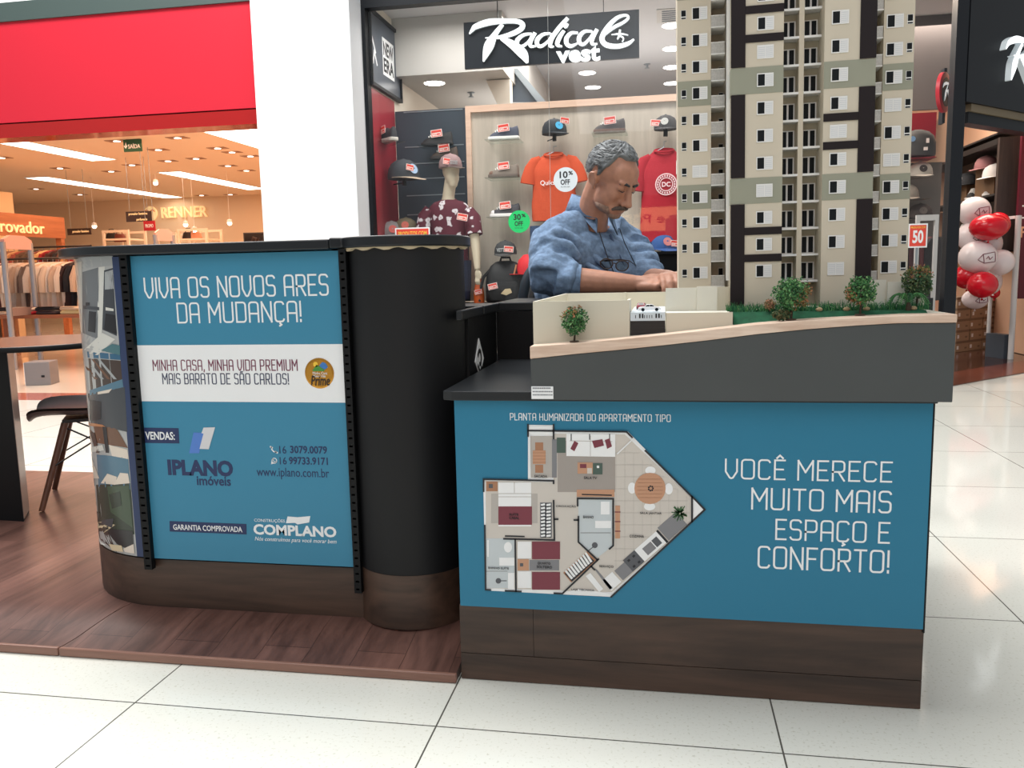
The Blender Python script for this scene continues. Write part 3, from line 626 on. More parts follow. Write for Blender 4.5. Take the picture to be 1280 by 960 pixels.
# ================================================================ KIOSK: low black staff counter
sc = thing('staff_counter', 'low black staff counter behind the desk where the man works', 'counter', (0, 0, 0))
m = MB().use(M_black); m.box(-0.521, 0.56, 2.60, 2.64, DZ, 0.878); m.build('front_panel', sc, smooth=False)
m = MB().use(M_ctop); m.box(-0.53, 0.58, 2.60, 3.02, 0.880, 0.906); m.build('worktop', sc, bevel=0.003, smooth=False)
m = MB().use(M_black); m.box(-0.534, -0.522, 2.21, 2.599, DZ, 0.879); m.build('side_panel', sc, smooth=False)
m = MB().use(M_ctop); m.box(-0.528, -0.512, 2.10, 2.36, 0.880, 0.906); m.box(-0.70, -0.512, 2.375, 2.598, 0.880, 0.906); m.build('side_worktop', sc, bevel=0.003, smooth=False)
m = MB().use(M_black); m.box(0.52, 0.56, 2.64, 3.0, DZ, 0.878); m.build('end_panel', sc, smooth=False)
# diamond sign on the side panel
ds = thing('diamond_sign', 'small white diamond sign with black curl on the black side panel', 'sign', (0, 0, 0))
cY, cZ, hw, hz = 2.335, 0.760, 0.060, 0.055
m = MB().use(M_pwhite); m.prism([(cY-hw, cZ-0.008), (cY-0.005, cZ-hz), (cY+hw*0.9, cZ-0.008), (cY-0.005, cZ+hz)], -0.5218, -0.5195, 'x'); m.build('plate', ds, smooth=False)
m = MB().use(mat('black sign print', (22, 22, 24), 0.5)); m.at(T(-0.5195, cY-0.002, cZ-0.004) @ RZ(PI/2))
m.strokes([[(0.026*math.cos(a)*(1-0.07*i), 0.026*math.sin(a)*(1-0.05*i)) for i, a in enumerate([2.6-i*0.55 for i in range(9)])]], 0.012, -0.0008, 0.0)
m.strokes([[(-0.026, -0.018), (0.0, -0.040), (0.018, -0.026)]], 0.010, -0.0008, 0.0); m.build('symbol', ds, smooth=False)

# ================================================================ SCALE MODEL: base
M_mgrey = mat('dark grey model board', (68, 72, 73), 0.55, var=0.05, vscale=6)
M_ply = wood_mat('pale pine edging', (182, 146, 122), (240, 220, 202), 'x', 11.0, 0.6)
M_cream = mat('cream model board', (208, 203, 186), 0.6)
M_creamlt = mat('pale cream model board', (218, 215, 202), 0.6)
M_lawn = mat('green felt', (20, 82, 54), 0.9, var=0.3, vscale=60)
mb_ = thing('scale_model_base', 'dark grey sloping model base with pale wood edging on the display desk', 'model base', (0, 0, 0))
prof = [(-0.295, 0.834), (-0.20, 0.8405), (-0.10, 0.849), (0.0, 0.858), (0.10, 0.8685), (0.20, 0.879), (0.30, 0.8865), (0.40, 0.8915), (0.50, 0.895), (0.595, 0.8955)]
proflo = [(-0.295, 0.806), (-0.20, 0.816), (-0.10, 0.825), (0.0, 0.835), (0.10, 0.846), (0.20, 0.858), (0.30, 0.8675), (0.40, 0.8745), (0.48, 0.8785), (0.595, 0.8785)]
def zslope(x):
    for (xa, za), (xb, zb) in zip(prof, prof[1:]):
        if x <= xb: return za+(zb-za)*(x-xa)/(xb-xa)
    return prof[-1][1]
m = MB().use(M_mgrey); m.prism(list(reversed(proflo))+[(-0.295, 0.712), (0.595, 0.712)], 1.85, 1.872, 'y'); m.build('front_skirt', mb_, bevel=0.002, smooth=False)
m = MB().use(M_mgrey); m.prism(list(reversed(proflo))+[(-0.295, 0.7275), (0.595, 0.7275)], 1.8725, 2.585, 'y'); m.build('block', mb_, smooth=False)
m = MB().use(M_ply); m.prism(list(reversed(prof))+proflo, 1.846, 1.905, 'y'); m.build('wood_edging', mb_, bevel=0.0015, smooth=False)
m = MB().use(M_cream); m.prism(list(reversed(prof))+[(x, z+0.001) for x, z in proflo], 1.9055, 2.585, 'y'); m.build('ground_sheet', mb_, smooth=False)
YW = 1.907
def wall_front(px0, px1, ytop0, name='boundary_wall', Y=YW, th=0.008, mt=None, zb=None):
    a = pt(px0, ytop0, Y=Y); c = pt(px1, ytop0, Y=Y); q = MB().use(mt or M_cream)
    zt_ = a.z; q.prism([(a.x, (zslope(a.x) if zb is None else zb)-0.001), (c.x, (zslope(c.x) if zb is None else zb)-0.001), (c.x, zt_), (a.x, zt_)], Y, Y+th, 'y'); return q.build(name, mb_, smooth=False), a.x, c.x, zt_
_, wx0, wx1, wz = wall_front(666, 787, 377)
q = MB().use(M_creamlt); q.box(wx0, wx0+0.006, YW+0.008, 2.56, 0.83, wz); q.build('boundary_wall', mb_, smooth=False)
q = MB().use(M_creamlt); q.box(wx0, 0.12, 2.56, 2.568, 0.83, wz); q.box(-0.115, -0.110, 2.548, 2.5605, 0.83, wz+0.001); q.build('boundary_wall', mb_, smooth=False)
q = MB().use(M_creamlt); q.box(wx1-0.006, wx1, YW+0.008, YW+0.09, 0.845, wz); q.build('boundary_wall', mb_, smooth=False)
gx0, gx1 = pt(788, 410, Y=YW).x, pt(831.5, 410, Y=YW).x; gz1 = pt(810, 401, Y=YW).z; gzt = pt(810, 390.5, Y=YW).z
q = MB().use(mat('dark garage door', (38, 36, 36), 0.6))
for i in range(8): q.box(gx0, gx1, YW+0.003-(0.0006 if i % 2 else 0), YW+0.008, max(zslope(gx0), 0.853)+i*(gz1-0.853)/8, 0.853+(i+1)*(gz1-0.853)/8)
q.build('garage_door', mb_, smooth=False)
q = MB().use(mat('pale blue model deck', (206, 218, 226), 0.5)); q.box(gx0, gx1, YW+.0042, YW+0.30, gzt-.004, gzt); q.box(gx0, gx1, YW, YW+0.004, gz1, gzt)
q.use(mat('dark model detail', (30, 32, 36), 0.5))
for u_ in (0.14, 0.25, 0.33, 0.40, 0.47, 0.54, 0.61, 0.72, 0.80, 0.88):
    big = u_ in (0.25, 0.33, 0.72, 0.80); x_ = gx0+(gx1-gx0)*u_; q.box(x_, x_+(0.0035 if big else 0.0015), YW-0.0005, YW, gz1+0.006, gz1+(0.016 if big else 0.013))
q.build('parking_deck', mb_, smooth=False)
_, bx0, bx1, bz = wall_front(832.5, 916, 391.3)
q = MB().use(M_creamlt); q.box(bx0, bx1, YW+0.008, 1.995, bz-0.003, bz); q.build('terrace_slab', mb_, smooth=False)
q = MB().use(M_cream); q.box(bx1-0.006, bx1, YW+0.008, 1.995, zslope(bx1), bz); q.build('boundary_wall', mb_, smooth=False)
zc_ = pt(850, 360, Y=1.996).z; c0 = pt(832, 370, Y=1.996).x; c1 = pt(871, 370, Y=1.996).x; c2 = pt(896.5, 370, Y=1.990).x
q = MB().use(M_creamlt); q.box(c0, c1, 1.996, 2.004, 0.86, zc_); q.build('boundary_wall', mb_, smooth=False)
q = MB().use(M_creamlt); q.box(c1, c2, 1.990, 2.004, 0.86, pt(880, 358, Y=1.990).z); q.build('boundary_wall', mb_, smooth=False)
q = MB().use(M_cream); q.box(c2, 0.153, 2.03, 2.04, 0.86, zc_); q.build('boundary_wall', mb_, smooth=False)
# lawn: flat bed with a green bank in front
ZS = 0.902
gl0 = pt(916.5, 400, Y=1.908).x
q = MB().use(M_lawn); xs_ = [gl0+0.001+(0.555-gl0)*i/20 for i in range(21)]
q.loft([[(x, 1.907, zslope(x)-0.001), (x, 1.915+0.02*(ZS+0.004-zslope(x))/0.03, max(zslope(x)+0.001, ZS-0.001)), (x, 2.02, ZS), (x, 2.02, zslope(x)-0.001)] for x in xs_]); q.build('lawn', mb_, angle=20)
q = MB(); gms = [mat('grass blade light', (84, 142, 82), 0.8), mat('grass blade mid', (44, 112, 66), 0.8), mat('grass blade dark', (24, 90, 60), 0.8)]
for i in range(2600):
    x = random.uniform(gl0-0.01, 0.57); y = random.uniform(1.935, 1.992); q.use(random.choice(gms)); h = random.uniform(0.006, 0.017)*(1.0 if random.random() < .8 else 1.4); a = random.uniform(0, PI); wd = 0.0009; lx, ly = random.uniform(-.006, .006), random.uniform(-.006, .006)
    zb_ = ZS-0.001
    q.add([(x-wd*math.cos(a), y-wd*math.sin(a), zb_), (x+wd*math.cos(a), y+wd*math.sin(a), zb_), (x+lx+wd*.3, y+ly, zb_+h), (x+lx-wd*.3, y+ly, zb_+h)], [(0, 1, 2, 3)])
stuff(q.build('grass_blades', mb_, smooth=False))
# label plate
a = pt(664.5, 498.5, Y=1.849); c = pt(691.5, 483, Y=1.849)
q = MB().use(M_pwhite); q.box(a.x, c.x, 1.8475, 1.8498, a.z, c.z); lp = q.build('label_plate', mb_, smooth=False)
q = MB().use(mat('grey small print', (120, 122, 128), 0.6))
for r_ in range(3):
    x_ = a.x+0.003
    while x_ < c.x-0.005:
        l_ = random.uniform(0.0015, 0.004) if r_ else 0.0032; q.box(x_, x_+l_, 1.8469, 1.8475, c.z-0.0055-0.0075*r_, c.z-0.0030-0.0075*r_+(0.0006 if r_ == 0 else 0)); x_ += l_+0.001
q.build('small_print', lp, smooth=False)

# ================================================================ SCALE MODEL: tower
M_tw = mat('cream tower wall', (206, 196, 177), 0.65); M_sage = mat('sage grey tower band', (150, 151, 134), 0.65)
M_choc = mat('dark chocolate stripe', (27, 18, 21), 0.6, spec=0.3); M_pane = mat('dark window pane', (16, 21, 25), 0.55, spec=0.2)
M_wh = mat('white model frame', (232, 232, 230), 0.5); M_shut = mat('white model shutter', (214, 216, 218), 0.5)
M_conc = mat('speckled grey parapet', (184, 182, 178), 0.8, var=0.12, vscale=260); M_shade = mat('shaded recess wall', (176, 168, 148), 0.7)  # recess walls take a darker cream with the shade painted in
tower = thing('apartment_tower_model', 'tall cream and sage apartment tower scale model with chocolate stripes', 'scale model', (0.10, 2.05, 0.84))
tower.rotation_euler = (0, math.radians(-0.6), 0)
TO = Vector((0.10, 2.05, 0.84)); FH, Z0, NF = 0.0604, 0.990, 12
ZT = 1.712
sages = (3, 7, 11)   # counted from the ground floor: z of window centre = Z0 + k*FH
sagek = (3, 7, 11)
def tb(mtl, name, *boxes):
    q = MB().use(mtl)
    for bx in boxes: q.box(bx[0]-TO.x, bx[1]-TO.x, bx[2]-TO.y, bx[3]-TO.y, bx[4]-TO.z, bx[5]-TO.z)
    return q.build(name, tower, smooth=False)
zl, zh = 0.9025, ZT
tb(M_tw, 'left_wing', (0.039, 0.1165, 2.10, 2.30, 0.87, zh), (0.1165, 0.156, 2.165, 2.30, 0.87, zh))
tb(M_tw, 'centre_block', (0.156, 0.268, 2.003, 2.26, 0.905, zh)); tb(M_tw, 'centre_block', (0.354, 0.461, 2.003, 2.26, 0.905, zh))
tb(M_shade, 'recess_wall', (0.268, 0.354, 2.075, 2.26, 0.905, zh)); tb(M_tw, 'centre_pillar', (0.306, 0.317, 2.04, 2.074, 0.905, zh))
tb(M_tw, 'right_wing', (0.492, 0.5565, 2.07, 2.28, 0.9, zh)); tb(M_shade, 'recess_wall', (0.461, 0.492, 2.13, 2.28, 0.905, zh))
tb(M_wh, 'corner_post', (0.1485, 0.1555, 2.04, 2.06, 0.97, zh))
tb(M_tw, 'roof_slab', (0.035, 0.56, 1.999, 2.30, zh+0.0005, zh+0.012)); tb(M_tw, 'parapet', (0.10, 0.50, 2.05, 2.25, zh+0.0125, zh+0.06))
tb(M_creamlt, 'base_wall', (0.497, 0.575, 1.998, 2.006, 0.897, 0.957)); tb(M_creamlt, 'base_wall', (0.4625, 0.497, 2.012, 2.02, 0.897, 0.962))
for k_ in sagek:
    z0_, z1_ = Z0+(k_-0.5)*FH+0.002, Z0+(k_+0.5)*FH-0.001
    tb(M_sage, 'sage_band', (0.0388, 0.1166, 2.0990, 2.0999, z0_, z1_)); tb(M_sage, 'sage_band', (0.1555, 0.2682, 2.0020, 2.0029, z0_, z1_), (0.1548, 0.1559, 2.0029, 2.16, z0_, z1_))
    tb(M_sage, 'sage_band', (0.3538, 0.4612, 2.0020, 2.0029, z0_, z1_)); tb(M_sage, 'sage_band', (0.4918, 0.5567, 2.0690, 2.0699, z0_, z1_))
segs = [(0.906, Z0+2.5*FH+0.001), (Z0+3.5*FH, Z0+6.5*FH+0.001), (Z0+7.5*FH, Z0+10.5*FH+0.001)]
for i_, (a_, c_) in enumerate(segs):
    tb(M_choc, 'dark_stripe', (0.1545, 0.186, 2.0000, 2.0019, a_, c_)); tb(M_choc, 'dark_stripe', (0.4275, 0.4614, 2.0000, 2.0019, max(a_, 0.957), c_))
    if i_ != 1:
        zz = Z0+(1.0 if i_ == 0 else 9.0)*FH
        for zb_ in (zz-0.0305, zz+0.0305): tb(M_choc, 'dark_bar', (0.1862, 0.268, 2.0002, 2.0018, zb_-0.0085, zb_+0.0085))
    else:
        zz = Z0+5*FH
        for zb_ in (zz-0.0305, zz+0.0305): tb(M_choc, 'dark_bar', (0.354, 0.4273, 2.0002, 2.0018, zb_-0.0085, zb_+0.0085))
def win_mesh(closed):
    q = MB(); w_, h_ = 0.0178, 0.0145
    q.use(M_wh); 
    for bx in ((-w_, w_, h_-0.0022, h_), (-w_, w_, -h_, -h_+0.0022), (-w_, -w_+0.002, -h_, h_), (w_-0.002, w_, -h_, h_), (-0.001, 0.001, -h_, h_)): q.box(bx[0], bx[1], -0.0016, 0, bx[2], bx[3])
    def shut(x0, x1):
        q.use(M_shut); q.box(x0, x1, -0.0012, 0, -h_+0.002, h_-0.002); q.use(M_wh)
        for i in range(6): z_ = -h_+0.004+i*(2*h_-0.008)/5; q.box(x0+0.001, x1-0.001, -0.0016, -0.0012, z_, z_+0.0016)
    shut(0.001, w_-0.002)
    if closed: shut(-w_+0.002, -0.001)
    else: q.use(M_pane); q.box(-w_+0.002, -0.001, -0.0009, 0, -h_+0.002, h_-0.002)
    return q
def place_parts(build, name, spots):
    first = None
    for s_ in spots:
        if first is None: o_ = build().build(name, tower, smooth=False); first = o_
        else: o_ = first.copy(); COL.objects.link(o_); o_.parent = tower
        o_.location = Vector(s_)-TO
wo, wc = [], []
for k_ in range(NF):
    z_ = Z0+k_*FH; top_ = 10
    (wc if k_ in (4,) else wo).append((0.0905, 2.0985 if k_ in sagek else 2.0995, z_))
    (wc if k_ in (3, 8) else wo).append((0.229, 2.0014 if k_ in sagek else 2.0025, z_))
    (wc if k_ in (0, 5) else wo).append((0.386, 2.0014 if k_ in sagek else 2.0025, z_))
    (wc if k_ in (4, 6) else wo).append((0.515, 2.0685 if k_ in sagek else 2.0695, z_))
place_parts(lambda: win_mesh(False), 'window', wo); place_parts(lambda: win_mesh(True), 'shuttered_window', wc)
def vent_mesh():
    q = MB().use(M_wh); q.box(-0.0063, 0.0063, -0.0009, 0, -0.011, 0.0095); q.use(M_pane); q.box(-0.0052, 0.0052, -0.0013, -0.0002, -0.0045, 0.0088); q.box(-0.0052, 0.0052, -0.0013, -0.0002, -0.0102, -0.0072); return q
place_parts(vent_mesh, 'bathroom_window', [(0.0535, 2.0985 if k_ in sagek else 2.0995, Z0+k_*FH) for k_ in range(NF)]+[(0.5465, 2.0685 if k_ in sagek else 2.0695, Z0+k_*FH+0.002) for k_ in range(NF)])
def door_mesh():
    q = MB().use(M_wh); q.box(-0.0155, 0.0155, -0.0012, 0, -0.021, 0.020); q.use(M_pane)
    for x_ in (-0.0125, 0.0022):
        q.box(x_, x_+0.0103, -0.0018, -0.0002, -0.0185, 0.0175)
    return q
place_parts(door_mesh, 'balcony_door', [(x_, 2.0745, Z0+k_*FH-0.002) for k_ in range(NF) for x_ in (0.2875, 0.3355)])
def slab_mesh():
    q = MB().use(M_conc); q.box(-0.019, 0.019, -0.034, 0, -0.002, 0.002); q.use(M_wh); q.box(-0.019, 0.019, -0.0355, -0.034, -0.0025, 0.0025); return q
place_parts(slab_mesh, 'balcony_slab', [(x_, 2.0744, Z0+k_*FH-0.026) for k_ in range(NF) for x_ in (0.2873, 0.3361)])
def parapet_mesh():
    q = MB().use(M_conc); q.box(0, 0.031, -0.003, 0, -0.010, 0.0135); q.use(M_wh); q.box(-0.0005, 0.0315, -0.0038, 0.0005, 0.0135, 0.0150); q.box(-0.0005, 0.0315, -0.004, 0.062, -0.0130, -0.0105)
    return q
place_parts(parapet_mesh, 'balcony_parapet', [(0.117, 2.1005, Z0+k_*FH-0.0225) for k_ in range(NF)])
def nook_mesh():
    q = MB().use(M_wh); q.box(-0.0062, 0.0062, -0.001, 0, -0.012, 0.012); q.use(M_pane); q.box(-0.005, 0.005, -0.0014, -0.0002, -0.011, 0.010); return q
place_parts(nook_mesh, 'balcony_window', [(0.1435, 2.1645, Z0+k_*FH-0.001) for k_ in range(NF)])
def spar_mesh():
    q = MB().use(M_conc); q.box(-0.0145, 0.0145, -0.003, 0, -0.010, 0.012); q.use(M_wh); q.box(-0.0150, 0.0150, -0.004, 0.05, -0.013, -0.0105); q.box(-0.0150, 0.0150, -0.0035, 0.0005, 0.012, 0.0135); return q
place_parts(spar_mesh, 'side_balcony_parapet', [(0.4766, 2.0755, Z0+k_*FH-0.0215) for k_ in range(NF)])

# ================================================================ SCALE MODEL: little trees and cars
def leafmats(pal): return [mat('foam leaf %d %d %d' % c, c, 0.85) for c in pal]
GREEN = ((54, 106, 58), (76, 130, 74), (38, 86, 52), (104, 146, 90)); AUT = ((150, 104, 66), (176, 120, 88), (120, 110, 60), (70, 104, 60))
def leafball(q, c, r, n, pal, sz, bias=None, pal2=None):
    A = leafmats(pal); B = leafmats(pal2) if pal2 else A
    for i in range(n):
        while True:
            v = Vector((random.uniform(-1,1), random.uniform(-1,1), random.uniform(-1,1)))
            if 0.25 < v.length < 1: break
        v = v*(0.80+0.2*random.random()+0.10*math.sin(7*v.x+5*v.z+3*v.y))
        p = Vector(c)+Vector((v.x*r[0], v.y*r[1], v.z*r[2]))
        use2 = pal2 and bias and random.random() < max(0, min(1, 1.5*v.dot(Vector(bias).normalized())-0.25))
        q.use(random.choice(B if use2 else A))
        d1 = Vector((random.uniform(-1,1), random.uniform(-1,1), random.uniform(-1,1))).normalized()*sz*random.uniform(.6,1.3)
        d2 = Vector((random.uniform(-1,1), random.uniform(-1,1), random.uniform(-1,1))).normalized()*sz*random.uniform(.6,1.2)
        d3 = Vector((random.uniform(-1,1), random.uniform(-1,1), random.uniform(-1,1))).normalized()*sz*.6
        q.add([tuple(p), tuple(p+d1), tuple(p+d2), tuple(p+d3)], [(0,1,2),(0,2,3),(0,3,1),(1,3,2)])
M_trunk = mat('wire trunk', (62, 50, 36), 0.8); M_disc = mat('dark wooden tree disc', (74, 56, 42), 0.6)
def mtree(label, base, top_px, rx, rz, n, pal, pal2=None, bias=None, sz=0.0055, disc=True, cz=None, trunk_r=0.0024):
    x, y, z = base
    t_ = thing('model_tree', label, 'model tree', base, 0, None)
    H_ = top_px
    if disc: q = MB().use(M_disc); q.lathe([(0.0105, 0), (0.011, 0.002), (0.0095, 0.0034), (0, 0.0034)], 16); q.build('disc', t_)
    q = MB().use(M_trunk); czz = cz or (H_-rz); q.tube([(0, 0, 0.002), (0.0015, 0, czz*0.5), (0, 0.001, czz)], trunk_r, 7)
    for i in range(7):
        a_ = i*0.9; q.tube([(0, 0, czz*0.62), (rx*.4*math.cos(a_), rx*.4*math.sin(a_), czz+rz*.1), (rx*.7*math.cos(a_), rx*.7*math.sin(a_), czz+rz*.35*math.sin(i*2.1))], 0.0009, 5)
    q.build('trunk', t_)
    q = MB(); leafball(q, (0, 0, czz), (rx, rx*.8, rz), n, pal, sz, bias, pal2); q.build('crown', t_, smooth=False)
    return t_
p = pt(718, 427.5, Y=1.875); mtree('small model tree with rusty tinted top on the wooden edging before the cream wall', (p.x, 1.875, zslope(p.x)), 0.085, 0.033, 0.036, 900, GREEN, AUT, (-.4, 0, 1))
p = pt(989, 399, Y=1.885); mtree('bushy model tree with an orange tinted side before the tower recess', (p.x, 1.885, zslope(p.x)), 0.098, 0.042, 0.040, 1200, GREEN, AUT, (1, 0, -.5))
p = pt(1075, 391, Y=1.90); mtree('compact green model tree with rusty lower edge before the right chocolate stripe', (p.x, 1.90, zslope(p.x)), 0.085, 0.036, 0.033, 1000, GREEN, AUT, (-1, 0, -.9))
p = pt(1157, 387, Y=1.96); mtree('dense model tree at the right end of the base behind the model palm', (0.548, 1.965, 0.8955), 0.105, 0.036, 0.040, 1000, ((70, 100, 66), (56, 88, 58), (96, 110, 70)), AUT, (0, 0, 1), disc=False)
p = pt(975, 399, Y=1.885)
sh = thing('model_shrub', 'low olive model shrub beside the bushy tree with the orange tinted side', 'model shrub', (pt(974, 397, Y=1.892).x, 1.884, zslope(0.265)))
q = MB().use(M_trunk); q.tube([(0, 0, 0), (0, 0, 0.008)], 0.002, 6); q.build('trunk', sh)
q = MB(); leafball(q, (0.003, 0, 0.013), (0.021, 0.014, 0.0115), 350, ((78, 92, 58), (112, 104, 70), (58, 80, 50)), 0.005); q.build('crown', sh, smooth=False)
sh = thing('model_shrub', 'feathery orange pink model shrub on the lawn left of the bushy tree', 'model shrub', (pt(962, 385, Y=1.93).x, 1.93, ZS))
q = MB().use(M_trunk); q.tube([(0, 0, 0), (0, 0, 0.012)], 0.0015, 6); q.build('trunk', sh)
q = MB(); leafball(q, (0, 0, 0.016), (0.013, 0.010, 0.014), 220, ((168, 124, 100), (150, 128, 92), (110, 118, 80)), 0.0045); q.build('crown', sh, smooth=False)
pl = thing('model_palm', 'little model palm with arching fronds at the right end of the lawn', 'model palm', (pt(1135, 386, Y=1.925).x, 1.925, 0.8965))
q = MB().use(M_trunk); q.tube([(0, 0, 0), (0.001, 0, 0.012), (0, 0, 0.022)], [0.005, 0.006, 0.003], 8); q.build('trunk', pl)
for i in range(11):
    a_ = i*0.5712+0.2; L_ = 0.042+0.008*math.sin(i*2.3); q = MB().use(leafmats(GREEN)[i % 3]); pth = []
    for k_ in range(7):
        s0 = k_/6; pth.append((L_*s0*math.cos(a_), L_*s0*math.sin(a_)*.55, 0.022+0.024*math.sin(s0*2.6)-0.014*s0*s0))
    q.tube(pth, 0.0009, 5)
    for k_ in range(1, 7):
        p0 = Vector(pth[k_])
        for j in range(3):
            p1 = p0.lerp(Vector(pth[k_-1]), j/3)
            for s_ in (-1, 1):
                d_ = Vector((-math.sin(a_)*s_*0.008+math.cos(a_)*0.004, math.cos(a_)*s_*0.006, -0.004)); e_ = Vector((math.cos(a_)*.0014, 0, .0006))
                q.add([tuple(p1-e_), tuple(p1+e_), tuple(p1+d_)], [(0, 1, 2)])
    q.build('frond', pl, smooth=False)
for i, (px_, py_, lb) in enumerate(((1024, 388, 'beige pebble on the model lawn below the tower recess'), (1058, 388, 'beige pebble on the model lawn beside the compact green tree'), (1083, 389, 'brown pebble at the foot of the compact green tree'), (1142, 385, 'pale pebble at the foot of the little palm'))):
    p = pt(px_, py_, Y=1.93); st_ = MB().use(mat('beige pebble', (166, 146, 112), 0.8, var=.2, vscale=200)); st_.ball((p.x, 1.93, ZS+0.003), (0.0075, 0.006, 0.005), 12, 8); tag(st_.build('pebble', None), lb, 'pebble', 'pebbles on the model lawn')
def toycar(label, loc, rz, paint):
    c_ = thing('toy_car', label, 'toy car', loc, rz); pm = mat('toy car paint %d' % paint[0], paint, 0.2); gm = mat('toy car glass', (24, 30, 36), 0.15)
    q = MB().use(pm)
    prof_ = [(-.025, .003), (-.0255, .008), (-.020, .010), (-.012, .0105), (-.007, .0155), (.006, .0155), (.012, .0110), (.022, .0095), (.0255, .007), (.0255, .003)]
    q.loft([[(x, y*(.82 if z > .011 else 1), z) for x, z in prof_] for y in (-.0095, -.006, .006, .0095)]); q.build('body', c_, bevel=0.0006, angle=50)
    q = MB().use(gm)
    for s_ in (-1, 1): q.prism([(-.0105, .0112), (-.0065, .0148), (-.001, .0148), (-.001, .0112)], s_*.0089, s_*.0097, 'y'); q.prism([(.0, .0112), (.0, .0148), (.0055, .0148), (.0103, .0112)], s_*.0089, s_*.0097, 'y')
    q.add([(-.0125, -.006, .0108), (-.0125, .006, .0108), (-.0078, .005, .0152), (-.0078, -.005, .0152)], [(0, 1, 2, 3)]); q.add([(.0128, -.006, .0112), (.0128, .006, .0112), (.0068, .005, .0154), (.0068, -.005, .0154)], [(0, 3, 2, 1)])
    q.build('windows', c_, smooth=False)
    for x_ in (-.0155, .0155):
        for y_ in (-.0092, .0092):
            q = MB().use(gm); q.at(T(x_, y_, .0038) @ RX(PI/2)); q.lathe([(0, -.0015), (.0038, -.0015), (.0038, .0015), (0, .0015)], 14); q.build('wheel', c_)
    return c_
zdk = gzt+0.0005
p = pt(812, 391, Y=1.935); toycar('white toy car parked on the pale blue model deck', (p.x, 1.935, zdk+0.001), 0.06, (238, 240, 242))
p = pt(802, 386, Y=2.03); toycar('red toy car seen from behind on the pale blue model deck', (p.x, 2.03, zdk+0.001), 1.5, (124, 28, 48))
# ================================================================ ROUND TABLE and CHAIR on the deck
M_tabletop = mat('dark brown tabletop', (76, 52, 46), 0.22)
tbm = thing('round_table', 'dark round table on a black box pedestal at the left of the deck', 'table', (-2.62, 3.10, DZ))
q = MB().use(M_tabletop); q.lathe([(0, 0.682), (0.365, 0.682), (0.37, 0.686), (0.37, 0.700), (0.366, 0.7035), (0, 0.7035)], 56); q.build('tabletop', tbm, angle=40)
q = MB().use(M_black); q.lathe([(0.3705, 0.681), (0.373, 0.684), (0.373, 0.701), (0.3705, 0.7025)], 56, cap=False); q.build('edge_band', tbm, angle=60)
pA = pt(30, 652, Z=DZ); pB = pt(36.5, 640, Z=DZ); e1 = (pB-pA); e1.z = 0
e2 = Vector((-1.0, 0.05, 0))*0.30
base_pts = [pA, pB, pB+e2, pA+e2]
q = MB().use(M_black); q.prism([(p.x+2.62, p.y-3.10) for p in base_pts], 0.0, 0.681, 'z'); q.build('pedestal', tbm, smooth=False)
q = MB().use(mat('pale aluminium edge', (150, 130, 122), 0.35, metal=0.3)); n_ = Vector((e1.y, -e1.x, 0)).normalized()*0.002
q.prism([(p.x+2.62, p.y-3.10) for p in (pA+n_*.1, pB+n_*.1, pB+n_, pA+n_)], 0.012, 0.680, 'z'); q.build('side_trim', tbm, smooth=False)
ch = thing('shell_chair', 'grey shell chair with splayed wooden legs beside the round table', 'chair', (-2.464, 3.239, DZ), math.radians(212)); ch.scale = (1, 1, 0.87)
M_shell = mat('grey brown moulded shell', (98, 88, 88), 0.45); M_legw = wood_mat('brown beech leg', (84, 52, 38), (124, 82, 62), 'z', 8.0, 0.45); M_rod = mat('black steel rod', (20, 20, 22), 0.4)
rings = []
prof_s = [(0.245, 0.425, .16), (0.225, 0.447, .185), (0.17, 0.455, .205), (0.05, 0.445, .22), (-0.08, 0.44, .22), (-0.15, 0.455, .215), (-0.195, 0.50, .21), (-0.225, 0.58, .205), (-0.245, 0.70, .19), (-0.25, 0.77, .15), (-0.25, 0.79, .08)]
q = MB().use(M_shell); nW = 12
for k_ in range(2):
    g = []
    for x, z, hw in prof_s:
        g.append([(x-(0.012*k_ if z > .5 else 0), hw*(2*j/nW-1), z+0.045*abs(2*j/nW-1)**3*(1 if z < .6 else .3)-(0.012*k_ if z <= .5 else 0)) for j in range(nW+1)])
    vs = [p for r_ in g for p in r_]; n1 = nW+1
    q.add(vs, [((i*n1+j, (i+1)*n1+j, (i+1)*n1+j+1, i*n1+j+1) if k_ else (i*n1+j, i*n1+j+1, (i+1)*n1+j+1, (i+1)*n1+j)) for i in range(len(g)-1) for j in range(nW)])
q.build('seat_shell', ch, angle=60, subsurf=1)
for sx in (1, -1):
    for sy in (1, -1):
        q = MB().use(M_legw); q.tube([(sx*.11, sy*.10, .405), (sx*.215, sy*.20, 0.004)], [.0155, .0115], 12); q.build('leg', ch)
q = MB().use(M_rod)
for sy in (1, -1):
    q.tube([(.115, sy*.105, .385), (-.17, sy*.16, .20)], .004, 6); q.tube([(-.115, sy*.105, .385), (.17, sy*.16, .20)], .004, 6)
    q.tube([(sy*.115, .105, .385), (sy*.17, -.16, .20)], .004, 6)
q.box(-.12, .12, -.115, .115, .405, .42); q.build('wire_bracing', ch)

# ================================================================ KIOSK: back partition
q = MB().use(M_black); a = pt(790, 319, Y=3.7); q.box(a.x-0.12, 0.60, 3.66, 3.70, 0, a.z); q.box(a.x-0.12, 0.60, 3.64, 3.72, a.z+0.0005, a.z+0.012)
tag(q.build('black_partition', None, smooth=False), 'black low partition behind the man, left of the tower model', 'partition')

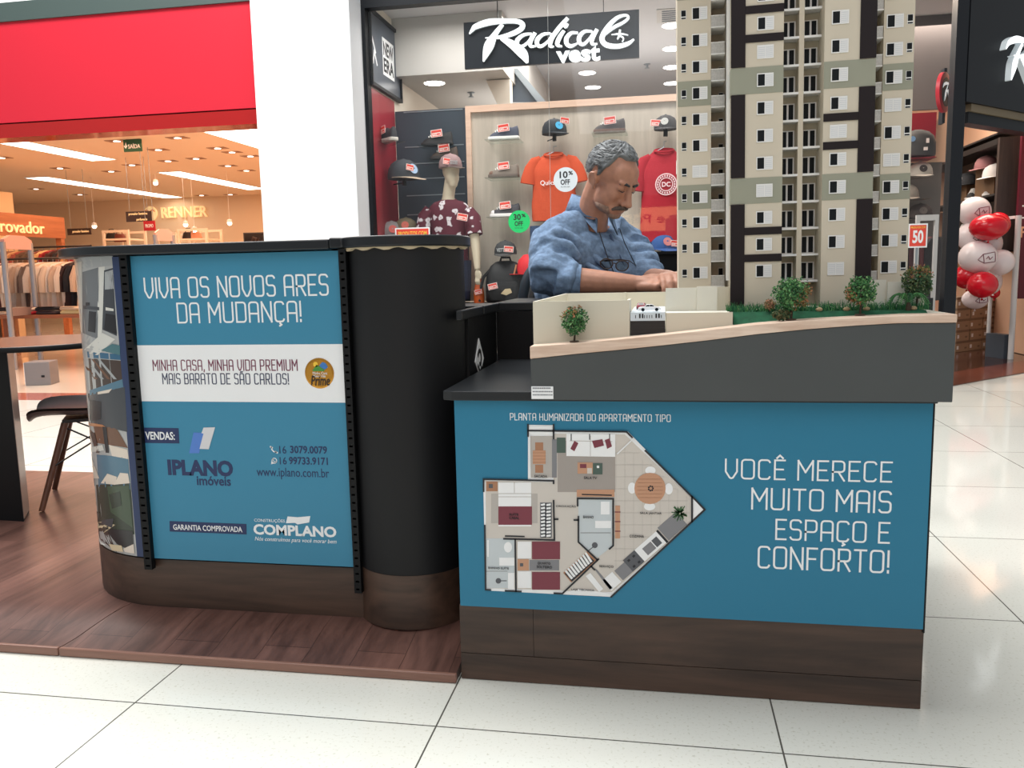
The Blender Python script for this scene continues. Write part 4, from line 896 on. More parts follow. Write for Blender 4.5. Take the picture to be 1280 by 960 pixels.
# ================================================================ OFFICE CHAIR
oc = thing('office_chair', 'black padded office chair the man sits on, small green tag on its back', 'chair', (-0.245, 3.18, DZ), math.radians(-50))
M_cush = mat('black chair fabric', (22, 24, 27), 0.8, bump=0.2, bscale=400); M_shellb = mat('dark grey blue plastic', (58, 68, 76), 0.35)
def pad(w_, d_, h_, n=28, e=3.2):
    rings = []
    for zz, s_ in ((0, .88), (h_*.15, .97), (h_*.5, 1), (h_*.85, .97), (h_, .86)):
        rings.append([(math.copysign(abs(math.cos(2*PI*i/n))**(2/e), math.cos(2*PI*i/n))*w_*s_, math.copysign(abs(math.sin(2*PI*i/n))**(2/e), math.sin(2*PI*i/n))*d_*s_, zz) for i in range(n)])
    return rings
q = MB().use(M_cush); q.loft(pad(.24, .24, .08)); q.at(Matrix.Identity(4)); so = q.build('seat', oc, angle=50); so.location = (0.02, 0, 0.50)
q = MB().use(M_cush); q.at(T(-0.235, 0, 0.765) @ RY(math.radians(96)) @ RZ(0)); q.loft(pad(.235, .185, .055)); q.build('backrest', oc, angle=50)
q = MB().use(M_shellb); q.at(T(-0.292, 0, 0.765) @ RY(math.radians(96))); q.loft(pad(.245, .195, .030)); bs = q.build('back_shell', oc, angle=50)
q = MB().use(mat('green white tag', (150, 214, 180), 0.5)); q.box(-0.262, -0.246, -0.188, -0.184, 0.70, 0.738); q.build('care_tag', oc, smooth=False)
q = MB().use(M_rod); q.tube([(-0.30, 0, .72), (-0.30, 0, .52), (-.22, 0, .46), (0, 0, .46)], .018, 8); q.build('back_bracket', oc)
q = MB().use(M_rod); q.lathe([(.03, .10), (.03, .30), (.02, .30), (.02, .495)], 16); q.build('gas_column', oc)
for i in range(5):
    a_ = 2*PI*i/5+.3; q = MB().use(M_rod); q.tube([(0, 0, .105), (.16*math.cos(a_), .16*math.sin(a_), .09), (.28*math.cos(a_), .28*math.sin(a_), .065)], [.024, .02, .014], 8); fo = q.build('foot_spoke', oc)
    q = MB().use(M_rod); q.at(T(.28*math.cos(a_), .28*math.sin(a_), .028) @ RZ(a_) @ RX(PI/2)); q.lathe([(0, -.02), (.026, -.02), (.028, 0), (.026, .02), (0, .02)], 14); q.build('caster', fo)

# ================================================================ THE MAN
man = thing('person', 'grey haired man in a blue denim shirt seated at the counter looking down', 'person', (-0.22, 3.12, DZ))
ML = Vector(man.location)
M_skin = mat('skin', (182, 132, 110), 0.5, var=0.10, vscale=38, bump=0.06, bscale=160)
def remeshed(mbs, name, parent, voxel, smooth=4, disp=None, material=None):
    o = mbs.build(name, parent, smooth=True, angle=180); 
    r_ = o.modifiers.new('skin', 'REMESH'); r_.mode = 'VOXEL'; r_.voxel_size = voxel; r_.use_smooth_shade = True
    if smooth: s_ = o.modifiers.new('relax', 'SMOOTH'); s_.factor = 0.5; s_.iterations = smooth
    if disp:
        for k_, (tx, st) in enumerate(disp):
            d_ = o.modifiers.new('folds%d' % k_, 'DISPLACE'); d_.texture = tx; d_.strength = st; d_.mid_level = 0.5; d_.texture_coords = 'LOCAL'
    return o
HS = 0.955
hp = pt(763, 226, Y=2.93)   # centre of the head
yw, pc = math.radians(38), math.radians(31)
fx = Vector((math.cos(pc)*math.cos(yw), -math.cos(pc)*math.sin(yw), -math.sin(pc)))
fy = Vector((math.sin(yw), math.cos(yw), 0)); fz = fx.cross(fy)
HM = Matrix(((fx.x, fy.x, fz.x, hp.x-ML.x), (fx.y, fy.y, fz.y, hp.y-ML.y), (fx.z, fy.z, fz.z, hp.z-ML.z), (0, 0, 0, 1))) @ SX(HS, HS, HS)
def Wp(px, py, Y): return pt(px, py, Y=Y)-ML
body = MB().use(M_skin)
body.at(HM)
for c_, r_ in (((-.010,0,.040),(.096,.077,.086)), ((.040,0,.045),(.054,.064,.055)), ((.045,0,-.012),(.047,.060,.060)), ((.030,0,-.060),(.060,.060,.044)), ((.034,.028,-.044),(.046,.036,.046)), ((.034,-.028,-.044),(.046,.036,.046)), ((.070,0,-.090),(.024,.028,.020)),
               ((.056,.034,-.022),(.030,.024,.032)), ((.056,-.034,-.022),(.030,.024,.032)), ((.084,.027,.030),(.014,.026,.010)), ((.084,-.027,.030),(.014,.026,.010)), ((.0995,0,-.035),(.013,.010,.013)),
               ((.077,.031,.009),(.0165,.017,.013)), ((.077,-.031,.009),(.0165,.017,.013)), ((.1185,0,-.035),(.0150,.0135,.0125)), ((.104,.0135,-.040),(.012,.009,.010)), ((.104,-.0135,-.040),(.012,.009,.010)),
               ((.092,0,-.0665),(.0135,.025,.0055)), ((.090,0,-.0765),(.0135,.021,.0065)), ((.070,0,-.072),(.028,.042,.026))): body.ball(c_, r_, 20, 14)
body.tube([(.088,0,.030), (.098,0,.004), (.116,0,-.030)], [.010, .0105, .0125], 10)
for s_ in (1, -1):
    body.at(HM @ T(-.010, s_*.077, -.006) @ RY(math.radians(-12)) @ RX(s_*math.radians(-14)))
    body.ball((0, 0, .004), (.019, .0075, .029), 14, 10); body.ball((.002, 0, -.024), (.010, .006, .012), 10, 8)
    body.tube([(.012, s_*.005, -.012), (.017, s_*.006, .010), (.008, s_*.007, .029), (-.010, s_*.007, .027), (-.017, s_*.007, .008), (-.010, s_*.005, -.014)], .0045, 8)
body.at(Matrix.Identity(4))
hM = lambda *p: HM @ Vector(p)
neckb = Wp(738, 272, 3.02); chest = Wp(742, 330, 3.07); pelvis = Vector((0, 0.02, 0.60))
body.tube([hM(-.035, 0, -.005), hM(-.030, 0, -.075), neckb+Vector((0.005, -0.01, .0)), neckb+Vector((-.01, .03, -.06))], [.050, .053, .060, .07], 16)
rs, ls = Wp(694, 302, 2.90), Wp(784, 303, 3.18)       # shoulders
re_, le_ = Wp(689, 349, 2.78), Wp(806, 352, 3.03)     # elbows
rw, lw = Wp(793, 351.5, 2.80), Wp(836, 341, 2.87)      # wrists
re_.z = max(re_.z, 0.955-DZ)
rw.z = 0.906+0.038-DZ+0.010
lw.z = 0.906+0.050-DZ+0.012
def bodytube(*pr): body.tube([p for p, r in pr], [r for p, r in pr], 14)
bodytube((neckb+Vector((-.01, .03, -.03)), .06), (chest+Vector((0, .04, 0)), .085), (chest.lerp(pelvis, .5), .10), (pelvis, .12))
bodytube((rs, .046), (rs.lerp(re_, .5), .040), (re_, .032)); bodytube((re_, .034), (re_.lerp(rw, .3), .046), (re_.lerp(rw, .7), .038), (rw, .030))
bodytube((ls, .052), (ls.lerp(le_, .5), .048), (le_, .043)); bodytube((le_, .044), (le_.lerp(lw, .4), .043), (lw, .030))
bodytube((rs, .045), (neckb+Vector((-.01, .03, -.06)), .05), (ls, .045))
fd = Vector((.66, -.75, 0)); sd = Vector((.75, .66, 0))   # his facing direction and his left
knees, feet = [], []
for s_ in (-1, 1):
    hipp = pelvis+sd*s_*.10+Vector((0, 0, -.03)); kn = hipp+fd*.40+sd*s_*.05; kn.z = 0.53; an = kn+fd*(-.02); an.z = .09
    bodytube((hipp, .085), (hipp.lerp(kn, .5), .078), (kn, .06)); bodytube((kn, .06), (kn.lerp(an, .35), .056), (an, .04)); bodytube((an, .04), (an+fd*.14+Vector((0, 0, -.05)), .03)); knees.append((hipp, kn, an))
def hand(wr, d, up, lat, sc_, curls, thumb):
    """wr wrist, d along the hand, up = back of the hand, lat = towards the thumb"""
    d = d.normalized(); lat = (lat-d*lat.dot(d)).normalized(); up_ = up-d*up.dot(d)-lat*up.dot(lat); up = up_.normalized()
    P = lambda a, b_, c_: wr+(d*a+lat*b_+up*c_)*sc_
    body.tube([wr-d*.05, wr+d*.012*sc_, P(.045, 0, 0)], [.030, .027*sc_, .024*sc_], 12)
    for a_ in (.035, .055, .075): body.tube([P(a_, -.030, .002), P(a_, 0, .004), P(a_, .030, .002)], [.0125*sc_, .0165*sc_, .0135*sc_], 10)
    for k_, (o_, ln, r_) in enumerate(((.031, .074, .0098), (.0105, .082, .0100), (-.0105, .077, .0095), (-.030, .060, .0085))):
        b0 = P(.015, o_*.55, 0); b1 = P(.088-abs(o_-.005)*.22, o_, .004)
        body.tube([b0, b0.lerp(b1, .6)+up*.003*sc_, b1], [.0165*sc_, .0165*sc_, .0115*sc_], 10)
        pth = [b1]; ang = 0.0; cur = b1; rr = [r_*1.12*sc_]
        for seg, c_ in zip((.45, .31, .24), curls[k_]):
            ang += math.radians(c_); dv = d*math.cos(ang)-up*math.sin(ang)+lat*(o_*1.2)*0.4
            cur = cur+dv*ln*seg*sc_; pth.append(cur); rr.append(r_*(1.0 if len(pth) < 3 else .90 if len(pth) < 4 else .78)*sc_)
        body.tube(pth, rr, 10); body.ball(tuple(cur), r_*.78*sc_, 10, 8)
    t0, t1, t2, t3 = P(.018, .022, -.004), P(.048, .046, -.010), P(.078, .052, -.020+thumb), P(.102, .046, -.024+thumb)
    body.tube([t0, t1, t2, t3], [.0165*sc_, .0135*sc_, .0108*sc_, .0085*sc_], 10); body.ball(tuple(t3), .0086*sc_, 10, 8)
hand(rw, Vector((.97, -.10, -.02)), Vector((-.05, -.55, .85)), Vector((.1, .84, .50)), 1.05, ((28, 30, 20), (34, 36, 24), (40, 40, 26), (46, 42, 28)), .0)
hand(lw, Vector((.10, -.85, .03)), Vector((.25, .10, .95)), Vector((-.95, -.1, -.05)), 1.05, ((26, 30, 20), (32, 36, 24), (38, 40, 26), (44, 42, 26)), .004)
bodyo = remeshed(body, 'body', man, 0.0048, 2)
# face details that are hair or lids
M_hair = mat('grey hair', (104, 108, 111), 0.6, var=0.6, vscale=26, stretch=(0.5, 2.2, 2.2)); M_hdark = mat('dark grey hair', (58, 59, 62), 0.65); M_hlight = mat('silver hair', (152, 156, 159), 0.55)
def on_skull(az, el, off):
    c_, r_ = Vector((-.010, 0, .040)), (.096, .077, .086)
    d = Vector((math.cos(el)*math.cos(az), math.cos(el)*math.sin(az), math.sin(el)))
    k_ = 1/math.sqrt((d.x/r_[0])**2+(d.y/r_[1])**2+(d.z/r_[2])**2)
    p = c_+d*k_
    # forehead bulge
    c2, r2 = Vector((.040, 0, .045)), (.054, .064, .055)
    for _ in range(1):
        oc_ = (c_-c2); A = sum((d[i]/r2[i])**2 for i in range(3)); B = 2*sum(d[i]*oc_[i]/r2[i]**2 for i in range(3)); Cc = sum((oc_[i]/r2[i])**2 for i in range(3))-1
        D = B*B-4*A*Cc
        if D > 0: k2 = (-B+math.sqrt(D))/(2*A); k_ = max(k_, k2)
    return c_+d*(k_+off)
HLN = ((0,41),(.4,40),(.62,45),(.82,45),(.95,32),(1.05,17),(1.2,8),(1.3,-8),(1.40,-22),(1.48,-24),(1.55,2),(1.75,6),(1.88,-8),(2.05,-30),(3.3,-44))
def hairline(az):
    a = abs(az)
    for (x0, y0), (x1, y1) in zip(HLN, HLN[1:]):
        if a <= x1: return math.radians(y0+(y1-y0)*(a-x0)/(x1-x0))
    return math.radians(-44)
q = MB().use(M_hair); nA, nE = 72, 16; rings = []
for j in range(nE+1):
    t = j/nE; rg = []
    for i in range(nA):
        az = -PI+2*PI*(i+.5)/nA; el = hairline(az)*t+PI/2*(1-t) if False else PI/2+(hairline(az)-PI/2)*t
        thick = (.013+.005*max(0, math.cos(az)))*(1-.45*t)+.0022*math.sin(az*11+t*9)+.0016*math.sin(az*23-t*17)
        if j == nE: thick = -.004
        rg.append(tuple(on_skull(az, el, thick)))
    rings.append(rg)
q.at(HM); q.loft(rings, cap=False); q.add([tuple(on_skull(0, PI/2, .013))], [])
hairo = q.build('hair', man, angle=180)
q = MB(); q.at(HM)
for i in range(620):
    az = random.uniform(-PI, PI); t0 = random.uniform(.05, .85); hl = hairline(az); el0 = PI/2+(hl-PI/2)*t0
    q.use(random.choice((M_hair, M_hdark, M_hlight, M_hair, M_hdark if abs(az) > 1.2 else M_hlight)))
    pth = []; L_ = random.uniform(.18, .42)
    for k_ in range(5):
        s0 = k_/4
        # combed back: move towards azimuth pi and down
        a2 = az+math.copysign(min(PI-abs(az), 1.0)*L_*1.4*s0*(1.0 if abs(az) < 2.3 else .3), az); e2_ = el0+(.55 if abs(az) < .8 else -.35)*L_*s0
        e2_ = max(e2_, hairline(a2)+.03) if abs(a2) < PI else e2_
        pth.append(on_skull(a2, min(e2_, 1.5), .0125-.004*t0+.0022*math.sin(s0*PI)))
    q.tube(pth, [.0007, .0012, .0012, .001, .0003], 4)
q.build('hair_strands', hairo, smooth=True)
q = MB().use(M_hdark); q.at(HM)
for s_ in (1, -1): q.tube([(.0985, s_*.010, .025), (.097, s_*.028, .030), (.083, s_*.047, .024)], [.0035, .0052, .0022], 8)
q.build('eyebrows', man)
q = MB().use(M_hdark); q.at(HM)
for s_ in (1, -1): q.tube([(.0925, s_*.017, .0025), (.0945, s_*.030, -.0005), (.0865, s_*.044, .0025)], [.0010, .0018, .0008], 6)
q.build('eyelashes', man)
M_must = mat('dark grey moustache', (92, 80, 74), 0.8, var=.4, vscale=90)
q = MB().use(M_must); q.at(HM)
for s_ in (1, -1): q.tube([(.1085, 0, -.0525), (.105, s_*.014, -.055), (.093, s_*.028, -.063), (.084, s_*.033, -.072)], [.0080, .0082, .0065, .004], 10)
q.build('moustache', man)
M_beard = mat('grey stubble', (148, 120, 106), 0.85, var=.28, vscale=120)
q = MB().use(M_beard); q.at(HM); q.ball((.0725, 0, -.0925), (.0245, .030, .0185), 18, 12); q.ball((.040, 0, -.0765), (.0505, .0600, .0290), 22, 14); q.build('stubble_beard', man)
# shirt
tx1 = bpy.data.textures.new('shirt folds', 'MARBLE'); tx1.noise_scale = 0.16; tx1.noise_depth = 1; tx1.turbulence = 9; tx1.marble_type = 'SOFT'
tx2 = bpy.data.textures.new('shirt creases', 'CLOUDS'); tx2.noise_scale = 0.05; tx2.noise_depth = 1
def denim():
    m = mat('blue chambray shirt', (110, 134, 164), 0.9, var=0.22, vscale=70, bump=0.5, bscale=42); return m
M_den = denim(); M_dend = mat('darker chambray seam', (64, 84, 116), 0.85)
q = MB().use(M_den)
def st(*pr): q.tube([p for p, r in pr], [r for p, r in pr], 18)
up_ = Vector((0, 0, 1))
spine = [(neckb+Vector((-.012, .035, -.035)), .088), (neckb+Vector((-.015, .05, -.10)), .135), (chest+Vector((-.02, .03, -.06)), .165), (chest.lerp(pelvis, .45)+Vector((-.0, .0, 0)), .180), (chest.lerp(pelvis, .85), .185)]
for s_ in (-1, 1): q.tube([p+sd*s_*(.045+.012*i) for i, (p, r) in enumerate(spine)], [r*.86 for p, r in spine], 18)
q.tube([p+fd*.02 for p, r in spine], [r*.95 for p, r in spine], 18)
st((rs.lerp(neckb, .55)+Vector((0, .01, .012)), .062), (rs+Vector((-.006, 0, .004)), .074), (rs.lerp(re_, .45)+Vector((-.012, 0, 0)), .072), (re_+Vector((-.012, .01, .006)), .066), (re_.lerp(rw, .18)+Vector((0, 0, .003)), .058), (re_.lerp(rw, .29), .054))
st((ls.lerp(neckb, .55)+Vector((0, .01, .008)), .062), (ls, .072), (ls.lerp(le_, .5)+Vector((.008, 0, 0)), .066), (le_, .058), (le_.lerp(lw, .30), .052))
st((rs+Vector((0, 0, -.035)), .078), (neckb.lerp(chest, .65)+fd*.05+Vector((0, 0, -.035)), .090), (ls+Vector((0, 0, -.035)), .078))
st((neckb.lerp(chest, .30)+fd*.03+Vector((0, 0, -.030)), .068), (chest+fd*.06+Vector((0, 0, -.03)), .130), (chest.lerp(pelvis, .4)+fd*.06, .165))
def around(p0, p1, t, r, tilt, a0, a1, n=12):
    ax_ = (p1-p0).normalized(); u1 = ax_.cross(Vector((0, 1, .3))).normalized(); u2 = ax_.cross(u1); c0 = p0.lerp(p1, t)
    return [c0+(u1*math.cos(a)+u2*math.sin(a))*r+ax_*tilt*math.sin(a+1) for a in [a0+(a1-a0)*i/n for i in range(n+1)]]
for t_, r_, tl, w_ in ((.28, .078, .04, .015), (.42, .076, -.05, .017), (.55, .073, .045, .016), (.67, .071, -.04, .018), (.78, .069, .036, .017), (.89, .068, -.028, .017), (.98, .067, .02, .015)):
    pth = around(rs, re_, t_, r_, tl, -2.6+t_*2, 2.2+t_); q.tube(pth, [w_*(.35+.65*math.sin(PI*i/12)) for i in range(13)], 8)
    pth = around(ls, le_, t_, r_*.92, tl, -2.6+t_*2, 2.2+t_); q.tube(pth, [w_*(.35+.65*math.sin(PI*i/12)) for i in range(13)], 8)
for t_ in (.06, .13, .20): q.tube(around(re_, rw, t_, .061, .012, -3, 2.6), .010, 8)
shirt = remeshed(q, 'shirt', man, 0.0065, 3, ((tx1, .016), (tx2, .014)))
# rolled cuff, collar, placket, pocket
q = MB().use(M_den); ax = (rw-re_).normalized()
for k_ in range(2): 
    c0 = re_.lerp(rw, .25+.035*k_); q.tube([c0, c0+ax*.02], [.057-.002*k_, .056-.002*k_], 20)
q.build('cuff', man)
q = MB().use(M_den)
def collar_pts(r, dz, open_=.5, n=18):
    c0 = neckb+Vector((-.004, .012, .046)); out = []
    for i in range(n+1):
        a_ = open_+(2*PI-2*open_)*i/n; v = fd*math.cos(a_)*r*1.02+sd*math.sin(a_)*r*1.0
        out.append(c0+v+Vector((0, 0, dz-.035*max(0, math.cos(a_))-.004*math.sin(a_*3))))
    return out
inner, outer = collar_pts(.059, .036, .42), collar_pts(.084, -.026, .36)
vs = [tuple(p) for p in inner]+[tuple(p) for p in outer]; n_ = len(inner)
q.add(vs, [(i, i+1, n_+i+1, n_+i) for i in range(n_-1)])
# collar points hanging at the front
for e_ in (0, n_-1):
    s_ = 1 if e_ == 0 else -1
    tip = outer[e_]+fd*.022+Vector((0, 0, -.050))+sd*s_*.014
    q.add([tuple(inner[e_]), tuple(outer[e_]), tuple(tip), tuple(outer[e_+s_*2]), ], [(0, 1, 2), (1, 3, 2)])
co = q.build('collar', man, angle=60); so_ = co.modifiers.new('cloth', 'SOLIDIFY'); so_.thickness = .0045
def on_front(u_, h):
    """point just before the chest: u_ to his left, h below the neck"""
    ax0 = neckb+Vector((-.012, .035, -.035)); ax1 = chest.lerp(pelvis, .45); t = h/.30; c0 = ax0.lerp(ax1, t); r0 = .105+(.225-.105)*min(1, t*1.25)
    return c0+sd*u_+fd*math.sqrt(max(.0001, r0*r0-u_*u_*.55))
q = MB().use(M_dend); pth = [on_front(.0, .03+.02*i)+fd*.004 for i in range(13)]
q.tube(pth, .0042, 6)
q.build('placket', man)
q = MB().use(M_den)
for u0, h0, u1, h1, w_ in ((-.13, .06, -.02, .20, .013), (-.15, .11, -.03, .24, .014), (-.12, .17, -.01, .27, .012), (.12, .07, .03, .18, .012), (.13, .13, .03, .25, .013), (-.16, .22, -.05, .29, .014), (-.08, .05, -.01, .13, .010)):
    pth = [on_front(u0+(u1-u0)*k_/8, h0+(h1-h0)*k_/8)-fd*.004 for k_ in range(9)]; q.tube(pth, [w_*(.25+.75*math.sin(PI*k_/8)) for k_ in range(9)], 8)
q.build('front_folds', shirt, angle=180)
q = MB().use(M_den); q.loft([[tuple(on_front(u_, h_)+fd*o_) for u_, h_ in ((.055, .10), (.125, .10), (.125, .19), (.09, .205), (.055, .19))] for o_ in (-.012, .009)]); q.build('chest_pocket', shirt, bevel=.002, smooth=False)
# trousers, shoes
M_trs = mat('dark trousers', (40, 44, 56), 0.85, bump=.2, bscale=60); q = MB().use(M_trs)
for hipp, kn, an in knees: q.tube([hipp+Vector((0,0,.0)), hipp.lerp(kn, .5), kn], [.105, .095, .078], 16); q.tube([kn, kn.lerp(an, .5), an+Vector((0, 0, .0))], [.078, .068, .06], 16); q.ball(tuple(kn), .078, 14, 10)
q.tube([pelvis+Vector((0, 0, .06)), pelvis+Vector((0, 0, -.02))], [.165, .155], 18); remeshed(q, 'trousers', man, 0.012, 3)
for hipp, kn, an in knees:
    q = MB().use(M_rod); z_ = .035; c0 = Vector((an.x, an.y, z_)); q.tube([c0-fd*.07, c0-fd*.02+Vector((0, 0, .012)), c0+fd*.08, c0+fd*.17, c0+fd*.20], [.026, .042, .040, .034, .018], 14); q.build('shoe', man)
# glasses hanging on a cord at the chest
gp = Wp(768, 331, 2.835)
eg = thing('eyeglasses', 'dark eyeglasses hanging from a cord at the chest of the man in blue', 'eyeglasses', gp+ML)
M_gf = mat('dark tortoise frame', (40, 30, 26), 0.3); q = MB().use(M_gf); gl_ = MB().use(glass_mat('eyeglass lens', (.8, .8, .78), .5))
for s_ in (-1, 1):
    cx_ = s_*.026; pth = [(cx_+.021*math.cos(a_), -.004, .019*math.sin(a_)*.9-.004*s_) for a_ in [2*PI*i/20 for i in range(21)]]
    q.tube(pth, .0022, 6); gl_.at(T(cx_, -.004, -.004*s_) @ RX(PI/2)); gl_.lathe([(0, -.0006), (.0195, -.0006), (.0195, .0006), (0, .0006)], 18)
q.tube([(-.006, -.004, .004), (0, -.006, .006), (.006, -.004, .002)], .002, 6); q.build('frame', eg); gl_.build('lenses', eg)
q = MB().use(M_gf)
for s_ in (-1, 1): q.tube([(s_*.047, -.003, .006), (s_*.050, .012, .012), (s_*.018, .020, .018), (-s_*.035, .018, .012)], .0018, 6)
q.build('temples', eg)
q = MB().use(M_rod); gW = gp
q.tube([(-.05, .012, .012), tuple(on_front(-.06, .20)-gW+fd*.012), tuple(on_front(-.055, .10)-gW+fd*.012), tuple(on_front(-.05, .02)-gW+fd*.02)], .0016, 6)
q.tube([(.05, .012, .012), tuple(on_front(.05, .14)-gW+fd*.012), tuple(on_front(.045, .06)-gW+fd*.012), tuple(on_front(.045, .01)-gW+fd*.02)], .0016, 6)
q.build('neck_cord', eg)
# ================================================================ SPORTS SHOP: shell
YG = 7.30
M_floor2 = mat('dark reddish shop floor', (58, 34, 30), 0.12); M_strip2 = mat('red brown shop threshold', (112, 58, 46), 0.2)
A_ = pt(1195, 478, Z=0); cxr = pt(1206, 100, Y=YG).x   # chamfer corner at the shop front line
O45 = Vector((cxr, YG, 0)); G45 = T(*O45) @ RZ(PI/4); uin = Vector((-math.sqrt(.5), math.sqrt(.5), 0)); uax = Vector((math.sqrt(.5), math.sqrt(.5), 0))
def p45(px, py, d):
    """measurement on a plane parallel to the chamfered shop front, d behind it -> local (u, d, z)"""
    D = pt(px, py, Y=1.0)-CAM; t = (d-(CAM-O45).dot(uin))/D.dot(uin); P = CAM+D*t
    return Vector(((P-O45).dot(uax), d, P.z))
sx0 = -2.585
q = MB().use(M_floor2); q.prism([(sx0, YG+.02), (cxr, YG+.02), (cxr+4.2, YG+4.22), (cxr+4.2, 13), (sx0, 13)], 0.0012, 0.004, 'z'); struct(q.build('floor_shop', smooth=False))
q = MB().use(M_strip2); q.at(G45); q.box(0.0, 6.0, -0.02, 0.42, 0.0042, 0.006); struct(q.build('trim_5', smooth=False))
ZSC = 3.45; ZFT = 3.31
q = MB().use(M_ceilgrey); q.prism([(sx0-.1, YG), (cxr, YG), (cxr+4.2, YG+4.2), (cxr+4.2, 13), (sx0-.1, 13)], ZSC, ZSC+.08, 'z'); struct(q.build('ceiling_shop', smooth=False))
q = MB().use(M_grey); q.box(-3.29, 6.5, 12.9, 13.0, 0, ZSC); struct(q.build('wall_shop_back', smooth=False))
zred = pt(484, 118, Y=7.7).z
M_swred = mat('glossy red wall panel', (150, 34, 48), 0.3); M_cream2 = mat('cream shop wall', (226, 218, 204), 0.7)
q = MB().use(M_cream2); q.box(sx0-.1, sx0, YG, 12.9, 0, ZSC); q.use(M_swred); q.box(sx0, sx0+.012, YG+.06, 8.04, 0.3, zred); struct(q.build('wall_shop_left', smooth=False))
zbk = pt(520, 94, Y=8.09).z; bxr = pt(600, 80, Y=8.09).x
q = MB().use(M_grey); q.prism([(sx0, zbk), (bxr, zbk), (bxr+.0, zbk), (bxr+.22, zbk-.0), (bxr+.22, ZSC-.002), (sx0, ZSC-.002)], 8.09, 11.5, 'y'); struct(q.build('ceiling_bulkhead', smooth=False))
q = MB().use(M_cream2); q.prism([(bxr-.02, zbk-.01), (bxr+.16, 2.52), (bxr+.22, 2.52), (bxr+.22, zbk-.01)], 8.45, 8.6, 'y'); struct(q.build('wall_bulkhead_end', smooth=False))
q = MB().use(M_frame); q.box(sx0-.12, sx0+.02, YG-.03, YG+.07, 0, ZFT); q.box(sx0-.12, cxr-.08, YG-.03, YG+.07, ZFT-.002, ZFT+.6); q.box(cxr-.085, cxr, YG-.03, YG+.10, 0, ZSC+.6); struct(q.build('window_1', smooth=False))
M_gl = glass_mat('shop window glass', (0.97, 0.98, 0.975), 0.22)
xs = pt(687, 200, Y=YG).x
q = MB().use(M_gl); q.quad((sx0+.02, YG+.02, .28), (xs-.002, YG+.02, .28), (xs-.002, YG+.02, ZFT), (sx0+.02, YG+.02, ZFT)); struct(q.build('window_2', smooth=False))
q = MB().use(M_gl); q.quad((xs+.002, YG+.02, .28), (cxr-.085, YG+.02, .28), (cxr-.085, YG+.02, ZFT), (xs+.002, YG+.02, ZFT)); struct(q.build('window_3', smooth=False))
q = MB().use(mat('clear silicone seam', (150, 152, 150), 0.4)); q.box(xs-.0012, xs+.0012, YG+.016, YG+.024, .28, ZFT); struct(q.build('trim_6', smooth=False))
q = MB().use(M_frame); q.box(sx0+.02, cxr-.085, YG-.02, YG+.05, 0.0045, .28); struct(q.build('trim_7', smooth=False))
q = MB().use(M_black); q.box(sx0+.012, cxr-.14, YG+.06, 8.02, 0.3, 0.72); struct(q.build('floor_display', smooth=False))
# back panels of the window display
YB = 8.05
M_pine = wood_mat('greyish oak display panel', (170, 160, 146), (204, 194, 180), 'z', 3.0, 0.55); M_pinef = wood_mat('pale wood frame', (206, 172, 150), (228, 198, 176), 'x', 5.0, 0.5)
M_slat = mat('dark slate slatwall', (56, 66, 76), 0.4); M_alu = mat('aluminium slot', (150, 158, 164), 0.35, metal=.6)
xq = pt(584, 200, Y=YB).x; zq = pt(590, 133, Y=YB).z; xend = 1.35
q = MB().use(M_pine); q.box(xq+.05, xend-.05, YB, YB+.03, 0.73, zq-.06); q.use(M_pinef); q.box(xq, xend, YB-.03, YB+.03, zq-.06, zq); q.box(xq, xq+.05, YB-.03, YB+.03, 0.73, zq-.06); q.box(xend-.05, xend, YB-.03, YB+.03, 0.73, zq-.06)
tag(q.build('display_board', None, smooth=False), 'wide oak coloured display panel behind the shop window goods', 'display panel')
zs = pt(540, 137, Y=YB).z
q = MB().use(M_slat); q.box(sx0+.013, xq-.004, YB, YB+.03, 0.73, zs)
sw = thing('slatwall_panel', 'dark slate slatwall panel at the left of the shop window', 'display panel', (0, 0, 0)); q.build('board', sw, smooth=False)
for py_ in (152, 196, 217, 236, 257, 281): q = MB().use(M_alu); z_ = pt(540, py_-14, Y=YB).z; q.box(sx0+.10, xq-.03, YB-.004, YB-.0005, z_-.010, z_); q.build('slot_rail', sw, smooth=False)
# ceiling downlights and sprinklers
def downlight(label, x, y, z, r=.10, m=None, grp=None):
    t_ = thing('downlight', label, 'ceiling light', (x, y, z), 0, grp); k = MB().use(M_white); k.lathe([(r, -.001), (r+.012, -.006), (r+.012, -.001)], 32, cap=False); k.build('rim', t_)
    k = MB().use(m or M_glowc); k.lathe([(0, -.008), (r, -.006), (r, -.0015), (0, -.0015)], 32); k.build('diffuser', t_)
for (px_, py_), lb in (((838, 33), 'nearest'), ((838, 62), 'second'), ((838, 85), 'third'), ((838, 105), 'fourth')):
    p = pt(px_, py_, Z=ZSC-.01); downlight('round ceiling light in the shop, %s of the row left of the tower model' % lb, p.x+.02, p.y, ZSC)
for (px_, py_), lb in (((734, 92), 'upper'), ((741, 110), 'lower')):
    p = pt(px_, py_, Z=ZSC-.01); downlight('%s of two round ceiling lights below the word vest' % lb, p.x, p.y, ZSC)
p = pt(543, 105, Z=zbk-.01); downlight('round ceiling light in the dropped ceiling above the slatwall', p.x, p.y, zbk)
p = pt(1179, 40, Z=ZSC-.01); downlight('round ceiling light right of the tower model', p.x, p.y, ZSC)
def sprinkler(label, x, y, z):
    t_ = thing('sprinkler', label, 'sprinkler', (x, y, z)); k = MB().use(M_alu); k.lathe([(.04, -.001), (.04, -.008), (.014, -.012), (.014, -.04), (.03, -.045), (.03, -.05), (0, -.05)], 14); k.build('head', t_)
p = pt(586, 113, Z=zbk); sprinkler('sprinkler in the dropped ceiling over the slatwall', p.x, p.y+.1, zbk)
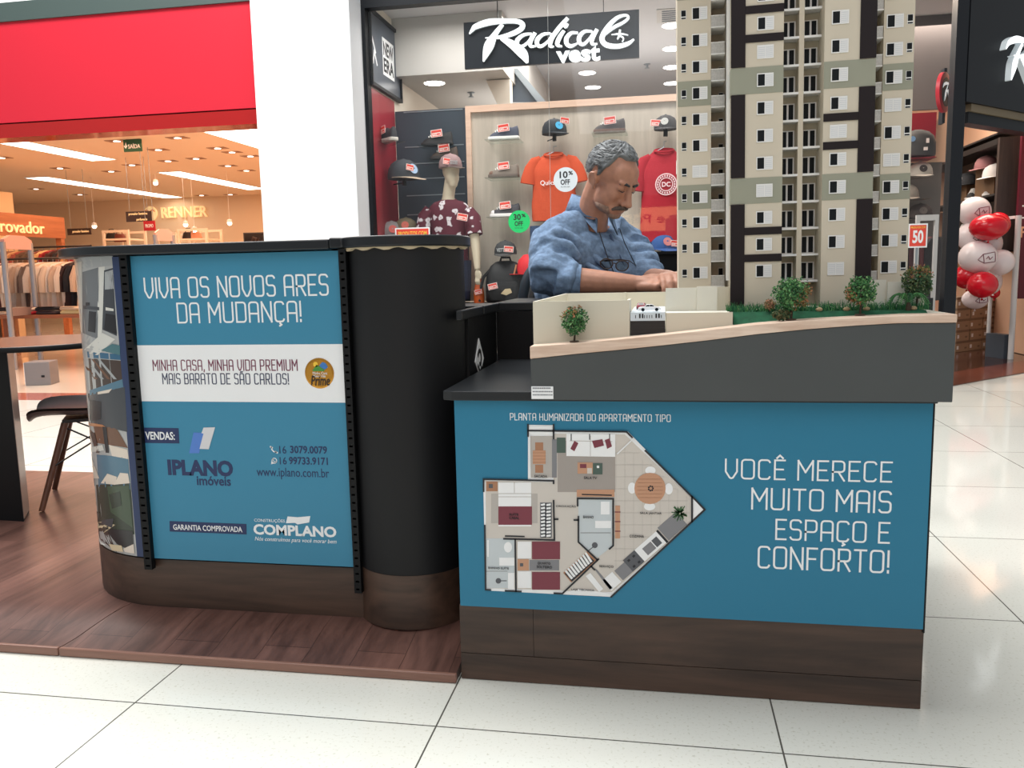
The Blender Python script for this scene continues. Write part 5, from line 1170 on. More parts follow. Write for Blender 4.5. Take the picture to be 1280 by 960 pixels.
p = pt(809, 80, Z=ZSC); sprinkler('sprinkler in the shop ceiling left of the tower model', p.x, p.y, ZSC)
p = pt(838, 13, Z=ZSC)
av = thing('air_vent', 'square ceiling air vent right of the hanging shop sign', 'air vent', (p.x+.12, p.y+.15, ZSC)); q = MB().use(M_grey); q.box(-.25, .25, -.22, .22, -.008, -.001); q.build('frame', av, smooth=False)
q = MB().use(M_slat)
for i in range(6): q.box(-.2, .2, -.18+i*.065, -.145+i*.065, -.010, -.0085)
q.build('louvres', av, smooth=False)
# ---------------------------------------------------------------- hanging shop sign
YSG = 7.42
sg = thing('shop_sign', 'black hanging shop sign with white brush lettering in the left window', 'sign', (0, 0, 0))
def cp(x, y): return (560+x/4.2667, y/4.2667)
a = [pt(*cp(*c), Y=YSG) for c in ((82, 122), (1019, 48), (1021, 305), (90, 369))]
M_signbk = mat('charcoal sign board', (28, 33, 40), 0.45, spec=.25); M_lit = mat('white acrylic letters', (246, 250, 252), 0.35, emit=0.5); M_lits = mat('pale grey letter sides', (176, 188, 194), 0.4)
x0_, x1_, z1_, z0_ = (a[0].x+a[3].x)/2, (a[1].x+a[2].x)/2, (a[0].z+a[1].z)/2, (a[2].z+a[3].z)/2
q = MB().use(M_signbk); q.box(x0_, x1_, YSG+.002, YSG+.035, z0_, z1_); q.build('board', sg, smooth=False)
BR = {'R': (((115,183,6),(132,160,20),(152,142,30),(220,120,36),(300,114,28),(370,116,26),(398,132,28),(388,158,28),(335,185,26),(270,201,18),(200,204,5)), ((292,132,20),(252,185,30),(218,250,52),(190,330,8)), ((285,205,22),(345,240,44),(400,288,52),(424,338,14))),
      'adical': (((448,182,12),(405,188,18),(372,215,24),(372,243,22),(398,249,18),(432,222,14),(450,184,12)), ((466,176,20),(442,222,22),(442,248,18),(470,248,8)),
      ((548,180,12),(508,186,18),(478,213,24),(478,240,22),(500,248,18),(538,218,14),(556,180,10)), ((640,98,20),(596,148,24),(556,204,24),(546,246,20),(566,250,8)),
      ((620,165,18),(594,205,24),(584,240,22),(610,250,8)), ((640,128,14),(630,142,20),(620,150,12)),
      ((694,178,12),(660,178,18),(634,204,24),(634,234,24),(656,248,20),(694,232,8)),
      ((770,170,12),(730,170,18),(702,198,24),(702,228,22),(724,238,18),(758,205,14),(776,170,10)), ((796,158,20),(772,206,22),(770,236,18),(798,236,8)),
      ((822,200,10),(880,152,18),(936,122,16),(962,98,14),(948,84,14),(902,98,20),(852,148,26),(822,205,28),(842,240,28),(900,250,26),(958,236,22),(992,212,10))),
      'skater': (((872,188,5),(920,183,10),(962,190,5)), ((918,160,10),(914,190,12),(904,212,7)), ((918,194,9),(936,206,8),(930,226,6)))}
def brush(mb, pts, f, y0, y1, front, side):
    """tapered brush stroke with a lit face and darker returns"""
    P = []
    for i in range(len(pts)-1):
        for k in range(5):
            t = k/5; i0, i1, i2, i3 = max(0, i-1), i, i+1, min(len(pts)-1, i+2)
            P.append(tuple(.5*((2*pts[i1][c])+(-pts[i0][c]+pts[i2][c])*t+(2*pts[i0][c]-5*pts[i1][c]+4*pts[i2][c]-pts[i3][c])*t*t+(-pts[i0][c]+3*pts[i1][c]-3*pts[i2][c]+pts[i3][c])*t**3) for c in range(3)))
    P.append(pts[-1]); L, R_ = [], []
    for i, p in enumerate(P):
        d = Vector((P[min(i+1, len(P)-1)][0]-P[max(i-1, 0)][0], P[min(i+1, len(P)-1)][1]-P[max(i-1, 0)][1])).normalized(); n = Vector((-d.y, d.x))*max(p[2], 2)/2
        L.append(f(p[0]+n.x, p[1]+n.y)); R_.append(f(p[0]-n.x, p[1]-n.y))
    n = len(P); vs = [(x, y0, z) for x, z in L]+[(x, y0, z) for x, z in R_]+[(x, y1, z) for x, z in L]+[(x, y1, z) for x, z in R_]
    mb.use(front); mb.add(vs, [(i, n+i, n+i+1, i+1) for i in range(n-1)])
    mb.use(side); mb.add(vs, [(i, i+1, 2*n+i+1, 2*n+i) for i in range(n-1)]+[(n+i+1, n+i, 3*n+i, 3*n+i+1) for i in range(n-1)]+[(0, 2*n, 3*n, n), (n-1, 2*n-1, 4*n-1, 3*n-1)])
def fsign(x, y): p = pt(*cp(x, y), Y=YSG-.01); return (p.x, p.z)
k = 0
for nm in ('R', 'adical', 'skater'):
    q = MB()
    for s_ in BR[nm]: brush(q, s_, fsign, YSG-.022-.0004*k, YSG+.001, M_lit, M_lits); k += 1
    q.build({'R': 'initial_letter', 'adical': 'brush_letters', 'skater': 'skater_emblem'}[nm], sg, smooth=False)
q = MB().use(M_lit); lo, hi = cp(578, 333), cp(812, 252); writep(q, 'vest', lo, hi, YSG, th=.02, bold=.035); q.build('small_letters', sg, smooth=False)
for x_ in (x0_+.3, x1_-.3): q = MB().use(M_rod); q.tube([(x_, YSG+.02, z1_+.001), (x_, YSG+.02, ZSC)], .004, 6); q.build('hanger', sg)
# ---------------------------------------------------------------- posters
def poster(name, label, P4, fn):
    pass
xw = sx0+.013
pa = [pt(x, y, X=xw+.02) for x, y in ((468, 24), (500, 42), (500, 124), (469, 105))]
po = thing('framed_poster', 'dark framed poster with a white text block high on the left shop wall', 'poster', (0, 0, 0))
y0_, y1_ = 7.38, pt(500, 80, X=xw+.02).y; zz0, zz1 = pt(485, 114, X=xw+.02).z, pt(485, 33, X=xw+.02).z
q = MB().use(mat('poster slate', (78, 86, 98), 0.3)); q.box(xw-.01, xw+.012, y0_, y1_, zz0, zz1); q.build('print', po, smooth=False)
q = MB().use(M_frame)
for bx in ((y0_-.02, y1_+.02, zz1, zz1+.03), (y0_-.02, y1_+.02, zz0-.03, zz0), (y0_-.02, y0_, zz0, zz1), (y1_, y1_+.02, zz0, zz1)): q.box(xw-.01, xw+.03, *bx)
q.build('frame', po, smooth=False)
b0, b1 = pt(479, 90, X=xw+.012), pt(491.5, 60, X=xw+.012)
q = MB().use(M_pwhite); q.box(xw+.0125, xw+.014, b0.y, b1.y, b0.z-.02, b1.z+.02); q.build('text_block', po, smooth=False)
q = MB().use(M_signbk); q.at(T(xw+.0145, 0, 0) @ RZ(PI/2)); write(q, 'NEW', b0.y+.02, b1.y-.02, (b0.z+b1.z)/2+.01, b1.z-.01, 0, bold=.03); write(q, 'ERA', b0.y+.02, b1.y-.02, b0.z+.01, (b0.z+b1.z)/2-.01, 0, bold=.03)
q.use(M_pwhite); fm = (b0.z+b1.z)/2
q.strokes([[(7.40, fm-.10), (7.40, fm+.12), (7.50, fm-.02)], [(7.43, fm-.12), (7.47, fm-.02), (7.53, fm-.12)]], .025, 0.0, .001); q.build('poster_print', po, smooth=False)
hp_ = thing('hanging_poster', 'dark tilted poster panel hanging behind the shop sign', 'poster', (0, 0, 0))
pc_ = [pt(x, y, Y=8.8) for x, y in ((635, 128), (635, 92), (642, 88), (676, 128))]
q = MB().use(mat('poster steel blue', (96, 108, 122), 0.3)); q.prism([(p.x, p.z) for p in pc_], 8.79, 8.80, 'y'); q.build('print', hp_, smooth=False)
q = MB().use(M_alu); e_ = [pt(x, y, Y=8.78) for x, y in ((640, 87), (648, 87), (683, 128), (672, 128))]; q.prism([(p.x, p.z) for p in e_], 8.72, 8.785, 'y'); q.build('frame', hp_, smooth=False)
# ---------------------------------------------------------------- goods
M_tag = mat('white price tag', (244, 226, 220), 0.5); M_tagr = mat('red tag print', (226, 72, 60), 0.5)
def price_tag(parent, c, s_=.05, tilt=0.0, facing=0.0):
    k = MB(); k.at(T(*c) @ RZ(facing) @ RY(tilt)); k.use(M_tag); k.box(-s_, s_, -.002, 0, -s_*.62, s_*.62); k.use(M_tagr); k.box(-s_*.88, s_*.88, -.0028, -.002, s_*.12, s_*.52)
    k.use(M_tagr); k.box(-s_*.88, s_*.88, -.0028, -.002, -s_*.54, -s_*.44); k.box(-s_*.88, -s_*.76, -.0028, -.002, -s_*.5, s_*.3); k.box(s_*.76, s_*.88, -.0028, -.002, -s_*.5, s_*.3)
    k.use(M_tagr); write(k, 'R$', -s_*.6, -s_*.1, -s_*.34, 0, -.002); k.box(0, s_*.6, -.0028, -.002, -s_*.3, -s_*.05)
    return k.build('price_tag', parent, smooth=False)
def shoe(label, loc, rz, upper, sole, toe=None, L=.29, shelf=True, grp=None, back=.157):
    t_ = thing('shoe', label, 'shoe', loc, rz, grp); um = mat('shoe upper %d %d %d' % upper, upper, .7, bump=.2, bscale=200); sm = mat('shoe sole %d %d %d' % sole, sole, .6)
    # toe at -x
    out = [(-.5, .13), (-.47, .15), (-.38, .175), (-.2, .18), (0, .155), (.2, .145), (.38, .15), (.47, .13), (.5, .09)]
    def ring(sc, z): return [(x*L*sc, y*L*sc, z) for x, y in out]+[(x*L*sc, -y*L*sc, z) for x, y in reversed(out)]
    k = MB().use(sm); k.loft([ring(.97, 0), ring(1.0, .006), ring(1.0, .026), ring(.98, .030)]); k.build('sole', t_, angle=50)
    k = MB().use(um); prof_ = [(-.47, .02, .05), (-.44, .075, .09), (-.36, .13, .125), (-.25, .175, .14), (-.12, .25, .13), (-.02, .32, .11), (.05, .345, .10), (.16, .30, .095), (.28, .285, .10), (.38, .315, .10), (.45, .33, .085), (.485, .22, .06), (.49, .1, .05)]
    rg = []
    for x, h, w_ in prof_:
        rg.append([(x*L, math.cos(PI*j/10)*(w_+.03 if j in (0, 10) else w_+.02*abs(math.cos(PI*j/10)))*L, .028+max(0, math.sin(PI*j/10))**.8*h*L) for j in range(11)])
    k.loft(rg, cap=True); k.build('upper', t_, angle=60)
    if toe: k = MB().use(mat('shoe toe %d %d %d' % toe, toe, .6)); k.ball((-.39*L, 0, .035), (.10*L, .165*L, .105*L), 16, 10); k.build('toe_cap', t_)
    k = MB().use(mat('white shoelace', (232, 232, 228), .7))
    for i in range(5): x = (-.24+i*.055)*L; h = (.19+.032*i)*L; k.tube([(x, -.10*L, .028+h*.72), (x-.01, -.05*L, .030+h), (x-.01, .05*L, .030+h), (x, .10*L, .028+h*.72)], .0035, 5)
    k.build('laces', t_)
    price_tag(t_, (.02*L, -.16*L, .028+.26*L), .055, -.1)
    if shelf: k = MB().use(glass_mat('acrylic shelf', (.9, .93, .92), .3)); k.box(-.55*L, .55*L, -.13, back, -.012, -.004); k.build('acrylic_shelf', t_, smooth=False)
    return t_
def at_px(px, py, Y): p = pt(px, py, Y=Y); return (p.x, p.y, p.z)
shoe('dark blue low shoe with white sole, topmost of the shoes on the oak panel', at_px(630, 175, YB-.16), 0, (62, 68, 84), (226, 224, 220))
shoe('taupe shoe with brown toe, middle of three stacked shoes on the oak panel', at_px(630, 222, YB-.16), 0, (120, 108, 98), (104, 92, 84), (110, 78, 64))
shoe('black canvas shoe with white toe beside the green discount sticker', at_px(632, 271, YB-.16), 0, (58, 56, 62), (232, 228, 226), (232, 228, 226))
shoe('dark brown low shoe on the oak panel above the head of the man', at_px(762, 166, YB-.16), 0, (44, 36, 36), (96, 66, 50))
def cap(label, loc, rz, crown, brim=None, logo=None, S=.105, tagpos=None, holder=True, grp=None, name='cap', text=None, tilt=0):
    t_ = thing(name, label, 'cap', loc, rz, grp); t_.rotation_euler = (tilt, 0, rz)
    cm = mat('cap cloth %d %d %d' % crown, crown, .8, bump=.2, bscale=150); bm_ = mat('cap cloth %d %d %d' % (brim or crown), brim or crown, .8)
    k = MB().use(cm); k.lathe([(S, 0), (S*1.01, S*.25), (S*.95, S*.6), (S*.78, S*.92), (S*.45, S*1.14), (S*.1, S*1.22), (0, S*1.22)], 28); k.build('crown', t_)
    k = MB().use(bm_); n = 16
    top, bot = [], []
    for i in range(n+1):
        a_ = PI+PI*i/n; bulge = math.sin(PI*i/n)
        top.append(((S*.98*math.cos(a_), S*.98*math.sin(a_), S*.06), (S*1.0*math.cos(a_), S*math.sin(a_)-S*.78*bulge, S*.06-S*.22*bulge**2+S*.0)))
    vs = [p for ab in top for p in ab]+[(p[0], p[1], p[2]-.005) for ab in top for p in ab]; m_ = 2*(n+1)
    k.add(vs, [(2*i, 2*i+1, 2*i+3, 2*i+2) for i in range(n)]+[(m_+2*i, m_+2*i+2, m_+2*i+3, m_+2*i+1) for i in range(n)]+[(2*i+1, m_+2*i+1, m_+2*i+3, 2*i+3) for i in range(n)]); k.build('brim', t_, angle=60)
    k = MB().use(cm); k.ball((0, 0, S*1.22), (.012, .012, .007), 10, 6); k.build('button', t_)
    if logo:
        k = MB().use(mat('cap logo %d %d %d' % logo, logo, .5)); k.at(T(0, -S*.93, S*.55) @ RX(PI/2+math.radians(-18))); k.lathe([(0, -.002), (S*.32, -.002), (S*.32, .003), (0, .003)], 20); k.build('badge', t_)
    if text:
        k = MB().use(mat('cap embroidery', (176, 178, 180), .6)); k.at(RX(math.radians(12))); write(k, text, -S*.6, S*.1, S*.42, S*.75, -S*.98, th=.003, bold=.03); k.build('embroidery', t_, smooth=False)
    if tagpos: price_tag(t_, tagpos, .045, .1)
    if holder: k = MB().use(M_rod); k.tube([(0, .02, -.035), (0, .155, -.035)], .006, 6); k.tube([(0, 0, -.06), (0, 0, .05)], .02, 8); k.build('holder_peg', t_)
    return t_
cap('black cap with a blue round badge above the orange shirt', at_px(693, 168, YB-.16), 0.55, (36, 42, 48), None, (24, 150, 196), .115, (.06, -.10, .11))
cap('black cap with small silver badge above the red shirt', at_px(832, 162, YB-.16), -0.1, (30, 28, 30), None, (168, 168, 164), .105, (-.08, -.09, .05))
cap('blue cap at the foot of the red shirt', at_px(829, 312, YB-.16), .35, (44, 82, 140), None, (196, 120, 120), .125, (.07, -.12, .05))
cap('charcoal cap on the black backpack', at_px(632, 318, YB-.26), 0, (50, 52, 54), (62, 62, 62), None, .105, (.05, -.105, .045), False, text='VETT')
cap('dark camouflage cap with pale brim on the left of the slatwall', at_px(505, 224, YB-.34), 1.0, (56, 60, 66), (178, 160, 140), (150, 176, 206), .15, (-.05, -.15, .09))
p = pt(490, 292, Y=YB-.34)
cap('grey cap low against the red wall of the shop window', (p.x, p.y, p.z-.03), .4, (140, 132, 132), None, (200, 80, 70), .12, None)
cap('khaki cap low at the slatwall beside the grey cap', at_px(508, 290, YB-.30), .2, (112, 100, 78), (90, 80, 64), (190, 80, 60), .11, None)
shoe('black shoe with pale toe high against the red wall', at_px(484, 178, YB-.42), -.75, (44, 46, 52), (196, 190, 182), None, .30, back=.10)
shoe('black shoe on the dark slatwall above the mannequin', at_px(547, 182, YB-.14), 0, (26, 26, 28), (30, 30, 32), None, .30, back=.135)
shoe('brown topped shoe on the dark slatwall just above the cap of the mannequin', at_px(556, 199, YB-.14), 0, (72, 58, 50), (54, 48, 46), None, .26, back=.135)
def tshirt(name, label, ctr_px, half_w, Ys, ztop_px, zbot_px, rgb, deco):
    a = pt(ctr_px, ztop_px, Y=Ys); c = pt(ctr_px, zbot_px, Y=Ys); H_ = a.z-c.z; w_ = half_w*Ys/FPX
    t_ = thing(name, label, 'shirt', (a.x, Ys, c.z)); m_ = mat('jersey %d %d %d' % rgb, rgb, .85, bump=.25, bscale=30); k = MB().use(m_); rg = []
    for i in range(15):
        s_ = i/14; z = H_*s_*.985; hw = w_*(.80+.03*math.sin(s_*9)) if s_ < .78 else w_*(.80-.52*((s_-.78)/.22)**1.6); dp = .075*(1-.72*max(0, (s_-.72)/.28)) 
        hem = .012*math.sin(i*2.2)
        rg.append([(hw*math.copysign(abs(math.cos(2*PI*j/28))**.8, math.cos(2*PI*j/28))+.004*math.sin(j*3+i), dp*math.sin(2*PI*j/28)*(1+.10*math.sin(j*1.9+i*.7)), z+(hem*math.cos(j) if i == 0 else 0)-(.035 if (i == 14 and math.sin(2*PI*j/28) < -.3 and abs(math.cos(2*PI*j/28)) < .8) else 0)) for j in range(28)])
    k.loft(rg); k.build('body', t_, angle=70)
    for s_ in (-1, 1):
        k = MB().use(m_); k.at(SX(1, .62, 1)); k.tube([(s_*w_*.46, 0, H_*.905), (s_*w_*.66, 0, H_*.86), (s_*w_*.80, -.01, H_*.76), (s_*w_*.90, -.01, H_*.62), (s_*w_*.93, -.01, H_*.55)], [.035, .058, .070, .078, .080], 18); k.build('sleeve', t_, angle=60)
    k = MB().use(m_); k.tube([(.085*math.cos(2*PI*j/20), -.01+.05*math.sin(2*PI*j/20), H_*.965+.02*math.sin(2*PI*j/20)) for j in range(21)], .010, 8); k.build('collar', t_)
    k = MB().use(M_alu); k.tube([(-w_*.45, .0, H_*.93), (0, 0, H_*1.0), (0, 0, H_+.05), (.02, .06, H_+.06)], .004, 6); k.build('hanger', t_)
    deco(t_, w_, H_); return t_
def d1(t_, w_, H_):
    k = MB().use(M_pwhite); write(k, 'Quiksilver', -w_*.45, w_*.45, H_*.50, H_*.58, -.086, th=.003); k.build('chest_lettering', t_, smooth=False)
def d2(t_, w_, H_):
    k = MB().use(mat('pale pink print', (236, 200, 204), .6)); r_ = w_*.36; c0 = (.02, H_*.60)
    k.strokes([[(c0[0]+r_*math.cos(2*PI*i/32), c0[1]+r_*math.sin(2*PI*i/32)) for i in range(33)]], .010, -.089, -.086); k.strokes([[(c0[0]+r_*.62*math.cos(2*PI*i/32), c0[1]+r_*.62*math.sin(2*PI*i/32)) for i in range(33)]], .008, -.089, -.086)
    for i in range(22): a_ = 2*PI*i/22; k.box(c0[0]+r_*.81*math.cos(a_)-.006, c0[0]+r_*.81*math.cos(a_)+.006, -.089, -.086, c0[1]+r_*.81*math.sin(a_)-.008, c0[1]+r_*.81*math.sin(a_)+.008)
    write(k, 'DC', c0[0]-r_*.42, c0[0]+r_*.42, c0[1]-r_*.24, c0[1]+r_*.24, -.086, th=.003, bold=.04); k.build('round_print', t_, smooth=False)
    k = MB().use(M_pwhite); k.box(w_*.42, w_*.62, -.094, -.090, H_*.70, H_*.84); k.use(M_signbk); k.box(w_*.45, w_*.59, -.0955, -.094, H_*.73, H_*.75); k.box(w_*.45, w_*.59, -.0955, -.094, H_*.78, H_*.80); k.build('white_tag', t_, smooth=False)
tshirt('shirt', 'orange t-shirt hanging on the oak panel behind the white discount sticker', 692, 34, YB-.16, 190, 276, (196, 74, 36), d1)
tshirt('shirt', 'red t-shirt with round pale print hanging left of the tower model', 830, 34, YB-.16, 184, 302, (166, 24, 42), d2)
jn = thing('jeans_display', 'blue jeans hanging under the orange shirt', 'jeans', at_px(674, 277, YB-.15)); q = MB().use(mat('blue jeans cloth', (52, 72, 104), .85, var=.2, vscale=60)); q.loft([[(.09*math.cos(2*PI*j/16), .045*math.sin(2*PI*j/16), z) for j in range(16)] for z in (-.45, -.2, -.04)]); q.build('leg', jn)
q = MB().use(mat('jeans patch', (150, 90, 84), .6)); q.box(-.03, .02, -.05, -.047, -.16, -.10); q.build('patch', jn, smooth=False)
# ---------------------------------------------------------------- mannequin
YM = 7.72
M_plast = mat('ivory mannequin plastic', (188, 176, 154), .4)
def floral():
    m = bpy.data.materials.new('maroon floral polo'); m.use_nodes = True; nt = m.node_tree; N = nt.nodes; L = nt.links; b_ = N['Principled BSDF']; b_.inputs['Roughness'].default_value = .8
    tc = N.new('ShaderNodeTexCoord'); ns = N.new('ShaderNodeTexNoise'); ns.inputs['Scale'].default_value = 30; L.new(tc.outputs['Object'], ns.inputs['Vector'])
    mx = N.new('ShaderNodeMix'); mx.data_type = 'RGBA'; mx.inputs[0].default_value = .045; L.new(tc.outputs['Object'], mx.inputs[6]); L.new(ns.outputs['Color'], mx.inputs[7])
    v = N.new('ShaderNodeTexVoronoi'); v.inputs['Scale'].default_value = 12.5; v.inputs['Randomness'].default_value = .75; L.new(mx.outputs[2], v.inputs['Vector'])
    r = N.new('ShaderNodeValToRGB'); L.new(v.outputs['Distance'], r.inputs[0]); e = r.color_ramp.elements; e[0].position = .30; e[0].color = (*lin((206, 200, 204)), 1); e[1].position = .36; e[1].color = (*lin((84, 22, 40)), 1)
    e2 = r.color_ramp.elements.new(.06); e2.color = (*lin((150, 120, 128)), 1); e3 = r.color_ramp.elements.new(.14); e3.color = (*lin((206, 200, 204)), 1)
    L.new(r.outputs[0], b_.inputs['Base Color']); return m
mq = thing('mannequin', 'ivory mannequin in a maroon floral polo and jeans behind the high counter', 'mannequin', (0, 0, 0))
hd = pt(564, 218, Y=YM); nk = pt(560, 246, Y=YM); wst = pt(555, 320, Y=YM); sl, sr = pt(535, 262, Y=YM), pt(587, 264, Y=YM)
q = MB().use(M_plast); q.at(T(hd.x, YM, hd.z) @ RZ(math.radians(-55)) @ RY(math.radians(4)))
for c_, r_ in (((-.008, 0, .04), (.098, .078, .10)), ((.035, 0, -.03), (.062, .062, .085)), ((.045, 0, -.09), (.048, .045, .04)), ((.094, 0, -.03), (.016, .013, .026)), ((.078, 0, -.072), (.02, .028, .014))): q.ball(c_, r_, 18, 12)
q.at(Matrix.Identity(4)); q.tube([(hd.x-.01, YM+.01, hd.z-.05), (nk.x, YM+.015, nk.z), (nk.x, YM+.02, nk.z-.10)], [.056, .058, .085], 16)
remeshed(q, 'head', mq, .010, 4)
q = MB().use(floral()); cx0 = (sl.x+sr.x)/2; wd = (sr.x-sl.x)/2; rg = []
for s_, ww, dd_ in ((0, .86, .125), (.25, .84, .13), (.5, .88, .135), (.75, .96, .135), (.9, .94, .12), (.97, .70, .10), (1.0, .36, .075)):
    z = wst.z-.06+(nk.z-.03-wst.z+.06)*s_; rg.append([(cx0+wd*ww*math.cos(2*PI*j/28), YM+.02+dd_*math.sin(2*PI*j/28), z) for j in range(28)])
q.loft(rg); ms = q.build('polo_shirt', mq, angle=60)
for s_, P0, pp in ((-1, sl, (528, 300)), (1, sr, (594, 300))):
    el = pt(*pp, Y=YM-.03); k = MB().use(ms.data.materials[0]); k.tube([(P0.x-s_*.03, YM+.02, P0.z-.01), (P0.x+s_*.02, YM+.01, P0.z-.07), tuple(Vector((P0.x, YM, P0.z)).lerp(el, .82))], [.075, .082, .080], 16); k.build('sleeve', mq, angle=60)
    hnd = pt(597, 337, Y=YM-.10) if s_ > 0 else pt(524, 340, Y=YM-.08)
    k = MB().use(M_plast); k.tube([tuple(Vector((P0.x, YM, P0.z)).lerp(el, .6)), tuple(el), tuple(el.lerp(hnd, .5)), tuple(hnd)], [.050, .046, .040, .028], 14)
    k.ball((hnd.x, hnd.y, hnd.z-.04), (.028, .018, .05), 12, 8)
    for f_ in range(4): k.tube([(hnd.x-.018+.012*f_, hnd.y, hnd.z-.07), (hnd.x-.020+.012*f_, hnd.y-.01, hnd.z-.11), (hnd.x-.012+.010*f_, hnd.y+.004, hnd.z-.14)], [.009, .0085, .007], 8)
    k.tube([(hnd.x+.022, hnd.y-.005, hnd.z-.02), (hnd.x+.034, hnd.y-.012, hnd.z-.055), (hnd.x+.026, hnd.y-.016, hnd.z-.085)], [.012, .010, .008], 8)
    remeshed(k, 'arm', mq, .006, 2)
q = MB().use(ms.data.materials[0]); q.tube([(nk.x+.068*math.cos(a_), YM+.012+.06*math.sin(a_), nk.z-.035+.016*math.sin(a_)) for a_ in [2*PI*i/20-.9 for i in range(20)]], .013, 8); q.build('collar', mq)
M_jean = mat('dark indigo jeans', (34, 42, 66), .85, var=.15, vscale=60); q = MB().use(M_jean)
for s_ in (-1, 1): q.tube([(cx0+s_*.085, YM+.02, wst.z-.05), (cx0+s_*.095, YM+.02, wst.z-.30), (cx0+s_*.10, YM+.03, 0.76)], [.115, .095, .07], 16)
q.build('jeans', mq)
q = MB().use(M_frame); q.lathe([(0, .7215), (.17, .7215), (.17, .730), (0, .732)], 28, (cx0, YM+.03, 0)); q.build('stand', mq)
cap('grey and pink cap on the head of the mannequin', (hd.x-.004, YM-.0, hd.z+.055), math.radians(42), (138, 112, 112), (84, 72, 66), None, .108, (-.075, -.085, .05), False, text='GOODIES')
price_tag(mq, (sr.x-.04, YM-.13, sr.z-.06), .05, .2)
# ---------------------------------------------------------------- backpack
bp_ = thing('backpack', 'black backpack standing in the shop window under the charcoal cap', 'backpack', (pt(633, 376, Y=YB-.25).x, YB-.25, 0.722))
M_bag = mat('black nylon', (22, 23, 25), .6, bump=.3, bscale=120)
zb0 = pt(633, 376, Y=YB-.25).z-.722; zb1 = pt(633, 326, Y=YB-.25).z-.722
q = MB().use(M_bag); rg = []
for s_, ww in ((0, .90), (.04, 1), (.45, 1), (.7, .93), (.88, .74), (.97, .5), (1.0, .28)):
    rg.append([(.19*ww*math.copysign(abs(math.cos(2*PI*j/28))**.6, math.cos(2*PI*j/28)), .12*ww*math.copysign(abs(math.sin(2*PI*j/28))**.6, math.sin(2*PI*j/28)), zb1*s_) for j in range(28)])
q.loft(rg); q.build('main_compartment', bp_, angle=60)
q = MB().use(M_bag); q.at(T(0, -.125, zb1*.06)); q.loft([[(p[0], p[1], p[2]) for p in r_] for r_ in pad(.15, .035, zb1*.45, 24)]); q.build('front_pocket', bp_, angle=60)
q = MB().use(mat('cream bag patch', (206, 186, 148), .7)); q.prism([(-.02, zb1*.22), (.03, zb1*.18), (.085, zb1*.24), (.07, zb1*.34), (.02, zb1*.33)], -.166, -.160, 'y'); q.build('pale_patch', bp_, smooth=False)
price_tag(bp_, (-.095, -.165, zb1*.40), .045, -.2)
for s_ in (-1, 1): q = MB().use(M_bag); q.tube([(s_*.09, -.05, zb1*.92), (s_*.20, -.07, zb1*.62), (s_*.25, -.08, zb1*.2), (s_*.24, -.09, 0.012)], .014, 8); q.build('strap', bp_)
q = MB().use(mat('tan strap', (186, 132, 92), .7)); q.tube([(.20, -.10, 0.014), (.27, -.12, .05), (.28, -.10, .12)], .013, 8); q.tube([(.10, -.125, zb1*.66), (.125, -.125, zb1*.9)], .008, 6); q.build('tan_strap', bp_)
q = MB().use(M_bag); q.tube([(-.05, 0, zb1*.98), (-.04, 0, zb1*1.08), (.04, 0, zb1*1.08), (.05, 0, zb1*.98)], .011, 8); q.build('grab_handle', bp_)
fl = thing('orange_flask', 'orange flask shaped item beside the hand of the mannequin', 'flask', (pt(599, 374, Y=YB-.3).x, YB-.30, .722)); zf = pt(599, 374, Y=YB-.3).z-.722
q = MB().use(mat('orange enamel', (190, 84, 34), .4)); q.lathe([(0, 0), (.05, 0), (.052, zf+.02), (.045, zf+.10), (.028, zf+.16), (.024, zf+.23), (0, zf+.235)], 20); q.build('bottle', fl)
price_tag(fl, (.005, -.054, zf+.07), .035, -.2)
rd = thing('cap', 'red cap partly hidden behind the office chair', 'cap', at_px(664, 336, YB-.3)); q = MB().use(mat('bright red cloth', (210, 34, 44), .7)); q.lathe([(.13, -.05), (.135, .0), (.12, .08), (.07, .13), (0, .14)], 24); q.build('crown', rd); q = MB().use(MATS['bright red cloth']); q.loft([[(-.13-.09*math.sin(PI*i/10), -.13+.026*i, -.05), (-.10, -.10+.02*i, -.05), (-.10, -.10+.02*i, -.044), (-.13-.09*math.sin(PI*i/10), -.13+.026*i, -.044)] for i in range(11)]); q.build('brim', rd)
# ---------------------------------------------------------------- stickers and signs in the window
def sticker(label, c_px, r_px, rgb, lines, fg, squash=1.0):
    c = pt(*c_px, Y=YG+.012); r_ = r_px*YG/FPX; t_ = thing('discount_sticker', label, 'sticker', (c.x, YG+.012, c.z)); k = MB().use(mat('sticker %d %d %d' % rgb, rgb, .5)); k.at(RX(PI/2)); k.lathe([(0, 0), (r_, 0), (r_, .0015), (0, .0015)], 40); k.build('disc', t_, smooth=False)
    k = MB().use(fg)
    for st_, x0, x1, z0, z1 in lines: write(k, st_, x0*r_, x1*r_, z0*r_, z1*r_, -.0016, bold=.03 if z1-z0 > .3 else 0)
    k.build('lettering', t_, smooth=False)
M_ink = mat('black ink', (28, 30, 34), .5)
sticker('white round ten percent sticker over the orange shirt', (707, 224.5), 14.8, (192, 200, 206), (('10', -.5, .18, .12, .68), ('%', .24, .62, .36, .68), ('OFF', -.42, .36, -.42, .02), ('PÇ NA LOJA', -.4, .36, -.66, -.54)), M_ink)
sticker('green round thirty percent sticker left of the man', (649, 277), 13.8, (16, 178, 96), (('30', -.52, .16, .14, .68), ('%', .22, .6, .38, .68), ('OFF', -.42, .34, -.40, .04), ('PÇ NA LOJA', -.4, .34, -.64, -.52)), M_ink)
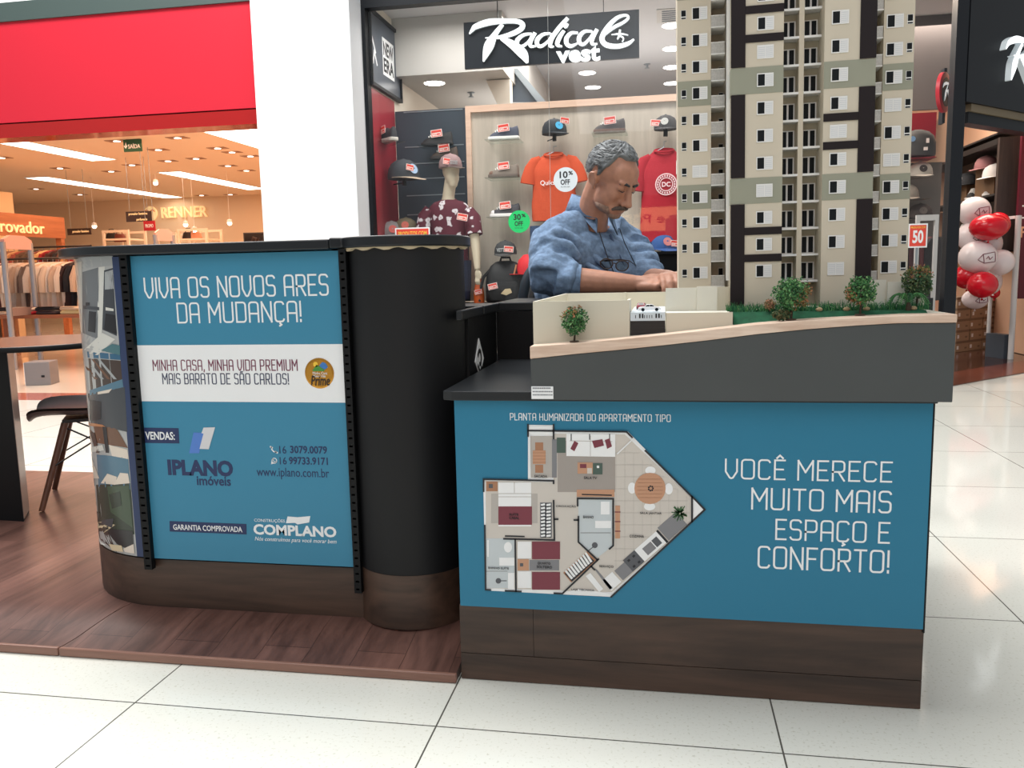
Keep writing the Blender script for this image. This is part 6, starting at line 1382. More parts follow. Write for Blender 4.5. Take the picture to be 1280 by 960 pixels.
def wsign(name, label, p0, p1, Y, lines, leg=None):
    a = pt(*p0, Y=Y); c = pt(*p1, Y=Y); t_ = thing(name, label, 'sign', (0, 0, 0)); k = MB().use(M_pwhite); k.box(a.x-.012, c.x+.012, Y, Y+.008, a.z-.012, c.z+.012); k.build('border', t_, smooth=False)
    k = MB().use(mat('sale red', (226, 66, 48), .45)); k.box(a.x, c.x, Y-.0015, Y, a.z, c.z); k.build('board', t_, smooth=False)
    for st_, x0, x1, z0, z1, m_ in lines: k = MB().use(m_); write(k, st_, a.x+(c.x-a.x)*x0, a.x+(c.x-a.x)*x1, a.z+(c.z-a.z)*z0, a.z+(c.z-a.z)*z1, Y-.0016, bold=.03 if z1-z0 > .3 else .008); k.build('lettering', t_, smooth=False)
    if leg: k = MB().use(M_alu); k.box((a.x+c.x)/2-.008, (a.x+c.x)/2+.008, Y+.009, Y+.02, leg, a.z+.05); k.build('stand', t_, smooth=False)
    return t_
M_yel = mat('yellow print', (250, 206, 70), .5)
wsign('sale_sign', 'red sale sign with yellow words in front of the mannequin', (496.5, 316), (535.5, 285.5), YG+.10, (('PRODUTOS COM', .06, .94, .68, .90, M_yel), ('DESCONTO', .25, .9, .38, .6, M_pwhite)), 0.73)
wsign('sale_sign', 'red sale sign reading fifty right of the tower model', (1136.5, 308), (1158, 281), YG+.12, (('PRODUTOS COM', .06, .94, .84, .94, M_yel), ('50', .18, .84, .14, .76, M_pwhite)), 0.73)
# ================================================================ SPORTS SHOP: right window part and chamfered entrance
def box_px(q, x0, x1, y0, y1, Y, d=.02):
    a = pt(x0, y1, Y=Y); c = pt(x1, y0, Y=Y); q.box(a.x, c.x, Y, Y+d, a.z, c.z)
# fixtures behind the right part of the glass
ws = thing('wall_shelf', 'red backed niche shelf unit seen through the glass right of the tower model', 'shelf', (0, 0, 0))
Yq = 8.6
q = MB().use(mat('peach lit plaster', (236, 190, 158), .7)); box_px(q, 1110, 1188, 148, 205, Yq+.35, .03); q.build('pale_panel', ws, smooth=False)
q = MB().use(mat('taupe back panel', (112, 102, 96), .6)); box_px(q, 1100, 1178, 200, 330, Yq+.36, .03); q.build('lower_panel', ws, smooth=False)
q = MB().use(M_swred); box_px(q, 1112, 1171, 140, 200, Yq+.30, .03); q.build('niche_back', ws, smooth=False)
q = MB().use(M_swred); a = pt(1112, 199, Y=Yq); c = pt(1171, 196, Y=Yq); q.box(a.x, c.x, Yq, Yq+.29, a.z, c.z); q.build('niche_shelf', ws, smooth=False)
for yy in (221, 249, 275):
    q = MB().use(mat('grey shelf board', (128, 118, 110), .5)); a = pt(1110, yy, Y=Yq); c = pt(1168, yy-2, Y=Yq); q.box(a.x, c.x, Yq+.05, Yq+.34, a.z, c.z); q.build('shelf_board', ws, smooth=False)
q = MB().use(mat('dark bulkhead', (98, 92, 92), .7)); a = pt(1100, 140, Y=9.3); q.box(a.x, 3.3, 9.3, 9.35, a.z, ZSC-.003); struct(q.build('wall_shop_bulkhead', smooth=False))
bk2 = thing('backpack', 'grey dome topped backpack with blue badge on the red niche shelf', 'backpack', at_px(1146, 196, Yq+.12))
q = MB().use(mat('dark grey nylon', (66, 64, 64), .6)); h_ = pt(1146, 162, Y=Yq).z-pt(1146, 196, Y=Yq).z; rg = []
for s_, ww in ((0, .95), (.05, 1), (.5, 1), (.75, .88), (.92, .6), (1, .2)): rg.append([(.165*ww*math.cos(2*PI*j/24), .10*ww*math.sin(2*PI*j/24), h_*s_+.001) for j in range(24)])
q.loft(rg); q.build('body', bk2, angle=60); q = MB().use(mat('badge blue', (120, 156, 196), .5)); q.at(T(-.07, -.10, h_*.62) @ RX(PI/2)); q.lathe([(0, 0), (.025, 0), (.025, .006), (0, .006)], 16); q.build('badge', bk2)
q = MB().use(M_tag); q.box(.05, .075, -.106, -.1, h_*.45, h_*.62); q.box(.03, .065, -.106, -.1, h_*.18, h_*.30); q.build('tags', bk2, smooth=False)
for (px_, py_), lb, rgb, lg in (((1150, 220), 'pale cap with dark round badge on the shelf below the grey backpack', (196, 186, 174), (70, 60, 58)), ((1150, 272), 'dark cap on the lowest shelf right of the tower model', (70, 58, 54), (96, 84, 78)), ((1133, 248), 'grey cap beside the tower edge on the middle shelf', (150, 138, 126), None)):
    cap(lb, at_px(px_, py_, Yq+.15), 0, rgb, None, lg, .11, None, False)
rs_ = thing('round_sign', 'round red blade sign with white mark on a dark arm inside the glass', 'sign', (0, 0, 0))
c = pt(1177, 116, Y=YG+.35); q = MB().use(mat('blade sign red', (196, 26, 46), .4)); q.at(T(c.x, c.y, c.z) @ RZ(math.radians(57)) @ RX(PI/2)); q.lathe([(0, .0), (.16, .0), (.16, .03), (.138, .034), (0, .034)], 40); q.build('disc', rs_, angle=40)
q = MB().use(M_signbk); q.at(T(c.x, c.y, c.z) @ RZ(math.radians(57)) @ RX(PI/2)); q.lathe([(0, .0345), (.115, .0345), (.115, .037), (0, .037)], 36); q.build('dark_centre', rs_, angle=40)
q = MB(); 
def fr(x, y): return ((x-268)/480*.26*1.25, (215-y)/480*.26*1.25)
q.at(T(c.x, c.y, c.z) @ RZ(math.radians(57)))
for s_ in BR['R']: brush(q, s_, fr, -.042, -.037, M_lit, M_lits)
q.build('white_mark', rs_, smooth=False)
q = MB().use(M_signbk); q.box(c.x+.02, cxr-.02, c.y+.02, c.y+.12, c.z-.24, c.z+.20); q.build('arm', rs_, smooth=False)
gt = thing('security_gate', 'white framed security gate behind the red fifty sign', 'security gate', (0, 0, 0)); Yg_ = 7.95
a = pt(1141, 388, Y=Yg_); c = pt(1174, 268, Y=Yg_)
M_gate = mat('pale grey gate frame', (188, 184, 182), .4)
for x_ in (a.x, c.x-.03): q = MB().use(M_gate); q.box(x_, x_+.03, Yg_, Yg_+.04, 0.005, c.z); q.build('post', gt, smooth=False)
q = MB().use(M_gate); q.box(a.x+.0305, c.x-.0305, Yg_, Yg_+.04, c.z-.05, c.z); q.build('top_bar', gt, smooth=False)
# dark clothes rail behind the red sign
for i, (px_, rgb) in enumerate(((1144, (44, 34, 36)), (1150, (70, 34, 38)), (1157, (40, 40, 44)), (1164, (92, 44, 46)), (1170, (36, 32, 34)))):
    a = pt(px_, 300, Y=8.25); t_ = thing('hanging_shirt', 'dark shirt hanging behind the security gate right of the tower model', 'shirt', (a.x, 8.25+i*.01, a.z-.55), .9, 'dark shirts behind the security gate')
    q = MB().use(mat('dark jersey %d' % rgb[0], rgb, .85)); rg = [[(hw*math.cos(2*PI*j/16), .035*math.sin(2*PI*j/16), z) for j in range(16)] for z, hw in ((0, .20), (.3, .20), (.5, .21), (.56, .12), (.58, .05))]; q.loft(rg); q.build('garment', t_)
# chamfered front
q = MB().use(M_frame); q.at(G45)
zf0 = p45(1207, 131, 0).z; zf1 = p45(1240, 8, 0).z; zg0 = p45(1225, 155, 0).z; uR = 6.0
q.box(0.0, uR, -.02, .12, zf0+.02, 4.6); struct(q.build('wall_chamfer', smooth=False))
q = MB().use(mat('olive soffit strip', (118, 104, 82), .6)); q.at(G45); q.box(0.12, uR, .0, .13, zf0-.04, zf0+.018); struct(q.build('trim_8', smooth=False))
q = MB().use(M_frame); q.at(G45); q.box(0.12, uR, .02, .14, zg0, zf0-.042); q.box(-.0, .03, .0, .06, 0.006, zf0); struct(q.build('door_1', smooth=False))
# fascia initial
rsn = thing('fascia_letter', 'big white brush letter at the start of the sign on the chamfered black fascia', 'sign letter', O45, PI/4)
f0, f1 = p45(1249, 100, -.03), p45(1262, 46, -.03); kz = (f1.z-f0.z)/(333-104)
def frs(x, y): return (f0.x+(x-115)*kz*1.0, f0.z+(333-y)*kz)
for s_ in BR['R']: q = MB(); brush(q, s_, frs, -.07, -.021, mat('backlit white letter', (246, 250, 252), .35, emit=1.2), mat('backlit letter return', (206, 214, 218), .4, emit=.25)); q.build('stroke', rsn, smooth=False)
# interior beyond the entrance
xe = pt(1247, 230, Y=9.6).x; ze = pt(1260, 171, Y=9.6).z; ze0 = pt(1260, 272, Y=9.6).z
M_wenge = wood_mat('wenge panel', (42, 34, 32), (74, 60, 54), 'z', 5.0, .5); M_dk = mat('very dark shelf board', (28, 25, 25), .5)
su = thing('wall_shelving', 'tall dark wooden wall shelving inside the chamfered shop entrance', 'shelving', (0, 0, 0))
q = MB().use(M_wenge); q.box(xe, pt(1274, 230, Y=9.6).x, 9.6, 9.66, 1.12, ze); q.build('end_panel', su, smooth=False)
q = MB().use(M_dk); q.box(xe+.33, xe+.37, 9.67, 12.4, 1.12, ze); q.build('back_panel', su, smooth=False)
q = MB().use(M_dk); q.box(xe, xe+.34, 9.67, 12.4, ze-.06, ze-.002); q.build('canopy', su, smooth=False)
zsh = pt(1225, 247, X=xe+.05).z
for i, z_ in enumerate((zsh, zsh+.62, zsh-.38, 1.13)): q = MB().use(M_dk); q.box(xe, xe+.328, 9.67, 12.4, z_-.02, z_); q.build('shelf_board', su, smooth=False)
q = MB().use(mat('peach lit plaster', (236, 190, 158), .7)); q.box(xe+.4, xe+.46, 9.2, 12.8, .01, ZSC-.01); struct(q.build('wall_shop_right', smooth=False))
q = MB().use(mat('peach lit plaster', (236, 190, 158), .7)); q.box(2.9, xe+.39, 12.45, 12.5, .01, ZSC-.01); struct(q.build('wall_shop_inner', smooth=False))
for i, (px_, rgb, sl_) in enumerate(((1216, (26, 26, 28), (190, 188, 186)), (1238, (176, 172, 170), (214, 212, 208)))):
    p = pt(px_, 246, X=xe+.15); shoe(('black shoe with pale sole on the dark shelf above the balloons', 'white shoe on the dark shelf above the balloons')[i], (p.x, p.y, zsh+.001), math.radians(60), rgb, sl_, None, .34, False)
for i, (px_, rgb, lb) in enumerate(((1232, (150, 104, 104), 'dusty pink cap on a wooden block on the dark shelving'), (1243, (206, 200, 196), 'white cap beside the dusty pink cap on the dark shelving'), (1209, (40, 42, 46), 'black cap with pale badge at the far end of the dark shelving'))):
    p = pt(px_, 222, X=xe+.14); t_ = cap(lb, (p.x, p.y, zsh+(.32 if i == 0 else .20)), -1.1, rgb, None, None if i < 2 else (170, 170, 168), .12, None, False)
    k = MB().use(mat('oak block', (120, 92, 66), .6)); k.box(-.07, .07, -.07, .07, -(.318 if i == 0 else .198), -.002); k.build('stand_block', t_, smooth=False)
for i in range(7):
    p = pt(1204+i*5.5, 285, X=xe+.12); t_ = shoe('dark shoe on the shelf behind the balloons', (p.x, p.y, zsh-.379), math.radians(70), (34, 30, 32), (54, 50, 50) if i % 2 else (150, 146, 144), None, .28, False, 'dark shoes behind the balloons')
q = MB().use(mat('dark red wall panel', (92, 14, 34), .5)); a = pt(1272, 230, Y=9.5); q.box(a.x, a.x+.5, 9.45, 9.5, .62, pt(1272, 150, Y=9.5).z); rp = q.build('red_wall_banner', None, smooth=False); tag(rp, 'dark red vertical banner at the right edge by the shop entrance', 'banner')
q = MB().use(mat('peach print', (240, 180, 140), .5)); l0 = pt(1275.5, 297, Y=9.448); l1 = pt(1284, 283, Y=9.448); write(q, 'P', l0.x, l1.x, l0.z, l1.z, 9.449, bold=.02); q.use(M_pwhite); q.box(l0.x, l1.x, 9.447, 9.449, l1.z+.08, l1.z+.095); q.box(l0.x, l1.x, 9.447, 9.449, l1.z+.2, l1.z+.215); q.build('print', rp, smooth=False)
# security pedestal at the entrance
gA, gB = pt(1234, 445, Z=.005), pt(1263, 449, Z=.005); gdir = (gB-gA); ang = math.atan2(gdir.y, gdir.x); gl_ = gdir.length
gz = 1.0+(pt(1266, 271, X=gB.x).z-1.0)
gt2 = thing('security_gate', 'tall white security gate standing by the balloons at the chamfered entrance', 'security gate', (gA.x, gA.y, .005), ang)
for x_, r_ in ((0, .020), (gl_, .028)): q = MB().use(mat('white gate tube', (208, 206, 204), .35)); q.tube([(x_, 0, .0), (x_, 0, gz)], r_, 12); q.build('post', gt2)
q = MB().use(MATS['white gate tube']); q.box(.03, gl_-.04, -.01, .01, gz-.03, gz); q.box(.03, gl_-.04, -.008, .008, .92, .935); q.build('cross_bars', gt2, smooth=False)
q = MB().use(mat('slate gate foot', (62, 70, 80), .4)); q.box(.03, gl_-.04, -.05, .05, .0, .25); q.build('foot', gt2, smooth=False)
M_bw = mat('white balloon', (232, 220, 220), .25); M_br = mat('red balloon', (206, 22, 40), .2); M_bp = mat('balloon print', (122, 50, 70), .5)
BL = [(1218, 265, 17, 15, 'w', 'topmost white balloon with maroon print'), (1236, 284, 20, 14, 'r', 'front red balloon of the upper pair'), (1247, 281, 13, 13, 'r', 'red balloon behind the front one of the upper pair'), (1216, 296, 17, 15, 'w', 'white printed balloon under the front upper red balloon'), (1236, 305, 14, 14, 'w', 'pale balloon just under the upper red pair, right of centre'),
      (1222, 322, 20, 17, 'w', 'largest white balloon in the middle of the bunch'), (1250, 328, 15, 13, 'w', 'white balloon at the right of the bunch'), (1209, 346, 15, 13, 'r', 'lower left red balloon of the bunch'), (1228, 356, 16, 14, 'r', 'lower middle red balloon in front of the gate post'), (1242, 352, 9, 12, 'w', 'small white balloon right of the lower red one'), (1219, 374, 14, 10, 'w', 'lowest white balloon under the red ones'), (1243, 366, 6, 6, 'r', 'little red balloon low at the right of the bunch')]
for i, (bx, by, rx, rz, c_, lb) in enumerate(BL):
    Yb = 9.18+{0: .1, 1: -.14, 2: .16, 3: .08, 4: .3, 5: -.05, 6: .1, 7: .02, 8: -.20, 9: .28, 10: .18, 11: .34}[i]; p = pt(bx, by, Y=Yb); k_ = Yb*1.02/FPX
    t_ = thing('balloon', lb+' by the shop entrance', 'balloon', p, 0, 'balloon bunch at the entrance'); q = MB().use(M_bw if c_ == 'w' else M_br); R_ = rx*k_; Z_ = rz*k_*(1.12 if c_ == 'w' else 1.06); rgs = []
    q.at(RZ(.3*i) @ RY(math.radians((70, 80, 60, 40, 55, 75, 85, 70, 60, 20, 80, 30)[i]))) if False else None
    for j in range(13): th_ = -PI/2+PI*j/12; rgs.append((R_*math.cos(th_)*(1.0 if th_ > 0 else 1-.10*abs(math.sin(th_))**2), Z_*math.sin(th_)))
    q.lathe([(max(r_, .0005), z_) for r_, z_ in rgs], 26, cap=False); q.build('envelope', t_)
    q = MB().use(M_bw if c_ == 'w' else M_br); q.lathe([(.003, -Z_*1.0), (.012, -Z_-.018), (.010, -Z_-.020), (.002, -Z_-.004)], 10); q.build('knot', t_)
    if c_ == 'w' and i in (0, 3, 5, 10):
        q = MB().use(M_bp); lst = [[(-.3, .1), (.55, .25), (.6, -.45), (-.2, -.55), (-.3, .1)], [(-.3, .1), (-.6, -.3), (-.2, -.55)], [(-.1, -.25), (.05, -.05), (.15, -.3), (.35, -.1)]]
        for ln in lst:
            def onb(u_, v_):
                x_, z_ = u_*R_*.8+.18*R_, v_*Z_*.8+.1*Z_; y_ = -R_*1.012*math.sqrt(max(.02, 1-(x_/R_)**2-(z_/Z_)**2)); return (x_, y_, z_)
            pth = []
            for a_, b_ in zip(ln, ln[1:]): pth += [onb(a_[0]+(b_[0]-a_[0])*s_/4, a_[1]+(b_[1]-a_[1])*s_/4) for s_ in range(4)]
            pth.append(onb(*ln[-1])); q.tube(pth, .0035, 5)
        q.build('print', t_)
# shoe boxes: stacked along the chamfered wall
M_box = [mat('kraft box %d' % i, c_, .7) for i, c_ in enumerate(((168, 142, 116), (98, 78, 64), (126, 100, 80)))]; M_lidm = mat('box lid edge', (128, 104, 84), .7)
bA = pt(1196, 441, Z=.005); proto = None; order = 'lowest second third fourth top'.split()
for c_ in range(6):
    for r_ in range(5 if c_ != 3 else 4):
        P_ = bA+uax*(c_*.30)+uin*.02; wob = .008*math.sin(c_*5+r_*3)
        lb = 'brown shoe box, %s of its stack, %s stack of the boxes behind the balloons' % (order[r_], ('first', 'second', 'third', 'fourth', 'fifth', 'sixth')[c_])
        if proto is None:
            proto = thing('shoe_box', lb, 'box', (P_.x, P_.y, .006), PI/4, 'stacked shoe boxes'); q = MB().use(M_box[0]); q.box(0, .285, 0, .18, 0, .095); q.use(M_pwhite); q.box(.03, .07, -.001, 0, .03, .07); q.use(M_lidm); q.box(.2, .25, -.001, 0, .03, .05); q.build('carton', proto, smooth=False)
            q = MB().use(M_lidm); q.box(-.003, .288, -.003, .183, .0955, .122); q.build('lid', proto, smooth=False)
        else: copy_tree(proto, (P_.x+wob, P_.y+wob, .006+r_*.1235), PI/4, lb, 'stacked shoe boxes')
# ================================================================ DEPARTMENT STORE interior
def ceil_strip(label, x0, x1, y0, y1):
    t_ = thing('linear_light', label, 'ceiling light', ((x0+x1)/2, (y0+y1)/2, ZC)); w_, l_ = (x1-x0)/2, (y1-y0)/2
    q = MB().use(M_glow); q.box(-w_, w_, -l_, l_, -.012, -.002); q.build('diffuser', t_, smooth=False)
    q = MB().use(M_white)
    for bx in ((-w_-.02, -w_-.0005, -l_, l_), (w_+.0005, w_+.02, -l_, l_), (-w_-.02, w_+.02, -l_-.02, -l_-.0005), (-w_-.02, w_+.02, l_+.0005, l_+.02)): q.box(*bx, -.014, -.001)
    q.build('trim', t_, smooth=False)
ceil_strip('long ceiling strip light nearest the red fascia', -8.87, -8.45, 10.03, 12.09)
ceil_strip('long ceiling strip light left of the green exit sign', -11.38, -10.95, 13.65, 18.0)
ceil_strip('long ceiling strip light beside the white column', -8.80, -8.38, 13.76, 17.0)
ceil_strip('wide ceiling light in the upper right corner of the store', -5.85, -5.05, 9.0, 12.6)
dl0 = None
for i, (px_, py_) in enumerate(((146, 176), (222, 172), (272, 185), (198, 187), (313, 195), (245, 198), (285, 207), (308, 213), (75, 210), (165, 206), (288, 243), (252, 244), (45, 236), (100, 243), (2, 197), (139, 214), (290, 190), (210, 201))):
    p = pt(px_, py_, Z=ZC)
    lb = 'small recessed spotlight in the cream store ceiling'
    if dl0 is None:
        dl0 = thing('recessed_spotlight', lb, 'ceiling light', (p.x, p.y, ZC), 0, 'recessed spotlights in the store ceiling'); q = MB().use(mat('brown spot frame', (150, 112, 88), .6)); q.box(-.14, .14, -.08, .08, -.006, -.001); q.build('frame', dl0, smooth=False)
        q = MB().use(M_glow); q.lathe([(0, -.010), (.045, -.010), (.045, -.0065), (0, -.0065)], 14); q.build('lamp', dl0)
    else: copy_tree(dl0, (p.x, p.y, ZC))
M_ex = mat('exit sign green', (24, 84, 58), .5); M_dks = mat('dark brown sign', (48, 30, 26), .5); M_cl = mat('warm lit letters', (255, 226, 170), .5, emit=.35)
def plate(name, label, p0, p1, Y, m_, texts, hang=True, th=.02, cat='sign'):
    a = pt(*p0, Y=Y); c = pt(*p1, Y=Y); t_ = thing(name, label, cat, (0, 0, 0)); q = MB().use(m_); q.box(a.x, c.x, Y, Y+th, a.z, c.z); q.build('board', t_, smooth=False)
    for st_, l0, l1, tm in texts: q = MB().use(tm); writep(q, st_, l0, l1, Y-.001, th=.004); q.build('lettering', t_, smooth=False)
    if hang:
        for f_ in (.15, .85): q = MB().use(M_alu); q.tube([(a.x+(c.x-a.x)*f_, Y+th/2, c.z+.001), (a.x+(c.x-a.x)*f_, Y+th/2, ZC)], .004, 5); q.build('hanging_wire', t_)
    return t_
ex = plate('exit_sign', 'green hanging exit sign reading SAÍDA', (155, 190), (176, 173.5), 10.5, M_ex, (('SAÍDA', (160.5, 185.5), (175, 179), M_pwhite),))
q = MB().use(M_pwhite); pa_ = [pt(x, y, Y=10.499) for x, y in ((157.3, 179), (157.3, 185))]; q.strokes([[(pa_[0].x, pa_[0].z), (pa_[1].x, pa_[1].z)]], .012, 10.495, 10.5); q.strokes([[(pa_[1].x-.02, pa_[1].z+.025), (pa_[1].x, pa_[1].z), (pa_[1].x+.02, pa_[1].z+.025)]], .010, 10.494, 10.5); q.build('arrow', ex, smooth=False)
s1_ = plate('direction_sign', 'dark hanging direction sign in front of the round store logo', (158, 277.5), (188.5, 263.5), 12.0, M_dks, (('provador feminino', (161, 269.5), (184, 265.5), M_cl), ('perfumaria', (171, 276.5), (184, 272.5), M_cl)))
plate('direction_sign', 'dark small direction sign beside the wooden fitting room beam', (84.5, 294), (113, 285), 13.0, M_dks, (('provador feminino', (91, 291.5), (111, 287.5), M_cl),))
plate('sale_sign', 'small red sale sign below the dark hanging direction sign', (180, 288.5), (193, 276), 11.2, mat('deep red card', (176, 20, 36), .5), (('PROMO', (182, 284.5), (191.5, 280), M_pwhite),))
YR = 18.19
st_ = thing('store_sign', 'cream lettered store sign with round logo on the back wall', 'sign', (0, 0, 0))
q = MB().use(M_cl); writep(q, 'RENNER', (203, 271.8), (259, 258.2), YR, th=.05, bold=.005); q.build('lettering', st_, smooth=False)
c = pt(189.5, 267, Y=YR); q = MB().use(M_cl); q.at(T(c.x, YR-.01, c.z) @ RX(PI/2)); q.lathe([(0, 0), (.165, 0), (.165, .04), (0, .04)], 36); q.build('logo_disc', st_, angle=40)
q = MB().use(mat('logo ochre', (214, 140, 80), .6)); q.strokes([[(c.x-.09+.05*math.cos(a_), c.z+.03+.05*math.sin(a_)) for a_ in [PI*.1+i*PI*.16 for i in range(7)]], [(c.x+.06+.05*math.cos(a_), c.z+.03+.05*math.sin(a_)) for a_ in [PI*.1+i*PI*.16 for i in range(7)]]], .022, YR-.056, YR-.05); q.build('logo_mark', st_, smooth=False)
# fitting room beam along the left side
XB = -9.6
bm0, bm1 = pt(80, 272, X=XB), pt(80, 298, X=XB); bf = pt(-14, 266, X=XB)
M_beam = wood_mat('orange oak beam', (150, 86, 50), (186, 116, 74), 'y', 4.0, .5)
fb = thing('fitting_room_beam', 'orange oak beam with pale lettering over the fitting room entrance', 'sign', (0, 0, 0))
q = MB().use(M_beam); q.box(XB-.12, XB, bf.y, bm0.y, bm1.z, bm0.z); q.build('beam', fb, smooth=False)
l0, l1 = pt(-9, 293, X=XB), pt(53.5, 275, X=XB); q = MB().use(M_cl); q.at(T(XB+.001, 0, 0) @ RZ(PI/2)); write(q, 'provador', l0.y, l1.y, pt(25, 293.5, X=XB).z-.03, pt(25, 277, X=XB).z+.01, 0, th=.02); q.build('lettering', fb, smooth=False)
for yy in (bf.y+.05, bm0.y-.1): q = MB().use(M_beam); q.box(XB-.11, XB-.01, yy, yy+.08, 0.0005, bm1.z-.0005); q.build('post', fb, smooth=False)
q = MB().use(mat('lit cream partition', (250, 220, 176), .7)); q.box(XB-1.2, XB-1.1, 9, 12.5, 0.0, 2.5); struct(q.build('wall_fitting_rooms', smooth=False))
# security gates of the store
def sgate(label, p0, p1, ztop_px, Y):
    a = pt(*p0, Z=0); c = pt(*p1, Z=0); d = c-a; L_ = d.length; zt_ = pt(p0[0]-6, ztop_px, Y=a.y).z
    t_ = thing('security_gate', label, 'security gate', (a.x, a.y, 0), math.atan2(d.y, d.x))
    for x_ in (0, L_): q = MB().use(mat('silver gate tube', (170, 176, 186), .25, metal=.6)); q.tube([(x_, 0, 0), (x_, 0, zt_-.08)], .032, 14); q.build('post', t_)
    q = MB().use(mat('pinkish acrylic head', (226, 170, 158), .3)); q.loft([[(x, y, z) for x, z in ((0, zt_-.16), (L_, zt_-.16), (L_, zt_-.05), (L_*.75, zt_), (L_*.25, zt_), (0, zt_-.05))] for y in (-.025, .025)]); q.build('head', t_, smooth=False)
    q = MB().use(glass_mat('gate acrylic', (.93, .92, .92), .2)); q.box(.035, L_-.035, -.006, .006, .12, zt_-.165); q.build('acrylic_panel', t_, smooth=False)
    q = MB().use(mat('grey gate band', (150, 128, 122), .4)); q.box(.034, L_-.034, -.012, .012, zt_*.40, zt_*.46); q.build('band', t_, smooth=False)
sgate('silver framed security gate in front of the clothes at the far left', (19, 462), (52, 456), 293, 8.4)
sgate('pinkish topped security gate just above the counter top', (205, 440), (226, 438), 286, 9.5)
gb = thing('storage_box', 'grey box standing on the glossy store floor', 'box', pt(46, 482, Z=0), math.radians(20)); q = MB().use(mat('grey box board', (118, 112, 112), .5)); q.box(-.10, .13, 0, .24, 0, .23); q.build('body', gb, bevel=.006, smooth=False); q = MB().use(mat('pale box end', (206, 200, 200), .5)); q.box(-.105, -.1005, 0.004, .236, 0.004, .226); q.build('end_panel', gb, smooth=False); q = MB().use(M_frame); q.box(.05, .08, -.004, -.001, .08, .10); q.build('latch', gb, smooth=False)
# hanging garments
def garment(label, loc, rz, rgb, L=.66, grp=None, w_=.20):
    t_ = thing('hanging_garment', label, 'garment', loc, rz, grp); q = MB().use(mat('garment %d %d %d' % rgb, rgb, .85)); ph = random.random()*6
    rg = [[(hw*w_*math.cos(2*PI*j/14), (.045+.01*math.sin(j*2+ph))*math.sin(2*PI*j/14), -L*s_) for j in range(14)] for s_, hw in ((1.0, 1.0+.1*math.sin(ph)), (.7, .95), (.35, .95), (.14, 1.05), (.06, .75), (.01, .25))]
    q.loft(rg); q.build('garment', t_)
    for s_ in (-1, 1): q = MB().use(mat('garment %d %d %d' % rgb, rgb, .85)); q.tube([(s_*w_*.85, 0, -.07), (s_*w_*1.12, 0, -.20), (s_*w_*1.16, 0, -.38)], [.04, .045, .04], 8); q.build('sleeve', t_)
    q = MB().use(M_alu); q.tube([(0, 0, -.01), (0, 0, .03), (.02, 0, .05)], .004, 5); q.build('hanger_hook', t_)
    return t_
def rail(label, x0, x1, y, z, legs=True):
    t_ = thing('clothes_rail', label, 'clothes rail', (0, 0, 0)); q = MB().use(mat('dark rail steel', (52, 46, 44), .4, metal=.5)); q.tube([(x0, y, z), (x1, y, z)], .014, 8); q.build('bar', t_)
    for x_ in (x0, x1): q = MB().use(MATS['dark rail steel']); q.box(x_-.014, x_+.014, y-.014, y+.014, 0.0, z-.015); q.box(x_-.02, x_+.02, y-.25, y+.25, 0.0, .02); q.build('upright', t_, smooth=False)
rail('clothes rail of pale shirts behind the far left security gate', -8.45, -6.75, 9.35, 1.30)
PALE = ((236, 222, 206), (226, 206, 186), (240, 232, 222), (216, 190, 166)); DARK = ((38, 34, 38), (60, 40, 40), (30, 32, 40), (90, 40, 44))
for i in range(22):
    x = -8.38+i*.072; dk_ = i in (17, 18, 3, 9)
    rgb = DARK[i % 4] if dk_ else PALE[i % 4]
    garment('pale or dark shirt on the rail behind the far left security gate', (x, 9.35+.01*math.sin(i), 1.26), 1.05+.15*math.sin(i*2.1), rgb, .62, 'shirts on the near rail')
rail('upper clothes rail under the oak beam', -9.5, -7.9, 10.6, 1.50)
for i in range(16):
    rgb = ((150, 36, 40), (70, 40, 36), (44, 38, 40), (120, 70, 54), (206, 160, 110))[i % 5]
    garment('dark toned garment on the rail under the oak beam', (-9.42+i*.095, 10.6, 1.46), 1.0+.2*math.sin(i*1.7), rgb, .55, 'garments under the oak beam')
# tables with folded piles
def table(label, x0, x1, y0, y1, z, m_):
    t_ = thing('display_table', label, 'display table', (0, 0, 0)); q = MB().use(m_); q.box(x0, x1, y0, y1, z-.04, z); q.build('tabletop', t_, bevel=.004, smooth=False)
    for x_ in (x0+.05, x1-.05):
        for y_ in (y0+.05, y1-.05): q = MB().use(m_); q.box(x_-.03, x_+.03, y_-.03, y_+.03, 0, z-.0405); q.build('leg', t_, smooth=False)
M_tbl = mat('warm wooden table', (150, 92, 64), .5)
table('lower wooden display table with folded clothes behind the round table', -8.1, -6.2, 8.75, 9.15, .62, M_tbl); table('upper wooden display table with folded clothes behind the round table', -8.9, -6.9, 9.75, 10.2, .86, M_tbl)
fold0 = None; FC_ = ((236, 214, 186), (220, 196, 170), (44, 40, 44), (196, 44, 60), (60, 110, 70), (250, 238, 222), (70, 62, 66), (216, 150, 130), (34, 32, 38), (240, 226, 170))
FM_ = [mat('folded cloth %d' % i, c_, .85) for i, c_ in enumerate(FC_)]
def folded(loc, rz, m_, lb, grp):
    t_ = thing('folded_garment', lb, 'folded garment', loc, rz, grp); q = MB().use(m_); q.loft([[(p[0], p[1], p[2]) for p in r_] for r_ in pad(.15, .11, .038, 20, 5)]); q.build('cloth', t_, angle=60); q = MB().use(m_); q.box(-.10, .10, -.115, -.06, .0385, .046); q.build('collar_fold', t_, bevel=.003, smooth=False)
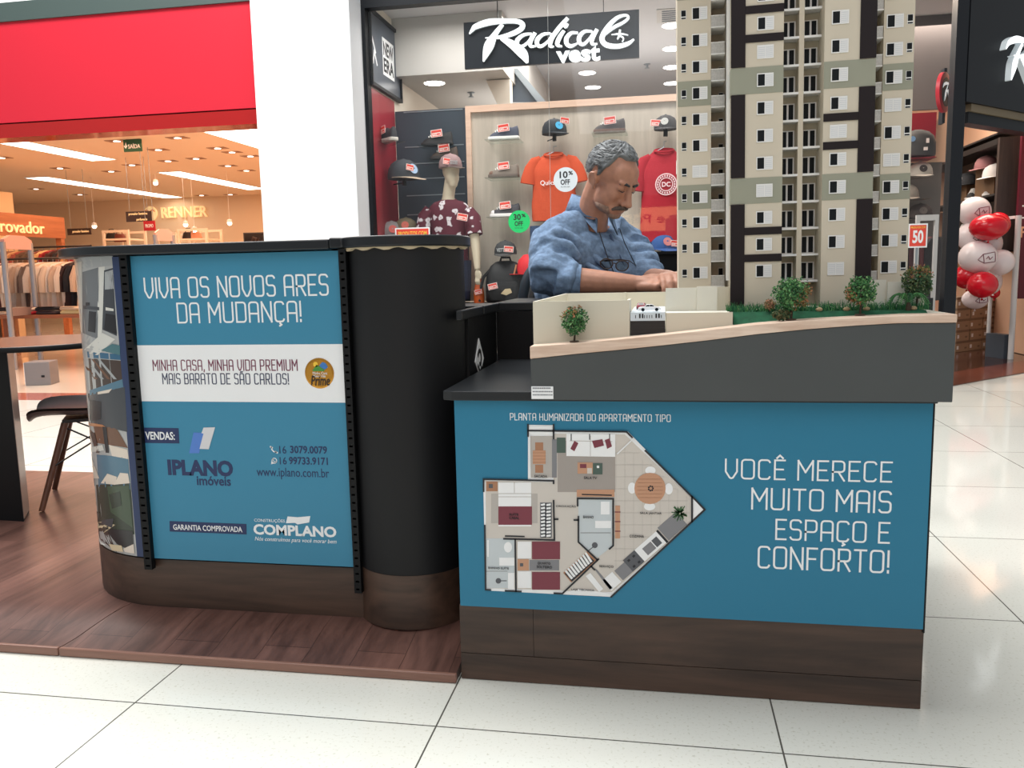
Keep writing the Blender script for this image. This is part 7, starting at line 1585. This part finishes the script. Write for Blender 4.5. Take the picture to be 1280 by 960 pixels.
for k_, (x0, yy, zz, n_, nm) in enumerate(((-7.95, 8.95, .621, 6, 'lower'), (-8.75, 9.95, .861, 6, 'upper'))):
    for i in range(n_):
        for r_ in range(2+(i*3+k_) % 3):
            folded((x0+i*.33+.01*math.sin(r_*4), yy, zz+r_*.048), .15*math.sin(i*3+r_*2), FM_[(i*3+r_*2+k_*4) % 10], 'folded garment in a pile on the %s wooden display table' % nm, 'folded piles on the %s table' % nm)
# white display frames and far goods above the counter
def frame(label, x0, x1, z0, z1, Y, d=.4, shelves=(), pm=None):
    t_ = thing('display_rack', label, 'display rack', (0, 0, 0)); m_ = pm or mat('white display metal', (242, 226, 206), .4)
    for x_ in (x0, x1-.04):
        for y_ in (Y, Y+d): q = MB().use(m_); q.box(x_, x_+.04, y_, y_+.04, 0, z1); q.build('post', t_, smooth=False)
    q = MB().use(m_); q.box(x0+.0405, x1-.0405, Y, Y+.04, z1-.04, z1); q.build('top_bar', t_, smooth=False); q = MB().use(m_); q.box(x0+.0405, x1-.0405, Y+d, Y+d+.04, z1-.04, z1); q.build('top_bar', t_, smooth=False)
    for z_ in shelves: q = MB().use(m_); q.box(x0+.0405, x1-.0405, Y+.0005, Y+d+.04, z_-.03, z_); q.build('shelf', t_, smooth=False)
    return t_
a = pt(222, 300, Y=13.5); c = pt(258, 285, Y=13.5); frame('tall white display frame below the store sign', a.x, c.x, 0, c.z, 13.5, .5, (a.z+.02, .9))
a = pt(128, 300, Y=13.5); c = pt(160, 287, Y=13.5); frame('tall white display frame left of the red sale sign', a.x, c.x, 0, c.z, 13.5, .5, (a.z+.02, .9))
a = pt(196, 300, Y=15.5); c = pt(219, 290, Y=15.5); frame('white display frame far behind the red sale sign', a.x, c.x, 0, c.z, 15.5, .5, (a.z+.03, .9))
for i, (px_, py_, Y_, rgb) in enumerate(((236, 299, 13.7, (40, 34, 36)), (245, 299, 13.7, (214, 150, 120)), (140, 300, 13.7, (36, 30, 32)), (150, 301, 13.7, (120, 60, 50)), (207, 299, 15.7, (190, 130, 110)))):
    p = pt(px_, py_, Y=Y_); t_ = thing('handbag', ('black handbag on the frame below the store sign', 'tan handbag on the frame below the store sign', 'black handbag on the frame left of the red sale sign', 'brown handbag on the frame left of the red sale sign', 'pink handbag on the far white frame')[i], 'handbag', (p.x, Y_, p.z-.02)); q = MB().use(mat('bag leather %d' % i, rgb, .5)); q.loft([[(w_*math.cos(2*PI*j/16), .05*math.sin(2*PI*j/16), z_) for j in range(16)] for z_, w_ in ((0, .11), (.02, .13), (.12, .10), (.14, .08))]); q.build('body', t_, angle=60); q = MB().use(MATS['bag leather %d' % i]); q.tube([(-.06, 0, .13), (-.04, 0, .21), (.04, 0, .21), (.06, 0, .13)], .008, 6); q.build('handle', t_)
for i, (px_, py_) in enumerate(((283, 300), (298, 299))):
    p = pt(px_, py_, Y=14.5); t_ = thing('mirror_stand', ('leaning dark framed mirror at the left of two near the column', 'leaning dark framed mirror closest to the column')[i], 'mirror', (p.x, 14.5, 0)); q = MB().use(M_dks); q.at(T(0, 0, 0) @ RY(math.radians(18))); zz = p.z+.12; q.box(-.05, -.02, 0, .05, .3, zz); q.box(.02, .05, 0, .05, .3, zz); q.box(-.0195, .0195, 0, .05, zz-.04, zz); q.build('frame', t_, smooth=False); q = MB().use(M_dks); q.lathe([(0, 0), (.085, 0), (.085, .02), (.03, .03), (.03, .42), (0, .42)], 16); q.build('foot', t_)
p = pt(318, 300, Y=14.8); q = MB().use(mat('grey screen casing', (70, 66, 66), .4)); q.box(p.x-.22, p.x+.5, 14.8, 14.86, p.z-.3, p.z+.14); mo = thing('display_monitor', 'dark monitor panel beside the white column above the counter', 'monitor', (0, 0, 0)); q.build('casing', mo, smooth=False); q = MB().use(mat('dark screen', (38, 36, 40), .15)); q.box(p.x-.2, p.x+.48, 14.796, 14.7995, p.z-.28, p.z+.12); q.build('screen', mo, smooth=False); q = MB().use(M_dks); q.box(p.x+.1, p.x+.18, 14.81, 14.85, 0, p.z-.301); q.build('post', mo, smooth=False)
for i, (px_, py_) in enumerate(((194.5, 229), (232, 281), (243, 288), (118, 283), (287, 279))):
    p = pt(px_, py_, Y=14.0); t_ = thing('track_spotlight', 'bright track spotlight hanging in the department store', 'spotlight', (p.x, 14.0, p.z), 0, 'track spotlights'); q = MB().use(M_glow); q.ball((0, 0, 0), .04, 12, 8); q.build('bulb', t_); q = MB().use(M_white); q.lathe([(.045, .01), (.04, .06), (.012, .07)], 14, cap=False); q.tube([(0, 0, .07), (0, 0, ZC-p.z-.001)], .0025, 5); q.build('housing', t_)

# lit sign of a shop across the mall, mirrored in the shop window
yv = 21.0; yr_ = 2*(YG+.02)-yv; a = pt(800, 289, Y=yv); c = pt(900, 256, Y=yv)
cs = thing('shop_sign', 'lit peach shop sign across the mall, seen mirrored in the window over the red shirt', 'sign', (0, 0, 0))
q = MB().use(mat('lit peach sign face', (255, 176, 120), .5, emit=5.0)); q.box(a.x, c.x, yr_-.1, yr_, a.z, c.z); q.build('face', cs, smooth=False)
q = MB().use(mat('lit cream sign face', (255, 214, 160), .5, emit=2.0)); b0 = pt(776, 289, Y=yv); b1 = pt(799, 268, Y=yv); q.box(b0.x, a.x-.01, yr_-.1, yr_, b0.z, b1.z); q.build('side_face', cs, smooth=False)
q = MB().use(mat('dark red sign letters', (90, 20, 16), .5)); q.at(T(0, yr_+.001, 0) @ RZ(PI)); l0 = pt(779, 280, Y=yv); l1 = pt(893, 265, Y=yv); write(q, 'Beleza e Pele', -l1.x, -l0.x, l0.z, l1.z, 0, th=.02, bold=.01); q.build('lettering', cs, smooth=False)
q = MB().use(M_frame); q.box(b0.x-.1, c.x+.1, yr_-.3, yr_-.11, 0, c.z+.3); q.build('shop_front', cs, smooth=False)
